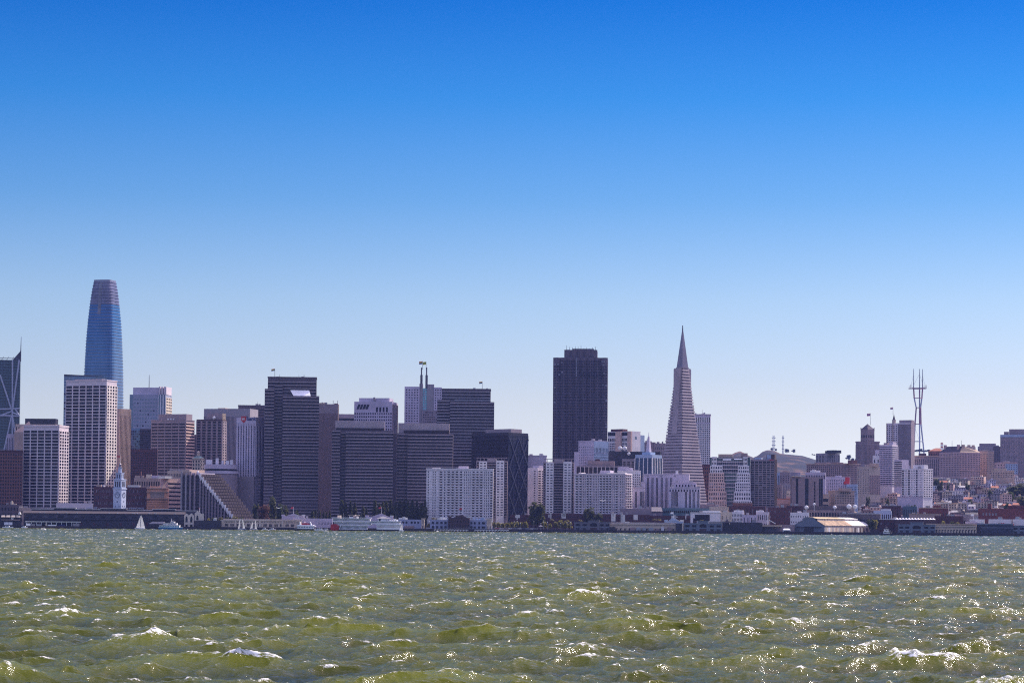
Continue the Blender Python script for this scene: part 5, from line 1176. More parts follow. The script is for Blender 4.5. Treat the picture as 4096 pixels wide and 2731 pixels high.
tree('tree', 'tallest green tree, right of the rusty brown tree', 1090, None, 1989, 2800, 40, 'leaf_dark', 'round', 'trees by the tallest banded slab')
tree('tree', 'green tree directly right of the tallest one by the banded slab', 1122, None, 2016, 2790, 34, 'leaf_green', 'round', 'trees by the tallest banded slab')
tree('tree', 'small dark tree at the right end of the clump by the banded slab', 1146, None, 2020, 2795, 26, 'leaf_dark', 'round', 'trees by the tallest banded slab')
tree('tree', 'dark bush left of the rusty brown tree', 1024, None, 2018, 2800, 26, 'leaf_dark', 'round', 'trees by the tallest banded slab')
tree('tree', 'low tree behind the lilac gabled pier house flagpole', 1190, None, 2042, 2780, 24, 'leaf_green', 'round')
for i, (px, y, w) in enumerate([(835, 2068, 22), (860, 2070, 24), (884, 2068, 20), (908, 2068, 22), (940, 2066, 24), (962, 2068, 20)]):
    tree('shrub', 'low roadside shrub, %s from left below the stepped hotel' % ORD[i], px, None, y, 2762, w, 'leaf_green' if i % 2 else 'leaf_yellow', 'round', 'shrubs below the stepped hotel', 'shrub')
tree('tree', 'big dark eucalyptus like tree in front of the two panelled apartment towers', 2150, None, 2013, 2740, 60, 'leaf_dark', 'round')
tree('tree', 'left shoulder companion of the big dark tree by the panelled towers', 2132, None, 2024, 2745, 34, 'leaf_green', 'round')
tree('tree', 'dark round tree in front of the grey balconied slab', 2354, None, 2030, 2770, 42, 'leaf_dark', 'round'); tree('tree', 'low dark tree right of the round one by the grey balconied slab', 2394, None, 2053, 2772, 34, 'leaf_dark', 'round')
YT = [(1716, 2090, 18), (1975, 2088, 20), (1992, 2084, 20), (2012, 2092, 18), (2030, 2090, 18), (2050, 2088, 20), (2068, 2086, 20), (2086, 2088, 20), (2102, 2086, 18), (2180, 2086, 18), (2200, 2090, 18), (2222, 2086, 22), (2243, 2080, 24), (2262, 2084, 20), (2280, 2088, 20), (2108, 2094, 14)]
for i, (px, y, w) in enumerate(sorted(YT)): tree('street_tree', 'yellow green street tree, %s from left along the promenade' % ORD[i], px, None, y, 2690+rnd.uniform(-6, 6), w, 'leaf_yellow', 'round', 'yellow green street trees along the promenade')
for i, (px, y) in enumerate([(1733, 2064), (1751, 2066), (2113, 2070), (2208, 2070), (2270, 2074), (2320, 2072), (2618, 2068), (2636, 2068), (2712, 2074), (2806, 2074), (2900, 2080), (2915, 2078)]): palm('palm tree, %s from left along the waterfront road' % ORD[i], px, y, 2740)
for i, (px, y, w) in enumerate([(3600, 2088, 22), (3625, 2086, 24), (3705, 2086, 22), (3775, 2084, 24), (3812, 2086, 26), (3832, 2088, 18), (3942, 2090, 22), (3968, 2088, 24), (4000, 2090, 24), (4030, 2090, 24), (3484, 2078, 26), (3500, 2080, 22)]):
    tree('street_tree', 'olive street tree, %s from left behind the right hand piers' % ORD[i], px, None, y, 2745+rnd.uniform(-5, 5), w, 'leaf_yellow' if i % 2 else 'leaf_green', 'round', 'olive street trees behind the right hand piers')
for i, (px, yb, yt, w, kd) in enumerate([(3088, 1804, 1791, 16, 'oak'), (3104, 1806, 1794, 9, 'oak'), (3148, 1812, 1795, 17, 'cypress'), (3176, 1812, 1796, 17, 'oak'), (3396, 1845, 1819, 24, 'oak'), (3412, 1845, 1830, 15, 'oak'), (3425, 1845, 1834, 12, 'oak'), (3258, 1822, 1816, 9, 'oak'), (3250, 1820, 1815, 7, 'oak')]):
    tree('hilltop_tree', 'hazy tree silhouette, %s from left of those on the far bare hill' % ORD[i], px, yb, yt, 7980, w, 'leaf_far', 'round', 'trees on the crest of the far hill')
for i in range(16): tree('hilltop_tree', 'hazy low tree, %s from left below the television mast' % ORD[i], 3655+i*5.2, 1808, 1797+rnd.uniform(-4, 4) + abs(i-5)*.4, 8000, 11, 'leaf_far', 'round', 'trees round the foot of the television mast')
tree('tree', 'large dark tree on the slope at the right picture edge', 4085, None, 1930, 3420, 90, 'leaf_dark', 'oak'); tree('tree', 'green tree left of the large dark tree at the right edge', 4040, None, 1968, 3380, 44, 'leaf_green', 'oak')
tree('tree', 'dark tree low on the slope at the right picture edge', 4092, None, 1985, 3250, 60, 'leaf_dark', 'oak')
for i, (px, y, D, w) in enumerate([(3745, 1915, 3640, 26), (3758, 1922, 3560, 22), (3960, 1960, 3380, 18), (3880, 1996, 3300, 20), (3870, 1930, 3600, 20), (3720, 2000, 3230, 16), (4020, 2010, 3200, 22), (3925, 2030, 3120, 14), (3652, 2018, 3090, 20), (3790, 1935, 3560, 16), (3550, 1990, 3200, 18), (3470, 1985, 3200, 16)]):
    tree('tree', 'small garden tree, %s in the patches of green among the hillside houses' % ORD[i], px, None, y, D, w, 'leaf_dark' if i % 2 else 'leaf_green', 'oak', 'garden trees among the hillside houses')

# ---------------------------------------------------------------- low buildings behind the waterfront
def low(name, label, cat, xl, xr, y, D, wall, win=None, roof=None, extra=None, depth=18, kind='mixed', fr=None):
    b = Bld(name, label, cat, xl, xr, None, y, D, wall, depth=depth)
    if win: nu, nv, fu, fv = win; b.grid('A', 1.5, b.h-1.5, nu, nv, fu, fv, kind=kind, lattice=False)
    if roof: MB().box(-b.wA-.4, .4, -.5, depth+.4, b.h, b.h+.7).build('roof', M[roof], b.e)
    if extra:
        for (a, c, yy, m_) in extra: b.roofbox(a, c, yy, m_, .1, .7)
    b.clutter(2); b.flush(60); return b
WH = 'low building'
low('office_block', 'dark brick block behind the clock tower with rows of small windows', 'office block', 375, 588, 1948, 2900, 'dark_brick', (26, 6, .35, .45), None, [(385, 405, 1940, 'tan_wall'), (410, 418, 1943, 'white_wall'), (510, 560, 1940, 'roof_white')], 30, 'pale')
b = Bld('office_block', 'orange terracotta block with a framed top loggia right of the clock tower', 'office block', 588, 674, None, 1950, 2880, 'orange_wall', depth=30)  # orange brightened in the colour to imitate sun on the front
b.grid('A', b.z(2040), b.z(1995), 20, 5, .5, .5, kind='brown', proud=.3); b.grid('A', b.z(1990), b.z(1967), 18, 4, .55, .55, kind='glass_grey', proud=.3, fr='tan_wall', u0=4, u1=b.wA-5)
for y_ in (1993, 1966, 1952): MB().box(-b.wA-1, 1, -1.6, .2, b.z(y_+2), b.z(y_-1)).build('cornice', M['tan_wall'], b.e)
b.roofbox(600, 640, 1944, 'tan_wall', .2, .6); b.flush(60)
b = Bld('office_block', 'pink block of wide pink and black horizontal bands right of the orange terracotta block', 'office block', 640, 642, 727, 1913, 2930, 'salmon_wall', alpha=50)
b.bands('B', b.z(2040), b.z(1925), 7, .42, kind='dark', proud=.6, u0=b.wB*.35); MB().box(-8, 6, 2, b.wB*.4, b.h, b.h+3).build('penthouse', M['roof_white'], b.e); b.flush()
low('office_block', 'tan block with small pavilions and chimney above the dark brick block by the clock tower', 'office block', 536, 650, 1912, 2960, 'tan_wall', (12, 5, .5, .5), None, [(540, 575, 1902, 'tan_wall'), (561, 566, 1886, 'brick'), (585, 606, 1897, 'cream_wall'), (606, 640, 1901, 'lilac_wall')], 24, 'brown')
low('office_block', 'beige block tops left of the stepped hotel with white rooftop tanks', 'office block', 670, 745, 1883, 2990, 'beige_wall', (12, 8, .45, .5), None, [(690, 735, 1877, 'grey_wall')], 20)
low('office_block', 'low gridded podium in front of the big white gridded tower', 'office block', 225, 372, 2012, 2870, 'pale_concrete', (5, 1, .86, .6), None, None, 14, 'dark')
low('office_block', 'dark low block with cream rooftop boxes at the left picture edge', 'office block', -20, 88, 2018, 2760, 'dark_concrete', (9, 3, .5, .5), None, [(43, 50, 2003, 'cream_wall'), (50, 66, 2014, 'cream_wall')], 30, 'dark')
low('warehouse', 'small tan rooftop block right of the dark low block at the left edge', WH, 74, 120, 2030, 2745, 'tan_wall', (5, 2, .4, .5), None, [(76, 92, 2024, 'cream_wall')], 12, 'dark')
for (xl, xr, y, lb) in ((2040, 2180, 2059, 'leftmost dark red brick row behind the promenade trees'), (2176, 2322, 2053, 'dark red brick row behind the big dark tree and the panelled towers'), (2318, 2470, 2056, 'dark red brick row behind the grey blue pier front'), (2466, 2600, 2058, 'dark red brick row with white chimneys behind the long cream pier shed'), (2598, 2770, 2062, 'dark red brick row left of the big white windowless block')):
    b = low('brick_row', lb, 'row building', xl, xr, y, 2775, 'dark_brick', (int((xr-xl)/7), 3, .35, .4), None, None, 12, 'lit')
    for k in range(4): px = rnd.uniform(xl+8, xr-8); u = b.ux(px, 2070)-b.wA; MB().box(u, u+rnd.choice([1.2, 5]), -.3, 3, b.h-rnd.uniform(2, 9), b.h+.8-rnd.uniform(0, 2)).build('white_dormer', M['roof_white'], b.e)
b = low('office_block', 'low grey block with a bright slanted skylight below the white slotted complex', WH, 2480, 2650, 2034, 2800, 'stone_dark', None, None, None, 14)
u0 = b.ux(2606, 2030)-b.wA; u1 = b.ux(2645, 2030)-b.wA; MB().plate([(u0, -3, b.h-3), (u1+1.5, -3, b.h-3), (u1, 2, b.h+1.6), (u0, 2, b.h+1.6)], (0, .3, .3)).build('skylight', M['cream_wall'], b.e)
low('office_block', 'dark glassy base block under the white slotted complex', WH, 2645, 2838, 2032, 2800, 'teal_wall', (24, 4, .7, .5), None, None, 10, 'dark')
low('office_block', 'grey terrace block below the red brown block by the pyramid tower', WH, 2795, 2868, 2016, 2830, 'stone_dark', (8, 2, .3, .4)); low('office_block', 'tan block with dark doors left of the dark red brick terraces', WH, 2836, 2913, 2026, 2810, 'beige_wall', (8, 2, .3, .5), kind='dark')
b = low('warehouse', 'big white windowless block with a dark recessed opening at its left end', WH, 2762, 2882, 2051, 2750, 'white_wall', None, 'roof_white', [(2810, 2892, 2042, 'white_wall')], 20); b.pane('A', 3, 26/3.6, 6, b.h-6, 'dark'); b.pane('A', 5, 22, b.h-9, b.h-2, 'dark'); b.flush()
low('warehouse', 'cream block right of the big white windowless block', WH, 2882, 2928, 2047, 2752, 'cream_wall', (3, 2, .12, .5)); low('office_block', 'bluish white block with many tall windows right of the cream block', WH, 2928, 2976, 2047, 2750, 'white_concrete', (8, 4, .45, .6), None, [(2935, 2987, 2040, 'white_wall')])
low('office_block', 'low lilac block with a dark doorway beside the bluish white block', WH, 2970, 3028, 2059, 2745, 'lilac_wall', (4, 1, .25, .8)); low('office_block', 'grey block with paired windows left of the red brick block with white windows', WH, 3024, 3076, 2047, 2755, 'pale_concrete', (7, 2, .45, .6), None, [(3022, 3055, 2041, 'white_wall')])
low('brick_block', 'dark red brick terrace below the stepped green glass building', WH, 2912, 3062, 2024, 2830, 'dark_brick', (16, 3, .4, .5), None, [(2930, 3008, 2011, 'brick')]); low('brick_block', 'red brick block with four white windows below the dark gridded hotel', WH, 3072, 3166, 2029, 2800, 'dark_brick', (5, 4, .2, .35), None, None, 16, 'pale')
low('brick_block', 'dark red brick block at the foot of the blank brown brick tower', WH, 3146, 3214, 2023, 2820, 'dark_brick', (7, 3, .3, .4)); low('warehouse', 'white block with two rows of small windows right of the brick block with white windows', WH, 3161, 3236, 2049, 2750, 'white_wall', (8, 3, .3, .3), None, [(3190, 3205, 2046, 'white_wall')], kind='dark')
b = low('warehouse', 'long brown warehouse of dark square openings with big dishes on its roof', WH, 3212, 3416, 2040, 2790, 'brown_stone', (18, 3, .65, .6), None, [(3212, 3400, 2023, 'dark_concrete')], 26, 'dark')
for px, y_, r_ in ((3339, 2029, 2.2), (3396, 2026, 3.0), (3420, 2026, 2.6), (3226, 2030, 2.4), (3257, 2017, 1.6)):
    u = b.ux(px, 2030)-b.wA; d = MB(); d.ball((u, -1.5, b.z(y_)), r_, 10, 6); d.tube((u, -1, b.h-1), (u, -1, b.z(y_)), .3); d.build('satellite_dish', M['dish_white'], b.e)
low('warehouse', 'wide flat grey roofed hall with dark sides behind the rusty roofed shed', WH, 3355, 3522, 2056, 2770, 'dark_concrete', (14, 1, .8, .5), 'roof_grey', [(3390, 3500, 2051, 'roof_grey')], 40, 'dark'); low('office_block', 'pale blue block with small windows above the flat grey roofed hall', WH, 3494, 3566, 2042, 2830, 'blue_white', (9, 2, .45, .5), None, [(3525, 3562, 2035, 'white_wall')], 16, 'dark')
low('brick_block', 'long dark brick block with white roof edge left of the umbrella terrace', WH, 3518, 3600, 2078, 2745, 'dark_brick', (6, 2, .4, .4), 'roof_white'); low('brick_block', 'brick block with a pale parapet in the low roofs left of the orange brick block', WH, 3527, 3604, 2023, 2900, 'dark_brick', (8, 2, .35, .5), 'roof_grey')
low('office_block', 'teal block with tall windows left of the orange brick block', WH, 3612, 3668, 2024, 2930, 'teal_wall', (6, 2, .4, .6)); low('brick_block', 'orange red brick block with a square attic behind the tan arcade', WH, 3675, 3792, 2032, 2860, 'red_brick', (10, 2, .5, .3), 'roof_tan', [(3732, 3763, 2020, 'red_brick')], 20, 'dark')
low('arcade_block', 'long tan arcade above the row of white umbrellas', WH, 3636, 3762, 2056, 2800, 'tan_wall', (20, 1, .45, .6), 'roof_tan', None, 16, 'dark'); low('brick_block', 'plain dark brick wall block right of the white umbrellas', WH, 3738, 3852, 2063, 2760, 'dark_brick', None, None, None, 18)
low('stone_block', 'grey stone block with three dark arches right of the plain dark brick block', WH, 3850, 3912, 2058, 2765, 'stone_dark', (3, 1, .45, .4), None, [(3860, 3912, 2049, 'cream_wall')], 16, 'dark')
b = low('brick_block', 'big red brick block with five pale arched windows at the right edge', WH, 3913, 4120, 2034, 2780, 'red_brick2', None, None, [(3950, 3965, 2014, 'red_brick2'), (4030, 4110, 2021, 'red_brick2')], 40)
for k in range(5): u = b.ux(3930+k*12.8, 2060)-b.wA; MB().box(u, u+1.8, -.15, 0, b.z(2062), b.z(2052)).build('window', M['glass_pale'], b.e); MB().box(u-1, u-.2, -.15, 0, b.z(2045), b.z(2041)).build('window', M['glass_grey'], b.e)
b = Bld('terrace_roof', 'long dark canopy topped by a row of white umbrellas behind the right hand piers', 'canopy', 3580, 3740, None, 2079, 2730, 'dark_brown', depth=10)
for k in range(13): u = -b.wA+2+k*(b.wA-4)/12; MB().cone(oval(u, 4, 2.6, 2.6, 8), b.h+.6, (u, 4, b.h+2.4)).tube((u, 4, b.h-.2), (u, 4, b.h+1), .15).build('umbrella', M['white_paint'], b.e)
for (xl, xr, lb) in ((3878, 3938, 'white roadside block left of the one with the red heart mark'), (3954, 4046, 'long white roadside block bearing a red heart mark'), (4050, 4120, 'white roadside block at the right picture edge')):
    b = low('kiosk_block', lb, WH, xl, xr, 2076, 2742, 'white_wall', (int((xr-xl)/5), 1, .5, .2), None, None, 10)
    if xl == 3954:
        u = b.ux(4010, 2080)-b.wA; z = b.h*.62; MB().plate([(u, -.4, z-2.2), (u+2.4, -.4, z+.8), (u+1.6, -.4, z+2.2), (u+.3, -.4, z+1.7), (u, -.4, z+1.1), (u-.3, -.4, z+1.7), (u-1.6, -.4, z+2.2), (u-2.4, -.4, z+.8)], (0, .3, 0)).build('heart_sign', M['red_paint'], b.e)
        for k in range(6): MB().box(u+3.5+k*1.7, u+4.4+k*1.7, -.4, -.1, z-1.6, z+1.4).build('sign_bar', M['red_paint' if k == 5 else 'grey_wall'], b.e)
tree_done = True

# ---------------------------------------------------------------- hillside houses
FOOT = [(b.e.location.copy(), b.th, b.wA, b.wB) for b in ALLB]
def free(x, y, r):
    for (c, th, wa, wb) in FOOT:
        dx, dy = x-c.x, y-c.y; u = dx*math.cos(th)+dy*math.sin(th); v = -dx*math.sin(th)+dy*math.cos(th)
        if -wa-r < u < r and -r < v < wb+r: return False
    return True
HC = [('white', 'white_wall', 5), ('cream', 'cream_wall', 3), ('pale lilac', 'lilac_wall', 5), ('tan', 'tan_wall', 2), ('pink', 'pink_wall', 3), ('grey', 'grey_wall', 3), ('brick red', 'brick', 2), ('pale blue', 'blue_white', 2), ('brown', 'brown_stone', 2), ('salmon', 'salmon_wall', 2), ('dark grey', 'dark_concrete', 1), ('beige', 'beige_wall', 3)]
POOL = [c for c in HC for _ in range(c[2])]
ROWS = [(2990, 3418, 4110), (3050, 3330, 4110), (3110, 3400, 4110), (3170, 3420, 4110), (3235, 3440, 4110), (3300, 3460, 4110), (3370, 3480, 4110), (3440, 3640, 4110), (3515, 3640, 4110), (3590, 3650, 4110), (3665, 3660, 4110), (3740, 3680, 4110), (3820, 3690, 4110)]
ROWN = ['lowest', 'second lowest', 'third lowest', 'fourth lowest', 'fifth lowest', 'sixth lowest', 'seventh lowest', 'sixth highest', 'fifth highest', 'fourth highest', 'third highest', 'second highest', 'highest']
hr = random.Random(23)
for ri, (D0, pa, pb) in enumerate(ROWS):
    px = pa; k = 0
    while px < pb:
        wpx = hr.choice([20, 24, 28, 32, 40, 52]); D = D0+hr.uniform(-12, 12); cpx = px+wpx/2; px += wpx+hr.choice([0, 0, 1, 3, 10])
        x = (cpx-IW/2)/F*D; w = wpx/F*D; dp = hr.uniform(11, 18)
        if not free(x, D+dp/2, max(w, dp)*.5): continue
        zb = ground_z(x, D)-2.5; st = hr.choice([2, 2, 3, 3, 4]) if wpx < 40 else hr.choice([3, 4, 5]); h = 3.1*st+3.5
        cn, cm, _ = hr.choice(POOL); gable = hr.random() < .22 and wpx < 36
        e = thing('house', '%s %s storey %shouse, %s from left in the %s hillside row' % (cn, ['', '', 'two', 'three', 'four', 'five'][st], 'gabled ' if gable else '', ORD[min(k, 29)], ROWN[ri]), 'house', (x, D, zb), hr.choice([-.28, -.22, .3, .36, -.3])-math.atan2(x, D)*.5, 'houses stacked up the hillside')
        k += 1
        MB().box(-w/2, w/2, 0, dp, -3, h).build('wall', M[cm], e)
        if gable: MB().prism([(-w/2-.4, -.4), (w/2+.4, -.4), (w/2+.4, dp+.4), (-w/2-.4, dp+.4)], h, h+2.8, top=[(-w/2-.4, dp*.45), (w/2+.4, dp*.45), (w/2+.4, dp*.55), (-w/2-.4, dp*.55)]).build('roof', M[hr.choice(['roof_red', 'roof_dark', 'roof_grey'])], e)
        else:
            MB().box(-w/2-.3, w/2+.3, -.3, dp+.3, h, h+.7).build('roof', M[hr.choice(['roof_grey', 'roof_dark', 'roof_white', 'roof_tan', 'roof_dark'])], e)
            if hr.random() < .5: x0 = hr.uniform(-w/3, w/5); MB().box(x0, x0+hr.uniform(2, 5), 3, 7, h+.7, h+hr.uniform(2, 3.5)).build('stair_head', M[cm], e)
        if hr.random() < .5: x0 = hr.uniform(-w/2.5, w/2.5); MB().box(x0, x0+.9, dp*.3, dp*.3+.9, h, h+2.6).build('chimney', M['brick'], e)
        nu = max(2, int(w/3.4)); g = M[hr.choice(['glass_dark', 'glass_navy', 'glass_grey', 'glass_dark'])]; ww = hr.uniform(1.3, 1.9); lit = M['glass_pale']
        for j in range(st):
            for i in range(nu):
                key = ('hw', round(ww, 1)); me = PM.get(key)
                if me is None:
                    q = MB(); q.box(-round(ww, 1)/2, round(ww, 1)/2, -.12, 0, 0, 1.7); me = bpy.data.meshes.new('window'); me.from_pydata(q.v, [], q.f); me.materials.append(g); PM[key] = me
                o = bpy.data.objects.new('window', me); C.objects.link(o); o.parent = e; o.location = (-w/2+(i+.5)*w/nu, 0, 4.0+j*3.1)
    if k > 30: print('row', ri, k)
# ---------------------------------------------------------------- clock tower and ferry building
PH = 'pier building'
M['pier_text'] = mat('pier_text', (.42, .46, .58))
def clock_tower():
    D = 2775; c = P(486, 1954, D); th = -math.atan2(c.x, D) - R(30)
    e = thing('clock_tower', 'pale blue clock tower with stepped lantern top and flag, before the gridded tower', 'clock tower', (c.x, D, 3), th)
    wA = (486-453)/F*D/math.cos(R(30)); wB = (504-486)/F*D/math.sin(R(30)); w = (wA+wB)/2
    def z(py): return P(480, py, D).z-3
    cx, cy_ = -w/2, w/2
    def sq(r): return [(cx-r, cy_-r), (cx+r, cy_-r), (cx+r, cy_+r), (cx-r, cy_+r)]
    r = w/2; MB().prism(sq(r), 0, z(1954)).build('shaft', M['tower_white'], e)
    MB().prism(sq(r+.7), z(1956), z(1951)).build('cornice', M['tower_white'], e)
    t = MB().prism(sq(r*.93), z(1951), z(1919)).build('belfry', M['tower_white'], e)
    for f in range(2):
        for i in range(3):
            u = (i-1)*r*.5
            if f == 0: MB().box(cx+u-.7, cx+u+.7, cy_-r*.93-.12, cy_-r*.93, z(1947), z(1925)).build('opening', M['glass_dark'], t)
            else: MB().box(cx+r*.93, cx+r*.93+.12, cy_+u-.7, cy_+u+.7, z(1947), z(1925)).build('opening', M['glass_dark'], t)
    MB().prism(sq(r*1.02), z(1919), z(1915)).build('cornice', M['tower_white'], e)
    t = MB().prism(sq(r*.64), z(1915), z(1891)).build('upper_belfry', M['tower_white'], e)
    for i in (-1, 1): MB().box(cx+i*r*.3-.6, cx+i*r*.3+.6, cy_-r*.64-.12, cy_-r*.64, z(1912), z(1896)).build('opening', M['glass_dark'], t); MB().box(cx+r*.64, cx+r*.64+.12, cy_+i*r*.3-.6, cy_+i*r*.3+.6, z(1912), z(1896)).build('opening', M['glass_dark'], t)
    MB().prism(sq(r*.74), z(1891), z(1889)).build('cornice', M['tower_white'], e)
    MB().prism(oval(cx, cy_, r*.42, r*.42, 8), z(1889), z(1870)).build('lantern', M['tower_white'], e); MB().prism(oval(cx, cy_, r*.52, r*.52, 8), z(1870), z(1868)).build('cornice', M['tower_white'], e)
    MB().prism(oval(cx, cy_, r*.26, r*.26, 8), z(1868), z(1856)).cone(oval(cx, cy_, r*.3, r*.3, 8), z(1856), (cx, cy_, z(1850))).build('cupola', M['spire_metal'], e)
    MB().tube((cx, cy_, z(1852)), (cx, cy_, z(1820)), .2, .12, 5).build('flagpole', M['white_paint'], e)
    MB().plate([(cx-.1, cy_, z(1822)), (cx-3.4, cy_-1, z(1821)), (cx-3.4, cy_-1, z(1827)), (cx-.1, cy_, z(1828))], (0, .08, 0)).build('flag', M['flag_red'], e)
    for f in range(2):
        zc = z(1979); rr = r*.62
        pts = [(math.cos(2*math.pi*i/24)*rr, math.sin(2*math.pi*i/24)*rr) for i in range(24)]
        def to(u, v, n): return (cx+u, cy_-r-n, zc+v) if f == 0 else (cx+r+n, cy_+u, zc+v)
        tv = (0, -.1, 0) if f == 0 else (.1, 0, 0)
        dial = MB().plate([to(u, v, .02) for u, v in pts], tv).build('clock_face', M['tower_white'], e)
        mb = MB()
        for i in range(24):
            a = 2*math.pi*i/24; b_ = 2*math.pi*(i+1)/24
            mb.plate([to(math.cos(a)*rr, math.sin(a)*rr, .15), to(math.cos(b_)*rr, math.sin(b_)*rr, .15), to(math.cos(b_)*rr*.9, math.sin(b_)*rr*.9, .15), to(math.cos(a)*rr*.9, math.sin(a)*rr*.9, .15)], tv)
        mb.build('rim', M['glass_navy'], dial)
        mb = MB()
        for i in range(12):
            a = 2*math.pi*i/12; ca, sa = math.cos(a), math.sin(a); q = .16
            mb.plate([to(ca*rr*.84-sa*q, sa*rr*.84+ca*q, .15), to(ca*rr*.84+sa*q, sa*rr*.84-ca*q, .15), to(ca*rr*.6+sa*q, sa*rr*.6-ca*q, .15), to(ca*rr*.6-sa*q, sa*rr*.6+ca*q, .15)], tv)
        mb.build('hour_marks', M['glass_navy'], dial)
        for (a, L) in ((R(125), .75), (R(20), .5)):
            ca, sa = math.cos(a), math.sin(a); q = .22
            MB().plate([to(ca*rr*L-sa*q*.3, sa*rr*L+ca*q*.3, .2), to(ca*rr*L+sa*q*.3, sa*rr*L-ca*q*.3, .2), to(sa*q, -ca*q, .2), to(-sa*q, ca*q, .2)], tv).build('clock_hand', M['glass_navy'], dial)
        for (u, v) in ((0, -7.5), (-r*.45, -13), (r*.45, -13), (0, -17)):
            MB().plate([to(u-.4, v-1, .02), to(u+.4, v-1, .02), to(u+.4, v+1, .02), to(u-.4, v+1, .02)], tv).build('window', M['glass_navy'], e)
M['tower_white'] = mat('tower_white', (.40, .45, .58), noise=.08)
clock_tower()
b = Bld('ferry_building', 'long low ferry building behind the dark arcaded shed, white roof strips, port lettering above', 'ferry building', 118, 788, None, 2046, 2765, 'dark_shed', depth=30)
for (a, c, y) in ((128, 214, 2040), (213, 302, 2035), (300, 400, 2040), (402, 506, 2036), (508, 610, 2042), (609, 702, 2037), (700, 788, 2042)):
    u0 = b.ux(a, 2040)-b.wA; u1 = b.ux(c, 2040)-b.wA; MB().box(u0, u1, 2, 12, b.h-1, b.z(y)-.3).build('roof_monitor', M['dark_shed'], b.e); MB().box(u0-.3, u1+.3, 1.2, 12.8, b.z(y)-.3, b.z(y)+.3).build('roof', M['roof_white'], b.e)
text('PORT OF', 2.3, 'pier_text', b.e, (b.ux(345, 2030)-b.wA, -1, b.z(2036)), xs=1.35, name='lettering'); text('SAN FRANCISCO', 2.3, 'pier_text', b.e, (b.ux(493, 2030)-b.wA, -1, b.z(2036.5)), xs=1.35, name='lettering')
mb = MB()
for px in (345, 400, 493, 588): u = b.ux(px, 2030)-b.wA; mb.box(u, u+.2, -.9, -.7, b.h-1, b.z(2034))
mb.build('sign_frame', M['steel'], b.e); b.flush()

# dark arcaded shed
b = Bld('pier_shed', 'long dark pier shed with a row of arched windows, at left below the ferry building', PH, 95, 738, None, 2056, 2700, 'dark_shed', depth=30, zb=2.6)
MB().prism([(-b.wA-1, -1), (1, -1), (1, 31), (-b.wA-1, 31)], b.h, b.h+2.6, top=[(-b.wA-1, 12), (1, 12), (1, 18), (-b.wA-1, 18)]).build('roof', M['roof_brown'] if 'roof_brown' in M else M['roof_dark'], b.e)
for i in range(30):
    px = 118+i*21; 
    if px > 725: break
    u = b.ux(px, 2068)-b.wA; r = 2.3 if i % 3 else 3.2; z = b.z(2074)
    MB().plate([(u-r, -.1, z)]+[(u-r*math.cos(a), -.1, z+r*math.sin(a)) for a in [math.pi*k/8 for k in range(1, 8)]]+[(u+r, -.1, z)], (0, -.12, 0)).build('arched_window', M['glass_grey' if i % 2 else 'glass_navy'], b.e)
for i in range(36): u = -b.wA+4+i*(b.wA-8)/35; MB().box(u, u+2.2, -.12, 0, .6, 4.2).build('door', M['black_metal' if i % 3 else 'dark_brick'], b.e)
MB().box(-b.wA, 0, -1.2, 0, b.z(2081), b.z(2079)).build('canopy', M['black_metal'], b.e)
for i in range(14): u = -b.wA+rnd.uniform(4, b.wA-4); MB().box(u, u+1.4, -.6, .6, b.h, b.h+1.0).build('roof_vent', M['roof_white'], b.e)
# dark apron block under it at the left
b = Bld('ferry_terminal', 'white ferry landing canopy on posts with moored gangways, left shore', 'ferry landing', 100, 322, None, 2085, 2657, 'white_paint', body=False, zb=2.6, depth=6)
b.h = b.z(2085); MB().box(-b.wA, 0, -1, 5, b.h-.9, b.h).build('canopy', M['roof_white'], b.e); MB().box(-b.wA, 0, -2, 6, -2.2, .3).build('deck', M['wood'], b.e)
for i in range(11): u = -b.wA+b.wA*(i+.2)/11; MB().box(u, u+.45, -.6, -.1, .3, b.h-.9).build('post', M['white_paint'], b.e)
MB().box(-b.wA, 0, 4.4, 4.8, .3, b.h-.9).build('back_wall', M['black_metal'], b.e)
for (a, c, h, m_) in ((.02, .1, 2.6, 'white_paint'), (.13, .18, 2.0, 'roof_grey'), (.2, .3, 1.8, 'steel'), (.37, .4, 2.8, 'cream_wall'), (.41, .56, 1.4, 'white_paint'), (.6, .72, 1.6, 'navy'), (.86, .98, 3.0, 'roof_grey')): MB().box(-b.wA*(1-a), -b.wA*(1-c), -1.8, -1.2, .3, .3+h).build('gangway', M[m_], b.e)
b = Bld('restaurant', 'dark building with cream awnings and white boxes on the quay at the left picture edge', PH, -20, 86, None, 2056, 2670, 'dark_shed', depth=16, zb=2.6)
for i in range(4): u = b.ux(5+i*20, 2060)-b.wA; MB().plate([(u, -2.4, b.z(2068)), (u+4.6, -2.4, b.z(2068)), (u+4.2, -.1, b.z(2060)), (u+.4, -.1, b.z(2060))], (0, .1, .2)).build('awning', M['cream_wall'], b.e)
for (a, c, y0, y1, m_) in ((5, 80, 2080, 2077, 'tan_wall'), (17, 34, 2099, 2088, 'white_paint'), (35, 50, 2099, 2088, 'white_paint'), (22, 62, 2104, 2100, 'white_paint'), (44, 54, 2077, 2070, 'roof_white')): MB().box(b.ux(a, 2080)-b.wA, b.ux(c, 2080)-b.wA, -1.5, -.1, b.z(y0), b.z(y1)).build('box_front', M[m_], b.e)
MB().cone(oval(-2, 0, 2, 2, 6), b.h, (-2, 0, b.h+3.5)).build('turret_roof', M['roof_white'], b.e)
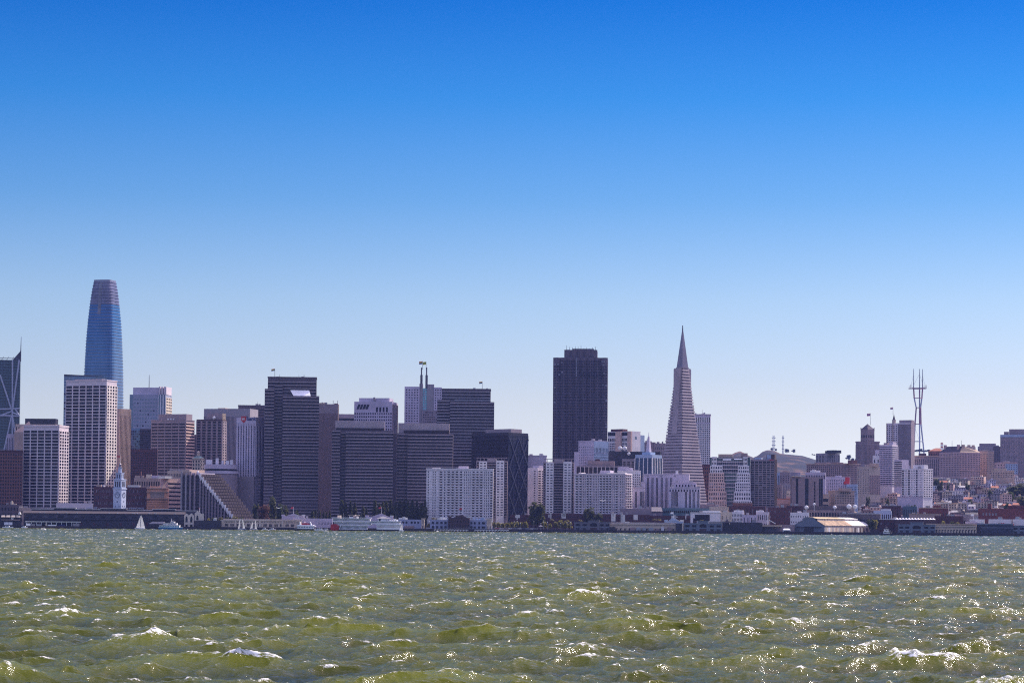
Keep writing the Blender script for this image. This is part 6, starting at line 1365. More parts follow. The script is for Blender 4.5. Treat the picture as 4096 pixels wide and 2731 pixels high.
# arched pier head
e0 = P(776, 2108, 2662); e = thing('pier_gatehouse', 'cream pier head with three pointed gables at the right end of the dark shed', PH, (e0.x, 2662, 2.6), -math.atan2(e0.x, 2662))
def X(px): return (px-776)/F*2662
def Z(py): return P(776, py, 2662).z-2.6
for i_, (x0, x1, xa, ya, ys, bot, gx) in enumerate(((737, 755.5, 746, 2052, 2061, 2110, 746), (755.5, 775, 765, 2051, 2060, 2110, 765), (778, 815, 790, 2041, 2052, 2082, 789))):
    pts = [(X(x0), 0, Z(bot)), (X(x1), 0, Z(bot)), (X(x1), 0, Z(ys))]
    if i_ == 2: pts += [(X(803), 0, Z(2054)), (X(800), 0, Z(2049))]
    pts += [(X(xa), 0, Z(ya)), (X(x0), 0, Z(ys))]
    w = MB().plate(pts[::-1], (0, 8, 0)).build('gable_wall', M['cream_wall2'], e)
    r = X(gx+4.2)-X(gx); zb_ = Z(2088 if i_ < 2 else 2078); zt_ = Z(2072 if i_ < 2 else 2068)
    MB().plate([(X(gx)-r, -.1, zb_), (X(gx)+r, -.1, zb_), (X(gx)+r, -.1, zt_), (X(gx)+r*.6, -.1, zt_+1.5), (X(gx), -.1, zt_+2.3), (X(gx)-r*.6, -.1, zt_+1.5), (X(gx)-r, -.1, zt_)][::-1], (0, .15, 0)).build('arched_window', M['glass_navy'], e)
    if i_ < 2: MB().box(X(gx)-r*1.1, X(gx)+r*1.1, -.12, 0, Z(2108), Z(2097)).build('door', M['glass_dark'], e)
MB().box(X(813), X(815), -.4, 8, Z(2082), Z(2053)).build('side_pier', M['cream_wall2'], e); MB().tube((X(797), 2, Z(2050)), (X(797), 2, Z(2029)), .15, .1).build('flagpole', M['white_paint'], e); MB().plate([(X(797), 2, Z(2030)), (X(794), 1.5, Z(2030)), (X(794), 1.5, Z(2034)), (X(797), 2, Z(2034))], (0, .06, 0)).build('flag', M['flag_red'], e)
b = Bld('pier_shed', 'plain dark grey pier block between the gabled pier head and the cream arcade', PH, 784, 884, None, 2081, 2661, 'dark_shed', depth=24, zb=2.6)
for i in range(3): u = b.ux(795+i*31, 2095)-b.wA; MB().box(u, u+5, -.1, 0, b.z(2106), b.z(2094)).build('door', M['black_metal'], b.e)
b.clutter(2, 'roof_white')
b = Bld('pier_shed', 'long cream arcade building with grouped dark windows on the left shore behind two sailing boats', PH, 884, 1205, None, 2083, 2672, 'pier_cream', depth=22, zb=2.6)
MB().box(-b.wA-.5, .5, -.6, .5, b.h-.2, b.h+.8).build('cornice', M['cream_wall'], b.e); MB().box(-b.wA+2, .5, 3, 20, b.h, b.h+1.8).build('roof', M['roof_grey'], b.e)
for i in range(48): u = -b.wA+4+i*(b.wA-5)/48; MB().box(u, u+.8, -.1, 0, b.z(2091), b.z(2088)).build('window', M['glass_dark'], b.e)
for i in range(14):
    u = b.ux(900+i*22, 2100)-b.wA
    for j in range(3): MB().box(u+j*1.3, u+j*1.3+.95, -.1, 0, b.z(2106), b.z(2096)).build('window', M['glass_navy' if j == 1 else 'glass_dark'], b.e)
for px in (890, 942, 1040, 1130, 1200): u = b.ux(px, 2100)-b.wA; MB().box(u-1, u+1, -.5, .1, 0, b.h).build('pilaster', M['cream_wall'], b.e)
def gabled(label, xl, xr, xa, ya, ys, D, wall, roofm='roof_grey', zb=3.0, depth=22, flag=True, win=0, fy=None, fm='flag_red'):
    b = Bld('pier_house', label, PH, xl, xr, None, ys, D, wall, depth=depth, zb=zb)
    ua = b.ux(xa, ya)-b.wA; za = b.z(ya); gl = (xa-xl)*.62/F*D; gr = (xr-xa)*.62/F*D
    MB().plate([(ua-gl, -.3, b.h), (ua+gr, -.3, b.h), (ua+.8, -.3, za), (ua-.8, -.3, za)][::-1], (0, 1.2, 0)).build('gable', M[wall], b.e)
    MB().prism([(ua-gl-.5, -.2), (ua+gr+.5, -.2), (ua+gr+.5, depth), (ua-gl-.5, depth)], b.h, za, top=[(ua-.6, 1.2), (ua+.6, 1.2), (ua+.6, depth-2), (ua-.6, depth-2)]).build('roof', M[roofm], b.e)
    for s in (-1, 1): x = -b.wA+1.5 if s < 0 else -1.5; MB().box(x-2, x+2, 0, 4, b.h, b.h+1.6).build('corner_block', M['roof_white' if s > 0 else wall], b.e)
    if flag:
        fy = fy or ya-28; zf = b.z(fy); MB().tube((ua, 2, za-1), (ua, 2, zf), .22, .12).build('flagpole', M['white_paint'], b.e)
        MB().plate([(ua-.1, 2, zf-.3), (ua-3.0, 1.4, zf-.7), (ua-3.2, 1.4, zf-2.6), (ua-.1, 2, zf-2.3)], (0, .06, 0)).build('flag', M[fm], b.e)
    if win: b.grid('A', 1.5, b.h-1.5, win, 2, .4, .5, kind='dark', lattice=False)
    b.flush(); return b
gabled('lilac gabled pier house with a flag, behind the white yacht', 1127, 1219, 1174, 2054, 2063, 2740, 'lilac_wall')
b = Bld('pier_shed', 'plain lilac wall building between the lilac gabled house and the riverboat', PH, 1172, 1330, None, 2073, 2700, 'lilac_wall', depth=20, zb=2.6); b.grid('A', 2, b.h-2, 10, 1, .25, .4, u0=b.ux(1270, 2080), kind='dark', lattice=False); b.clutter(3); b.flush()
gabled('grey gabled pier house with two flags, right of the riverboat', 1462, 1572, 1525, 2054, 2066, 2735, 'lilac_wall')
b = Bld('pier_shed', 'pale blue two storey pier building with a cream right end, behind the white steamer', PH, 1584, 1686, None, 2077, 2680, 'pier_lilac', depth=20, zb=2.6)
for px in (1592, 1613, 1626, 1647, 1660, 1673): u = b.ux(px, 2090)-b.wA; MB().box(u-1, u+1, -.12, 0, b.z(2093), b.z(2085)).build('window', M['glass_navy'], b.e)
MB().box(b.ux(1618, 2100)-b.wA, -8, -1.2, -.1, 0, b.z(2103)).build('lean_to', M['brown_stone'], b.e)
def cream_end(b, w):
    MB().box(.02, w, -.8, 20, 0, b.h+.6).build('end_block', M['cream_wall'], b.e); MB().box(-.4, w+.5, -1.3, 20.4, b.h+.6, b.h+1.3).build('cornice', M['cream_wall'], b.e)
    for k in range(5): u = .8+k*(w-1.4)/5; MB().box(u, u+.25, -.92, -.8, b.h*.55, b.h-.2).build('slit', M['tan_wall'], b.e)
    for k in range(2): MB().box(1+k*w*.5, 1.6+k*w*.5, -.95, -.8, .2, b.h*.4).build('door', M['dark_brown'], b.e)
cream_end(b, 3.4); b.clutter(3, 'roof_white')
b = Bld('pier_shed', 'pale blue pier building left of the dark gabled hall', PH, 1720, 1794, None, 2078, 2675, 'pier_lilac', depth=20, zb=2.6)
for px in (1732, 1749, 1766, 1782): 
    u = b.ux(px, 2090)-b.wA; MB().box(u-1.2, u+1.2, -.12, 0, b.z(2095), b.z(2086)).build('window', M['glass_navy'], b.e); MB().box(u-1.2, u+1.2, -.12, 0, b.z(2112), b.z(2103)).build('door', M['glass_dark'], b.e)
b.clutter(3, 'roof_white')
gabled('dark gabled hall with a grey roof and flag between two pale blue pier buildings', 1793, 1879, 1848, 2058, 2070, 2670, 'dark_brown', 'roof_grey2', zb=2.6, win=8)
b = Bld('pier_shed', 'pale blue pier building with a cream right end, right of the dark gabled hall', PH, 1878, 1947, None, 2079, 2675, 'pier_lilac', depth=20, zb=2.6)
for px in (1886, 1899, 1917, 1931, 1937):
    u = b.ux(px, 2090)-b.wA; MB().box(u-1, u+1, -.12, 0, b.z(2096), b.z(2087)).build('window', M['glass_navy'], b.e); MB().box(u-1.2, u+1.2, -.12, 0, b.z(2113), b.z(2104)).build('door', M['glass_dark'], b.e)
cream_end(b, 5.6); b.clutter(4, 'blue_wall')
# white fender frames along the seawall
def fender(px, i, side):
    p = P(px, 2120, 2648); e = MB().box(-1.3, 1.3, 0, .8, .5, 1.1).box(-1.3, -.8, 0, .8, -.7, .5).build('fender_frame', M['white_paint'], None, (p.x, 2648.2, 1.5))
    tag(e, 'white wooden fender frame, %s from left in the %s run along the seawall' % (ORD[i], side), 'fender', 'white fender frames along the seawall')
for i in range(12): fender(1741+i*11.6, i, 'left')
for i in range(12): fender(1903+i*11.6, i, 'right')
# pier fronts with raised centre
def pier_front(label, xl, xr, y, c0, c1, yc, D=2662, wall='pier_blue', side=None, arch=True, lower=True, depth=14):
    b = Bld('pier_building', label, PH, xl, xr, None, y, D, wall, depth=depth, zb=2.4)
    u0 = b.ux(c0, y)-b.wA; u1 = b.ux(c1, y)-b.wA; zc = b.z(yc); MB().box(u0, u1, -.6, depth, b.h-.01, zc).box(u0, u1, -.6, -.01, 0, b.h-.02).build('raised_centre', M[wall], b.e)
    MB().box(u0-.3, u1+.3, -1, depth+.2, zc, zc+.5).build('coping', M[wall], b.e); MB().box(-b.wA-.2, u0-.3, -.4, .4, b.h, b.h+.4).box(u1+.3, .2, -.4, .4, b.h, b.h+.4).build('coping', M[wall], b.e)
    um = (u0+u1)/2; r = (u1-u0)*.32; za = b.h*.52
    MB().plate([(um-r, -.62, za), (um+r, -.62, za), (um+r, -.62, za+2.4), (um+r*.6, -.62, za+3.5), (um, -.62, za+3.9), (um-r*.6, -.62, za+3.5), (um-r, -.62, za+2.4)][::-1], (0, -.1, 0)).build('arched_window', M['glass_dark'], b.e)
    MB().box(um-r, um+r, -.75, -.6, .2, za-1.6).build('gate', M['dark_brown'], b.e)
    for (s0, s1) in ((-b.wA, u0), (u1, 0)):
        n = 2; du = (s1-s0)/n
        for k in range(n): a = s0+du*k+du*.2; MB().box(a, a+du*.62, -.12, 0, za+.3, za+2.6).build('window', M['glass_dark'], b.e); MB().box(a+du*.05, a+du*.55, -.12, 0, .2, za-1.8).build('gate', M['black_metal'], b.e)
        for k in range(n+1): a = min(max(s0+du*k, -b.wA+.4), -.4); MB().box(a-.35, a+.35, -.35, 0, 0, b.h).build('pilaster', M[wall], b.e)
    MB().box(-b.wA, 0, -.25, 0, za-.9, za-.4).build('string_course', M['pier_trim'], b.e)
    return b
M['pier_trim'] = mat('pier_trim', (.28, .32, .38))
pier_front('dull grey pier front with a broad arched window, left of the long cream pier shed', 2297, 2440, 2088, 2352, 2397, 2082, wall='pier_dull')
b = Bld('pier_shed', 'small dark shed at the left end of the long cream pier shed', PH, 2438, 2462, None, 2106, 2659, 'dark_shed', depth=8, zb=2.4)
def cream_shed(label, xl, xr, y, n, D=2668, roof=True, tall=False):
    b = Bld('pier_shed', label, PH, xl, xr, None, y, D, 'pier_cream', depth=26, zb=2.4)
    MB().box(-b.wA-.3, .4, -.7, 0, b.h-.6, b.h+.2).build('cornice', M['cream_wall'], b.e); MB().box(-b.wA+.5, .3, 2, 25, b.h, b.h+1.9).build('upper_roof', M['roof_tan' if tall else 'roof_grey'], b.e)
    m_ = int(b.wA/1.5)
    mb = MB()
    for i in range(min(90, m_)): u = -b.wA+1+i*(b.wA-2)/min(90, m_); mb = MB().box(u, u+.5, -.25, 0, b.h-2.6, b.h-1.5).build('corbel', M['beige_wall'], b.e)
    MB().box(-b.wA, 0, -.2, 0, b.h-1.3, b.h-1.0).build('string_course', M['beige_wall'], b.e)
    for i in range(n):
        u = -b.wA+(i+.55)*b.wA/n; h = b.h*(.52 if tall else .40); w_ = .95 if tall else 1.3
        MB().box(u-w_, u+w_, -.12, 0, .8, h).build('window', M['glass_dark'], b.e); MB().box(u+w_*.1, u+w_*.9, -.2, -.12, .8, h*.8).build('shutter', M['cream_wall'], b.e)
    return b
b = cream_shed('long cream pier shed with small dark doors behind old wooden pilings', 2440, 2703, 2096, 15); b.clutter(3, 'roof_white')
for k in range(7): u = b.ux(2520+k*25+rnd.uniform(-5, 5), 2110)-b.wA; MB().box(u, u+rnd.uniform(2, 6), -3, -.6, 0, rnd.uniform(2, 5)).build('stacked_crate', M[rnd.choice(['steel', 'brown_stone', 'white_wall', 'grey_wall'])], b.e)
gabled('small grey gabled house with flagpole behind the right end of the long cream shed', 2658, 2733, 2693, 2071, 2084, 2700, 'blue_wall', flag=True, fy=2046, fm='white_paint')
b = Bld('pier_shed', 'open dark shed with a cream corner post right of the long cream pier shed', PH, 2703, 2734, None, 2092, 2664, 'dark_shed', depth=12, zb=2.4); MB().box(-1.6, 0, -.5, 0, 0, b.h).build('corner_post', M['cream_wall'], b.e)
# old pilings
for i in range(24):
    px = 2470+i*9.6+rnd.uniform(-2, 2); p = P(px, 2130, 2646)
    t = MB().tube((0, 0, -4), (rnd.uniform(-.2, .2), 0, rnd.uniform(1.2, 3.2)), .32, .3, 6).build('wooden_piling', M['wood'], None, (p.x, 2646+rnd.uniform(-2, 1), 0)); tag(t, 'broken dark wooden piling, %s from left before the long cream pier shed' % ORD[i], 'piling', 'old pilings before the long cream pier shed')
pier_front('blue grey pier front with a raised arched centre, left of the witch hat roof', 2736, 2888, 2093, 2790, 2834, 2084)
b = Bld('pier_shed', 'cream shed side with a grey roof right of the left blue grey pier front', PH, 2834, 2970, None, 2089, 2690, 'cream_wall', depth=14, zb=3)
MB().box(-b.wA, 0, -.5, 14, b.h, b.h+1).build('roof', M['roof_grey'], b.e)
b = Bld('dock_hall', 'black dock hall with a pointed witch hat roof at its left end', 'dock hall', 2890, 3048, None, 2089, 2664, 'dark_shed', depth=18, zb=2.4)
MB().prism([(-b.wA-.1, -.5), (b.ux(2962, 2090)-b.wA, -.5), (b.ux(2962, 2090)-b.wA, 0), (-b.wA-.1, 0)], 0, b.h*.7).build('front_wall', M['black_metal'], b.e)
u = b.ux(2908, 2090)-b.wA; MB().cone([(u-3.6, -2.5), (u+3.6, -2.5), (u+3.6, 3), (u-3.6, 3)], b.h-.5, (u+.4, .2, b.z(2076))).build('witch_hat_roof', M['roof_dark'], b.e); MB().plate([(u+2.6, -2.7, b.h-2), (u+3.7, -2.7, b.h-2), (u+1.4, -.6, b.z(2080)), (u+.9, -.6, b.z(2080))], (0, -.1, 0)).build('roof_edge', M['cream_wall'], b.e)
for k in range(10): u = b.ux(2975+k*7, 2100)-b.wA; MB().box(u, u+.8, -.1, 0, b.h*.55, b.h*.62).build('window', M['glass_grey'], b.e)
b.clutter(2)
b = Bld('dock_canopy', 'grey dock platform with a long pale canopy right of the black dock hall', 'dock canopy', 3046, 3126, None, 2099, 2664, 'stone_dark', body=False, depth=12, zb=2.4)
b.h = b.z(2099); MB().box(-b.wA, 0, -1, 10, b.h-1.8, b.h).build('canopy', M['roof_tan'], b.e); MB().box(-b.wA, 0, 6, 10, 0, b.h-1.8).build('back_wall', M['stone_dark'], b.e); MB().box(-b.wA, 0, -2, 10, -3, .2).build('deck', M['wood'], b.e)
for i in range(8): u = -b.wA+b.wA*(i+.3)/8; MB().box(u, u+.5, -.6, -.1, .2, b.h-1.8).build('post', M['steel_dark'], b.e)
MB().plate([(-b.wA*.62, 2, b.z(2078)), (-b.wA*.3, 2, b.z(2092)), (-b.wA*.3, 2, b.z(2095)), (-b.wA*.62, 2, b.z(2081))], (0, 1.5, 0)).build('conveyor_ramp', M['white_paint'], b.e); MB().tube((-b.wA*.7, 3, b.h), (-b.wA*.7, 3, b.z(2056)), .3, .2).build('flagpole', M['white_paint'], b.e)
b = Bld('pier_shed', 'plain grey shed with a white tent in front, left of the rusty roofed shed', PH, 3122, 3178, None, 2098, 2672, 'stone_dark', depth=16, zb=2.4)
p = P(3146, 2125, 2658); e = thing('tent', 'small white marquee tent in front of the plain grey shed', 'tent', (p.x, 2658, 2.6)); MB().box(-4, 4, -2.5, 2.5, 0, 2.6).build('tent_wall', M['white_paint'], e); MB().prism([(-4.3, -2.8), (4.3, -2.8), (4.3, 2.8), (-4.3, 2.8)], 2.6, 4.2, top=[(-3, -.4), (3, -.4), (3, .4), (-3, .4)]).build('tent_roof', M['white_paint'], e); MB().box(-3.5, 3.5, -2.62, -2.5, .1, 1.7).build('opening', M['glass_grey'], e)
# rusty roofed gabled shed running away to the right
def rusty_shed():
    D = 2662; al = R(24); c = P(3297, 2101, D); th = -math.atan2(c.x, D)-al
    e = thing('pier_shed', 'big grey gabled shed whose long roof is half rusty orange and half white', PH, (c.x, D, 2.4), th)
    def z(py): return P(3297, py, D).z-2.4
    def along(px, d):
        t = P(px, 2101, 1000).x/1000; return (t*c.y-c.x)/(d[0]-t*d[1])
    W = along(3175, (-math.cos(th), -math.sin(th))); L = along(3530, (-math.sin(th), math.cos(th)))
    he = z(2101); hr_ = z(2082); hm = z(2073); hc = W*.27
    MB().plate([(-W, 0, 0), (0, 0, 0), (0, 0, he), (-W/2+hc, 0, hr_), (-W/2-hc, 0, hr_), (-W, 0, he)][::-1], (0, 1.2, 0)).build('gable_front', M['pier_blue'], e)
    MB().plate([(-W/2-hc*.8, -.1, hr_-1), (-W/2+hc*.8, -.1, hr_-1), (-W/2+hc*.8, -.1, hm), (-W/2+hc*.4, -.1, hm+1.6), (-W/2-hc*.4, -.1, hm+1.6), (-W/2-hc*.8, -.1, hm)][::-1], (0, 1.3, 0)).build('raised_front', M['pier_blue'], e)
    MB().box(-W/2-hc*1.5, -W/2+hc*1.5, -2, 0, he*.78, he*.84).build('door_hood', M['dark_shed'], e); MB().box(-W/2-hc*.6, -W/2+hc*.6, -.3, -.1, .2, he*.75).build('gate', M['black_metal'], e)
    MB().box(-W+1, -1, 1.3, L, 0, he-.1).build('inner_wall', M['dark_shed'], e)
    hw = he*.72
    # side wall: corrugated panels and dark bays
    MB().box(-.6, 0, 1.3, L, hw, he).build('upper_wall', M['cream_wall'], e)
    n = 34
    for i in range(n):
        a = 1.4+(L-1.6)*i/n; w_ = (L-1.6)/n; dark = (i in (17, 20, 22, 24, 28, 29, 32))
        MB().box(-.6 if dark else -.55-.03*(i % 3), .0+.06*(i % 3), a+.1, a+w_-.1, .3, hw-.05).build('door' if dark else 'side_panel', M['dark_brown' if dark else rnd.choice(['corrugated', 'cream_wall', 'white_wall', 'corrugated', 'tan_wall'])], e)
    x1 = -W/2+hc
    for (y0, y1, m_) in ((-.4, L*.46, 'roof_rust'), (L*.46, L+.4, 'roof_white')):
        hipb = y1 if m_ == 'roof_rust' else L*.98
        MB().plate([(.8, y0, he), (.8, y1, he), (x1, hipb if m_ == 'roof_rust' else L*.70, hr_), (x1, y0, hr_)], (-.15, 0, .3)).build('roof', M[m_], e)
        ye = y1 if m_ == 'roof_rust' else L*.68
        MB().box(x1-.5, x1, max(y0, .0), ye, hr_+.3, hr_+2.2).build('clerestory', M['corrugated'], e)
        MB().plate([(x1+.4, y0, hr_+2.2), (x1+.4, ye, hr_+2.2), (-W/2, ye, hm+1.4), (-W/2, y0, hm+1.4)], (-.1, 0, .3)).build('monitor_roof', M['roof_rust2' if m_ == 'roof_rust' else 'roof_white'], e)
        MB().plate([(-W/2, y0, hm+1.4), (-W/2, ye, hm+1.4), (-W-.8, ye, he), (-W-.8, y0, he)], (-.1, 0, -.3)).build('back_roof', M['roof_grey'], e)
    for i in range(26): yy = 6+(L-8)*i/26; MB().box(.3, 1.0, yy, yy+1.6, -1.2, .5).build('fender', M['white_wall' if i % 2 else 'tan_wall'], e)
    MB().box(0, 3, -2, L, -3, .2).build('apron', M['quay'], e)
    MB().tube((.8, -.4, he), (.8, -.4, he+3.4), .15).build('pole', M['steel_dark'], e)
M['roof_rust2'] = mat('roof_rust2', (.50, .38, .20), noise=.4, scale=.15)
rusty_shed()
pier_front('blue grey pier front with raised centre, left of the cream shed with fourteen slots', 3593, 3742, 2098, 3641, 3692, 2090)
b = cream_shed('cream pier shed with fourteen tall dark slots near the right picture edge', 3740, 3905, 2104, 14, tall=True, D=2664); MB().box(-b.wA-10, 0, 1, 24, b.h+1.9, b.h+2.6).build('ridge_roof', M['roof_tan'], b.e)
gabled('pale grey gabled house behind the cream shed with fourteen slots', 3862, 3934, 3894, 2080, 2091, 2700, 'lilac_wall', flag=True, fy=2054, fm='white_paint')
b = Bld('pier_shed', 'long dark blue grey pier shed right of the cream shed with slots', PH, 3905, 4052, None, 2099, 2666, 'dark_blue', depth=24, zb=2.4)
MB().box(-b.wA, 0, -.5, 24, b.h, b.h+1.6).build('roof', M['pier_blue'], b.e); MB().box(-b.wA+5, 0, -.25, 0, b.h*.66, b.h*.74).build('string_course', M['pier_blue'], b.e); MB().box(-b.wA, -b.wA+5, -.3, 0, 0, b.h*.8).build('gate', M['black_metal'], b.e)
for k in range(2): u = b.ux(3952+k*8, 2120)-b.wA; MB().box(u, u+1.3, -.12, 0, b.h*.3, b.h*.5).build('window', M['glass_grey'], b.e)
pier_front('blue grey pier front cut by the right picture edge', 4050, 4200, 2103, 4100, 4150, 2095, D=2660)

# ---------------------------------------------------------------- boats
def sail_material():
    m, t, b = nodes('sail'); N_ = t.nodes.new; b.inputs['Base Color'].default_value = (.85, .85, .84, 1); b.inputs['Roughness'].default_value = .7
    n = N_('ShaderNodeTexNoise'); n.inputs['Scale'].default_value = .6; bp = N_('ShaderNodeBump'); bp.inputs['Distance'].default_value = .3; t.links.new(n.outputs[0], bp.inputs['Height']); t.links.new(bp.outputs[0], b.inputs['Normal'])
    tl = N_('ShaderNodeBsdfTranslucent'); tl.inputs[0].default_value = (.85, .85, .82, 1); ms = N_('ShaderNodeMixShader'); ms.inputs[0].default_value = .5
    t.links.new(b.outputs[0], ms.inputs[1]); t.links.new(tl.outputs[0], ms.inputs[2]); t.links.new(ms.outputs[0], t.nodes['Material Output'].inputs[0]); M['sail'] = m
sail_material()
def hull_pts(L, w, bow=.25): return [(-L/2, -w/2*.8), (L/2*(1-bow*1.6), -w/2), (L/2, 0), (L/2*(1-bow*1.6), w/2), (-L/2, w/2*.8)]
def hull(e, L, w, h, m, stripe=None, sink=.6, flip=1):
    lo = [(x*.93*flip, y*.8) for x, y in hull_pts(L, w)]; hi = [(x*flip, y) for x, y in hull_pts(L, w)]
    if flip < 0: lo = lo[::-1]; hi = hi[::-1]
    MB().prism(lo, -sink, h, top=hi).build('hull', M[m], e)
    if stripe: MB().prism(hi, h, h+.35).build('rail', M[stripe], e)
def sailboat(label, px, D, L, sails, wall='white_paint', mast=None, lean=0, rz=0):
    p = P(px, 2110, D); e = thing('sailboat', label, 'sailboat', (p.x, D, .15), rz); e.rotation_euler = (R(0), R(lean), rz)
    hull(e, L, L*.27, 1.1, wall, 'white_paint'); MB().box(-L*.2, L*.1, -L*.08, L*.08, 1.1, 1.7).build('cabin', M['white_paint'], e)
    for (mx, mh) in mast: MB().tube((mx, 0, .8), (mx-.2, 0, mh), .12, .07, 5).build('mast', M['steel'], e)
    for q in sails:
        n = len(q); c = [(x, (.25*math.sin(z*.25))*1.0, z) for x, z in q]; MB().plate(c[::-1], (0, .05, 0)).build('sail', M['sail'], e)
    return e
sailboat('white sloop under two tall full sails before the dark arcaded shed', 560, 2600, 11.5, [[(-.2, 1.6), (.0, 15.6), (-4.4, 1.9)], [(.6, 15.6), (5.6, 1.3), (.4, 1.7)]], mast=[(.2, 16)], lean=3)
sailboat('two masted yacht with narrow white sails, left of the pair before the cream arcade', 968, 2612, 10, [[(-4.2, 1.6), (-2.8, 1.7), (-1.0, 12.6), (-2.2, 11.0)], [(1.0, 1.8), (3.4, 2.0), (1.4, 11.5), (.6, 11.5)]], 'navy', mast=[(-1, 14.5), (1.4, 12)], lean=-3)
sailboat('dark hulled sailboat with a raised jib, right of the pair before the cream arcade', 1014, 2608, 9, [[(-3.6, 1.5), (-1.2, 2.4), (-1.0, 10.5)], [(1.2, 2.0), (3.4, 1.6), (2.0, 11.0), (1.2, 10.8)]], 'hull_dark', mast=[(-.9, 12), (1.6, 12.5)], lean=2)
sailboat('tiny sailboat with one white sail at the bow of the white steamer', 1606, 2610, 6, [[(-1.8, 1.2), (1.6, 1.0), (.2, 9.8)]], mast=[(.2, 10)], lean=2)
def deck(e, x0, x1, w, z0, z1, m='white_paint', win=None, rail=True, name='deck_house', g='glass_dark'):
    d = MB().box(x0, x1, -w/2, w/2, z0, z1).build(name, M[m], e)
    if win:
        for i in range(win): u = x0+(x1-x0)*(i+.3)/win; MB().box(u, u+(x1-x0)/win*.45, -w/2-.06, -w/2, z0+(z1-z0)*.3, z0+(z1-z0)*.78).build('window', M[g], d)
    if rail: MB().box(x0-.3, x1+.3, -w/2-.7, w/2+.7, z1, z1+.18).build('deck_edge', M['white_paint'], e)
p = P(683, 2110, 2640); e = thing('ferry', 'blue and white catamaran ferry moored left of the gabled pier head', 'ferry', (p.x, 2640, .1))
hull(e, 27, 8, 2.2, 'blue_paint', 'white_paint'); deck(e, -12, 10, 7.4, 2.4, 4.8, 'white_paint', 12, g='glass_blue'); deck(e, -8, 7, 6.6, 5.0, 7.0, 'white_paint', 9, g='glass_navy'); deck(e, 0, 4.5, 4, 7.2, 8.6, 'white_paint', 3)
MB().box(-11.8, 9.8, -3.78, -3.72, 2.6, 3.3).build('blue_stripe', M['cyan_glass'], e); MB().tube((1, 0, 8.6), (.6, 0, 12), .2, .1).tube((2, 0, 8.6), (2.6, 0, 10.6), .15, .1).build('mast', M['white_paint'], e); MB().plate([(4.5, -3, 5.2), (9.5, -2.5, 3.2), (9.5, 2.5, 3.2), (4.5, 3, 5.2)], (0, 0, .2)).build('sloping_bow_roof', M['white_paint'], e)
p = P(628, 2110, 2652); e = thing('gangway', 'arched glazed gangway canopy left of the blue and white catamaran', 'gangway', (p.x, 2652, 2.4)); MB().prism(oval(0, 0, 9, 2.4, 16), 3.8, 6.2, top=oval(1.5, 0, 6.5, 1.4, 16)).build('canopy', M['grey_wall'], e)
for k in range(5): MB().box(-7+k*3.4, -6.6+k*3.4, -1.5, -1.2, 0, 3.8).build('post', M['steel_dark'], e)
p = P(1222, 2115, 2638); e = thing('yacht', 'white excursion yacht with a swept roof and red deck top, left of the riverboat', 'yacht', (p.x, 2638, .1))
hull(e, 24, 7, 1.9, 'hull_dark', 'white_paint'); deck(e, -9, 9, 6.4, 2.2, 4.8, 'white_paint', 10, g='glass_blue'); MB().prism([(-11, -3.6), (11, -3.6), (12, 0), (11, 3.6), (-11, 3.6)], 5.0, 6.2, top=[(-8, -3.2), (8, -3.2), (8.6, 0), (8, 3.2), (-8, 3.2)]).build('swept_roof', M['white_paint'], e)
MB().box(-4, 4.5, -2, 2, 6.2, 8.2).build('upper_cabin', M['flag_red'], e); MB().plate([(-6.4, -2.4, 6.2), (-5.2, -2.4, 6.2), (-5.6, -2.4, 9.6), (-6.8, -2.4, 9.6)], (0, 4.8, 0)).plate([(5.6, -2.4, 6.2), (6.8, -2.4, 6.2), (5.4, -2.4, 9.8), (4.4, -2.4, 9.8)], (0, 4.8, 0)).build('radar_arch', M['white_paint'], e); MB().ball((-1, 0, 9), .8).build('radar_dome', M['white_paint'], e)
for i, (px, L, m_, lb) in enumerate(((1282, 14, 'white_paint', 'low white fishing boat with a tall mast just left of the red paddle wheel'), (1306, 8, 'roof_grey', 'small grey boat against the stern of the riverboat'), (1090, 7, 'roof_grey', 'small grey motorboat below the cream arcade, left of the white yacht'), (1060, 6, 'cream_wall', 'small cream motorboat below the cream arcade'), (32, 12, 'white_paint', 'low white boat moored below the awnings at the left edge'), (98, 7, 'white_paint', 'little white motorboat at the left end of the ferry landing'))):
    p = P(px, 2110, 2636); e = thing('motorboat', lb, 'motorboat', (p.x, 2636, .1)); hull(e, L, 2.8, 1.1, m_, 'white_paint'); MB().box(-L*.25, L*.12, -1, 1, 1.2, 2.6).build('cabin', M['white_paint'], e)
    MB().box(-L*.2, L*.07, -1.05, -1.0, 1.8, 2.3).build('window', M['glass_dark'], e)
    if i == 0: MB().tube((-1, 0, 2), (-4.5, 0, 14), .12, .08).tube((2, 0, 1), (2, 0, 8), .12, .08).build('mast', M['steel'], e)
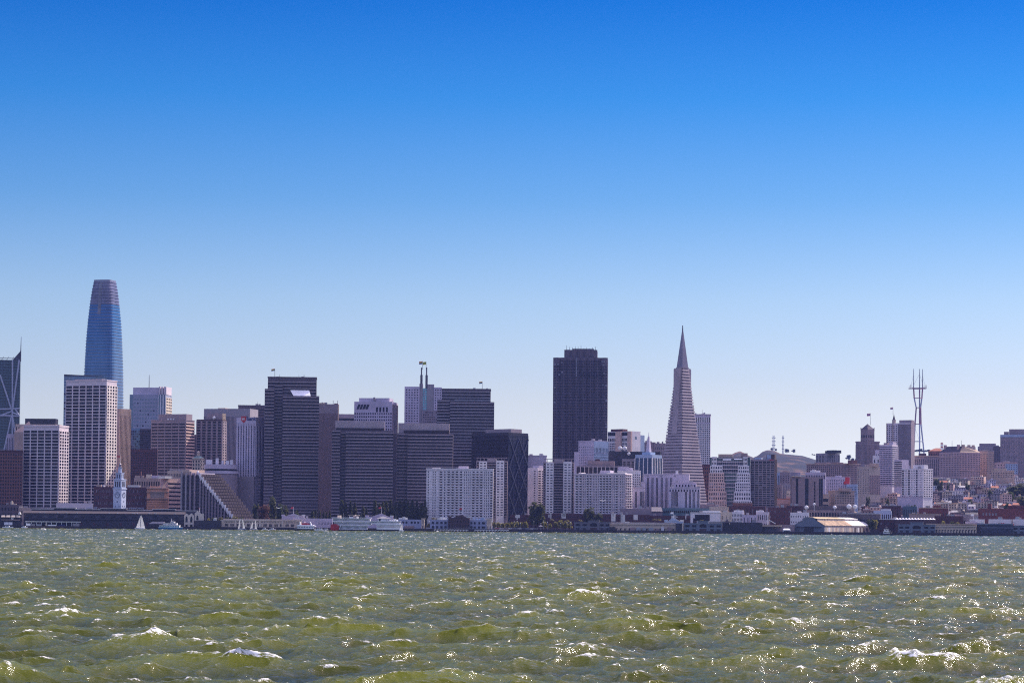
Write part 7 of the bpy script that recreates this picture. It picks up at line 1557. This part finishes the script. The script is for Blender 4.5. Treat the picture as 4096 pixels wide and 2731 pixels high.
# riverboat
p = P(1403, 2118, 2632); e = thing('riverboat', 'big white three deck riverboat with a red stern paddle wheel', 'riverboat', (p.x, 2632, .1))
S_ = 2632/F
def bx(px): return (px-1403)*S_
MB().prism([(bx(1350), -6), (bx(1470), -6), (bx(1490), 0), (bx(1470), 6), (bx(1350), 6)], -.8, 1.6).build('hull', M['hull_dark'], e)
for (x0, x1, z0, z1, n) in ((1352, 1470, 1.8, 5.6, 26), (1338, 1484, 6.2, 9.6, 34), (1332, 1482, 10.2, 13.6, 34)):
    d = MB().box(bx(x0), bx(x1), -5.2, 5.2, z0, z1).build('deck_house', M['white_paint'], e)
    for i in range(n): u = bx(x0)+(bx(x1)-bx(x0))*(i+.3)/n; MB().box(u, u+.55, -5.26, -5.2, z0+.7, z1-.9).build('window', M['glass_dark'], d)
    MB().box(bx(x0)-1, bx(x1)+1.2, -6.4, 6.4, z1, z1+.35).build('deck', M['white_paint'], e)
    rl = MB()
    for i in range(40): u = bx(x0)-1+(bx(x1)-bx(x0)+2)*i/39; rl.box(u, u+.14, -6.35, -6.2, z1+.35, z1+1.3)
    rl.box(bx(x0)-1, bx(x1)+1.2, -6.38, -6.2, z1+1.3, z1+1.45); rl.build('railing', M['white_paint'], e)
MB().box(bx(1397), bx(1432), -3, 3, 14, 15.6).build('texas_deck', M['white_paint'], e); MB().box(bx(1392), bx(1436), -4, 4, 16.9, 17.3).build('canopy', M['cream_wall'], e)
for k in (0, 1): MB().box(bx(1398+k*30), bx(1398+k*30)+.3, -3.5, -3.2, 15.4, 16.9).build('post', M['white_paint'], e)
MB().box(bx(1414), bx(1424), -4.6, -4, 14, 16.2).build('pilot_window', M['brown_stone'], e); MB().cone([(bx(1413), -4.8), (bx(1432), -4.8), (bx(1432), 0), (bx(1413), 0)], 16.2, (bx(1422), -2.4, 18)).build('pediment', M['cream_wall'], e)
for px in (1354, 1360): MB().tube((bx(px), 0, 14), (bx(px), 0, 17), 1.4, 1.2, 8).build('funnel', M['cream_wall'], e)
for px in (1373, 1434, 1444): MB().tube((bx(px), 0, 14), (bx(px), 0, 20), .12, .08).build('mast', M['steel'], e)
MB().plate([(bx(1470), -6, 5.6), (bx(1492), -4, 6.8), (bx(1492), 4, 6.8), (bx(1470), 6, 5.6)], (0, 0, .3)).build('bow_ramp', M['white_paint'], e)
wheel = MB()
for k in range(12):
    a = 2*math.pi*k/12; ca, sa = math.cos(a), math.sin(a); cx = bx(1341); cz = 3.4; r = 4.2
    wheel.box(cx-.01, cx+.01, 0, .01, cz, cz+.01) if False else None
    wheel.hexa([(cx+ca*1-sa*.1, -6, cz+sa*1+ca*.1), (cx+ca*1+sa*.1, -6, cz+sa*1-ca*.1), (cx+ca*1+sa*.1, 6, cz+sa*1-ca*.1), (cx+ca*1-sa*.1, 6, cz+sa*1+ca*.1), (cx+ca*r-sa*.1, -6, cz+sa*r+ca*.1), (cx+ca*r+sa*.1, -6, cz+sa*r-ca*.1), (cx+ca*r+sa*.1, 6, cz+sa*r-ca*.1), (cx+ca*r-sa*.1, 6, cz+sa*r+ca*.1)])
for yy in (-6.1, 6.0):
    ring = [(bx(1341)+math.cos(2*math.pi*i/20)*4.3, 3.4+math.sin(2*math.pi*i/20)*4.3) for i in range(20)]
    wheel.plate([(x, yy, z) for x, z in ring][::-1], (0, .12, 0))
wheel.build('paddle_wheel', M['red_paint'], e); MB().box(bx(1326), bx(1352), -5.9, 5.9, 6.4, 7.3).box(bx(1324), bx(1358), -6.6, -6.3, 1.0, 6.4).build('wheel_housing', M['red_paint'], e); MB().plate([(bx(1358), -6.8, 1.6), (bx(1360.5), -6.8, 1.6), (bx(1366), -6.8, 6.8), (bx(1363.5), -6.8, 6.8)], (0, .3, 0)).build('wheel_strut', M['white_paint'], e)
# white steamer
p = P(1555, 2118, 2630); e = thing('steamer', 'old white two deck steamer with cluttered upper deck, right of the riverboat', 'steamer', (p.x, 2630, .1))
def sx(px): return (px-1555)*S_
MB().prism([(sx(1505), -5), (sx(1598), -5), (sx(1612), 0), (sx(1598), 5), (sx(1505), 5)], -.8, 1.8).build('hull', M['hull_dark'], e)
for (x0, x1, z0, z1, n) in ((1507, 1604, 2.0, 7.4, 22), (1483, 1600, 7.9, 10.8, 26)):
    d = MB().box(sx(x0), sx(x1), -4.6, 4.6, z0, z1).build('deck_house', M['white_paint'], e)
    for i in range(n): u = sx(x0)+(sx(x1)-sx(x0))*(i+.3)/n; MB().box(u, u+.6, -4.66, -4.6, z0+(z1-z0)*.35, z1-(z1-z0)*.25).build('window', M['glass_dark' if z0 > 5 else 'beige_wall'], d)
    MB().box(sx(x0)-.8, sx(x1)+1, -5.3, 5.3, z1, z1+.4).build('deck', M['white_paint'], e)
MB().box(sx(1512), sx(1545), -2.5, 2.5, 11.2, 13.6).build('upper_house', M['white_paint'], e); MB().cone([(sx(1505), -4), (sx(1568), -4), (sx(1568), 4), (sx(1505), 4)], 13.8, (sx(1530), 0, 16.5)).build('awning_roof', M['roof_grey'], e)
for k, px in enumerate((1516, 1548, 1556, 1566, 1574, 1584)): MB().box(sx(px), sx(px)+rnd.uniform(1, 2.4), -3, 1, 11.2, 11.2+rnd.uniform(1.4, 3)).build('deck_gear', M['white_paint' if k else 'hull_dark'], e)
for px in (1526, 1583): MB().tube((sx(px), 0, 11), (sx(px), 0, 18), .14, .08).build('mast', M['steel'], e)
# tug
p = P(3548, 2138, 2630); e = thing('tugboat', 'black hulled tugboat with a white wheelhouse at the right end of the rusty roofed shed', 'tugboat', (p.x, 2630, .1))
hull(e, 13.5, 4.6, 1.7, 'hull_dark', 'steel_dark', flip=-1); deck(e, -4, 3, 3.4, 2.0, 4.4, 'white_paint', 5); deck(e, -3, 1.5, 2.8, 4.6, 6.8, 'white_paint', 3); MB().tube((-1, 0, 6.9), (-1, 0, 10.2), .2, .1).tube((-1.8, 0, 9), (.4, 0, 9), .1).build('mast', M['steel'], e)
MB().tube((3.2, 0, 2), (3.6, 0, 6.2), .55, .5, 8).build('funnel', M['steel_dark'], e); MB().tube((4.2, 0, 1.8), (6, 0, 4.6), .2, .12).build('towing_post', M['cream_wall'], e)
# promenade street lamps
for i in range(14):
    px = [1796, 1900, 1968, 2064, 2135, 2163, 2190, 2268, 2282, 2200, 2340, 2120, 2246, 2228][i]
for i, px in enumerate(sorted([1716, 1968, 2056, 2068, 2081, 2135, 2163, 2174, 2190, 2243, 2268, 2282])):
    p = P(px, 2120, 2664); e = thing('street_lamp', 'thin lamp post, %s from left along the promenade railing' % ORD[i], 'street lamp', (p.x, 2664, 3.4), 0, 'lamp posts along the promenade'); hh = rnd.uniform(6.5, 9)
    MB().tube((0, 0, 0), (0, 0, hh), .14, .1, 5).build('post', M['steel'], e); MB().ball((0, 0, hh+.2), .42, 6, 4).build('lamp', M['white_paint'], e)
p = P(2163, 2115, 2657); e = thing('lookout_kiosk', 'small white lookout kiosk with a pointed roof on the promenade', 'kiosk', (p.x, 2657, 3.4))
MB().box(-2.4, 2.4, -1.5, 1.5, 3, 3.4).box(-.5, .5, -.5, .5, 0, 3).build('body', M['grey_wall'], e); MB().cone([(-2.6, -1.7), (2.6, -1.7), (2.6, 1.7), (-2.6, 1.7)], 3.4, (0, 0, 5)).build('roof', M['roof_grey'], e)
rail = MB()
rail.box(-75, 64, 0, .1, 4.5, 4.65)
for i in range(70): rail.box(-75+i*2, -74.9+i*2, 0, .1, 3.4, 4.5)
tag(rail.build('railing', M['steel'], None, (0, 2655.8, 0)), 'grey railing along the promenade edge beside the street trees', 'railing')
# cars and vans on the promenade
def car(px, m_, lb, L=4.6, h=1.5, van=False):
    p = P(px, 2118, 2668); e = thing('parked_van' if van else 'parked_car', lb, 'van' if van else 'car', (p.x, 2668, 3.42))
    MB().box(-L/2, L/2, -.9, .9, .35, .35+h*.5).build('body', M[m_], e); MB().prism([(-L*.38, -.85), (L*.3, -.85), (L*.3, .85), (-L*.38, .85)], .35+h*.5, .35+h, top=[(-L*.3, -.75), (L*.2, -.75), (L*.2, .75), (-L*.3, .75)]).build('cabin', M['glass_dark' if not van else m_], e)
    for x in (-L*.3, L*.3): MB().tube((x, -.95, .35), (x, -.7, .35), .36, .36, 10).build('wheel', M['hull_dark'], e)
for i, (px, m_, c_) in enumerate(((2040, 'white_paint', 'white'), (2062, 'steel', 'silver'), (2078, 'white_paint', 'white'), (2094, 'navy', 'navy'), (2110, 'steel', 'silver'), (2128, 'white_paint', 'white'), (2142, 'steel', 'silver'), (1990, 'flag_red', 'pinkish red'))): car(px, m_, '%s car, %s from left of those parked on the promenade' % (c_, ORD[(i+1) % 8]))

# ---------------------------------------------------------------- flags on the towers
def flagpole(label, px, ybase, ytop, D, fl, w=5.0, h=3.0, side=-1, dy=10):
    p = P(px, ytop, D+dy); q = P(px, ybase, D+dy); e = thing('flagpole', label, 'flagpole', (q.x, D+dy, q.z-1))
    H = p.z-q.z+1; MB().tube((0, 0, 0), (0, 0, H), .3, .16, 6).build('pole', M['steel_dark'], e)
    n = len(fl); f0 = None
    for i, m_ in enumerate(fl):
        z1 = H-.2-h*i/n; z0 = H-.2-h*(i+1)/n; mb = MB()
        xs = [0, .25, .5, .75, 1]
        for a, c in zip(xs, xs[1:]): mb.plate([(side*a*w, -.5*math.sin(a*5), z0-a*.5), (side*c*w, -.5*math.sin(c*5), z0-c*.5), (side*c*w, -.5*math.sin(c*5), z1-c*.5), (side*a*w, -.5*math.sin(a*5), z1-a*.5)], (0, .07, 0))
        if i == 0: f0 = mb.build('flag', M[m_], e)
        else: mb.build('stripe', M[m_], f0)
for nm, c in (('f_red', (.55, .04, .03)), ('f_orange', (.65, .22, .02)), ('f_yellow', (.65, .5, .03)), ('f_green', (.03, .25, .06)), ('f_blue', (.03, .08, .40)), ('f_purple', (.16, .03, .25)), ('f_white', (.7, .7, .7))): mm(nm, c, noise=.05)
RB = ['f_red', 'f_orange', 'f_yellow', 'f_green', 'f_blue', 'f_purple']
flagpole('rainbow flag on the roof of the tallest banded slab', 1099, 1508, 1474, 3000, RB, 4.4, 2.6)
flagpole('rainbow flag on the left mast top of the twin masted tower', 1690, 1475, 1444, 3300, RB, 4.8, 4.0, dy=2.5); flagpole('gold and green flag on the right mast top of the twin masted tower', 1704.5, 1475, 1446, 3300, ['f_yellow', 'f_green', 'f_yellow'], 4.6, 4.0, dy=2.5)
flagpole('rainbow flag on the tall dark banded slab behind', 1929, 1560, 1525, 3120, ['f_orange', 'f_yellow', 'f_blue', 'f_green'], 4.2, 2.6)
flagpole('striped flag above the peaked tower of the brown hilltop hotel', 3481.5, 1697, 1652, 4020, ['f_red', 'f_white', 'f_red', 'f_blue', 'f_red'], 5.8, 4.4, dy=14); flagpole('small flag above the spire of the pale hilltop tower', 3572, 1656, 1628, 4120, ['f_red', 'f_white', 'f_purple'], 4.6, 3.4, dy=5)
e0 = P(3768, 1812, 4100); e = thing('roof_sign', 'red and white flags on a rooftop mast with raked stays beside the steep roofed block', 'roof sign', (e0.x, 4100, e0.z-4)); hh = (1812-1760)/F*4100
MB().tube((0, 0, 0), (0, 0, hh+2), .35, .2).tube((2, 0, hh*.9), (13, 0, 4), .2).tube((0, 0, hh*.4), (10, 0, hh*.36), .2).tube((0, 0, hh*.6), (7.5, 0, hh*.55), .2).build('mast', M['steel'], e)
for k, m_ in enumerate(('flag_red', 'white_paint', 'flag_red', 'white_paint')): MB().box(-2.5, 1.6, -.2, .2, hh*(1-.13*(k+1)), hh*(1-.13*k)-.4).build('panel', M[m_], e)
# gulls
for i, (px, py, D, lb) in enumerate(((1115, 2032, 1500, 'white gull in flight before the trees by the tallest banded slab'), (2412, 2003, 1500, 'white gull in flight before the grey balconied slab'), (2242, 2276, 400, 'dark gull skimming low over the water'))):
    p = P(px, py, D); s = D/1500*.9+.25; e = MB().plate([(0, 0, 0), (s*1.6, .1, s*.5), (s*1.5, .4, s*.55), (0, .5, .1)], (0, 0, .05)).plate([(0, 0, 0), (0, .5, .1), (-s*1.5, .4, s*.4), (-s*1.6, .1, s*.35)], (0, 0, .05)).ball((0, .2, 0), s*.22, 6, 4).build('gull', M['white_paint' if i < 2 else 'hull_dark'], None, p); tag(e, lb, 'gull')
# moored offshore swell marker left out: the photo shows none
# ---------------------------------------------------------------- haze
def make_haze():
    bm = bmesh.new(); bmesh.ops.create_cube(bm, size=1)
    me = bpy.data.meshes.new('haze'); bm.to_mesh(me); bm.free()
    o = bpy.data.objects.new('haze', me); C.objects.link(o)
    x0, x1, y0, y1, z0, z1 = HAZE_BOX
    o.location = ((x0+x1)/2, (y0+y1)/2, (z0+z1)/2); o.scale = (x1-x0, y1-y0, z1-z0)
    m = bpy.data.materials.new('haze'); m.use_nodes = True; t = m.node_tree; t.nodes.clear()
    ou = t.nodes.new('ShaderNodeOutputMaterial'); v = t.nodes.new('ShaderNodeVolumePrincipled')
    v.inputs['Color'].default_value = HAZE_COL; v.inputs['Density'].default_value = HAZE_D; v.inputs['Anisotropy'].default_value = 0.2
    t.links.new(v.outputs[0], ou.inputs['Volume']); me.materials.append(m)
    tag(o, kind='stuff')
HAZE_BOX = (-6200, 6200, -60, 10200, -8, 640)
HAZE_COL = (.20, .28, .72, 1)
HAZE_D = 2.5e-5
make_haze()
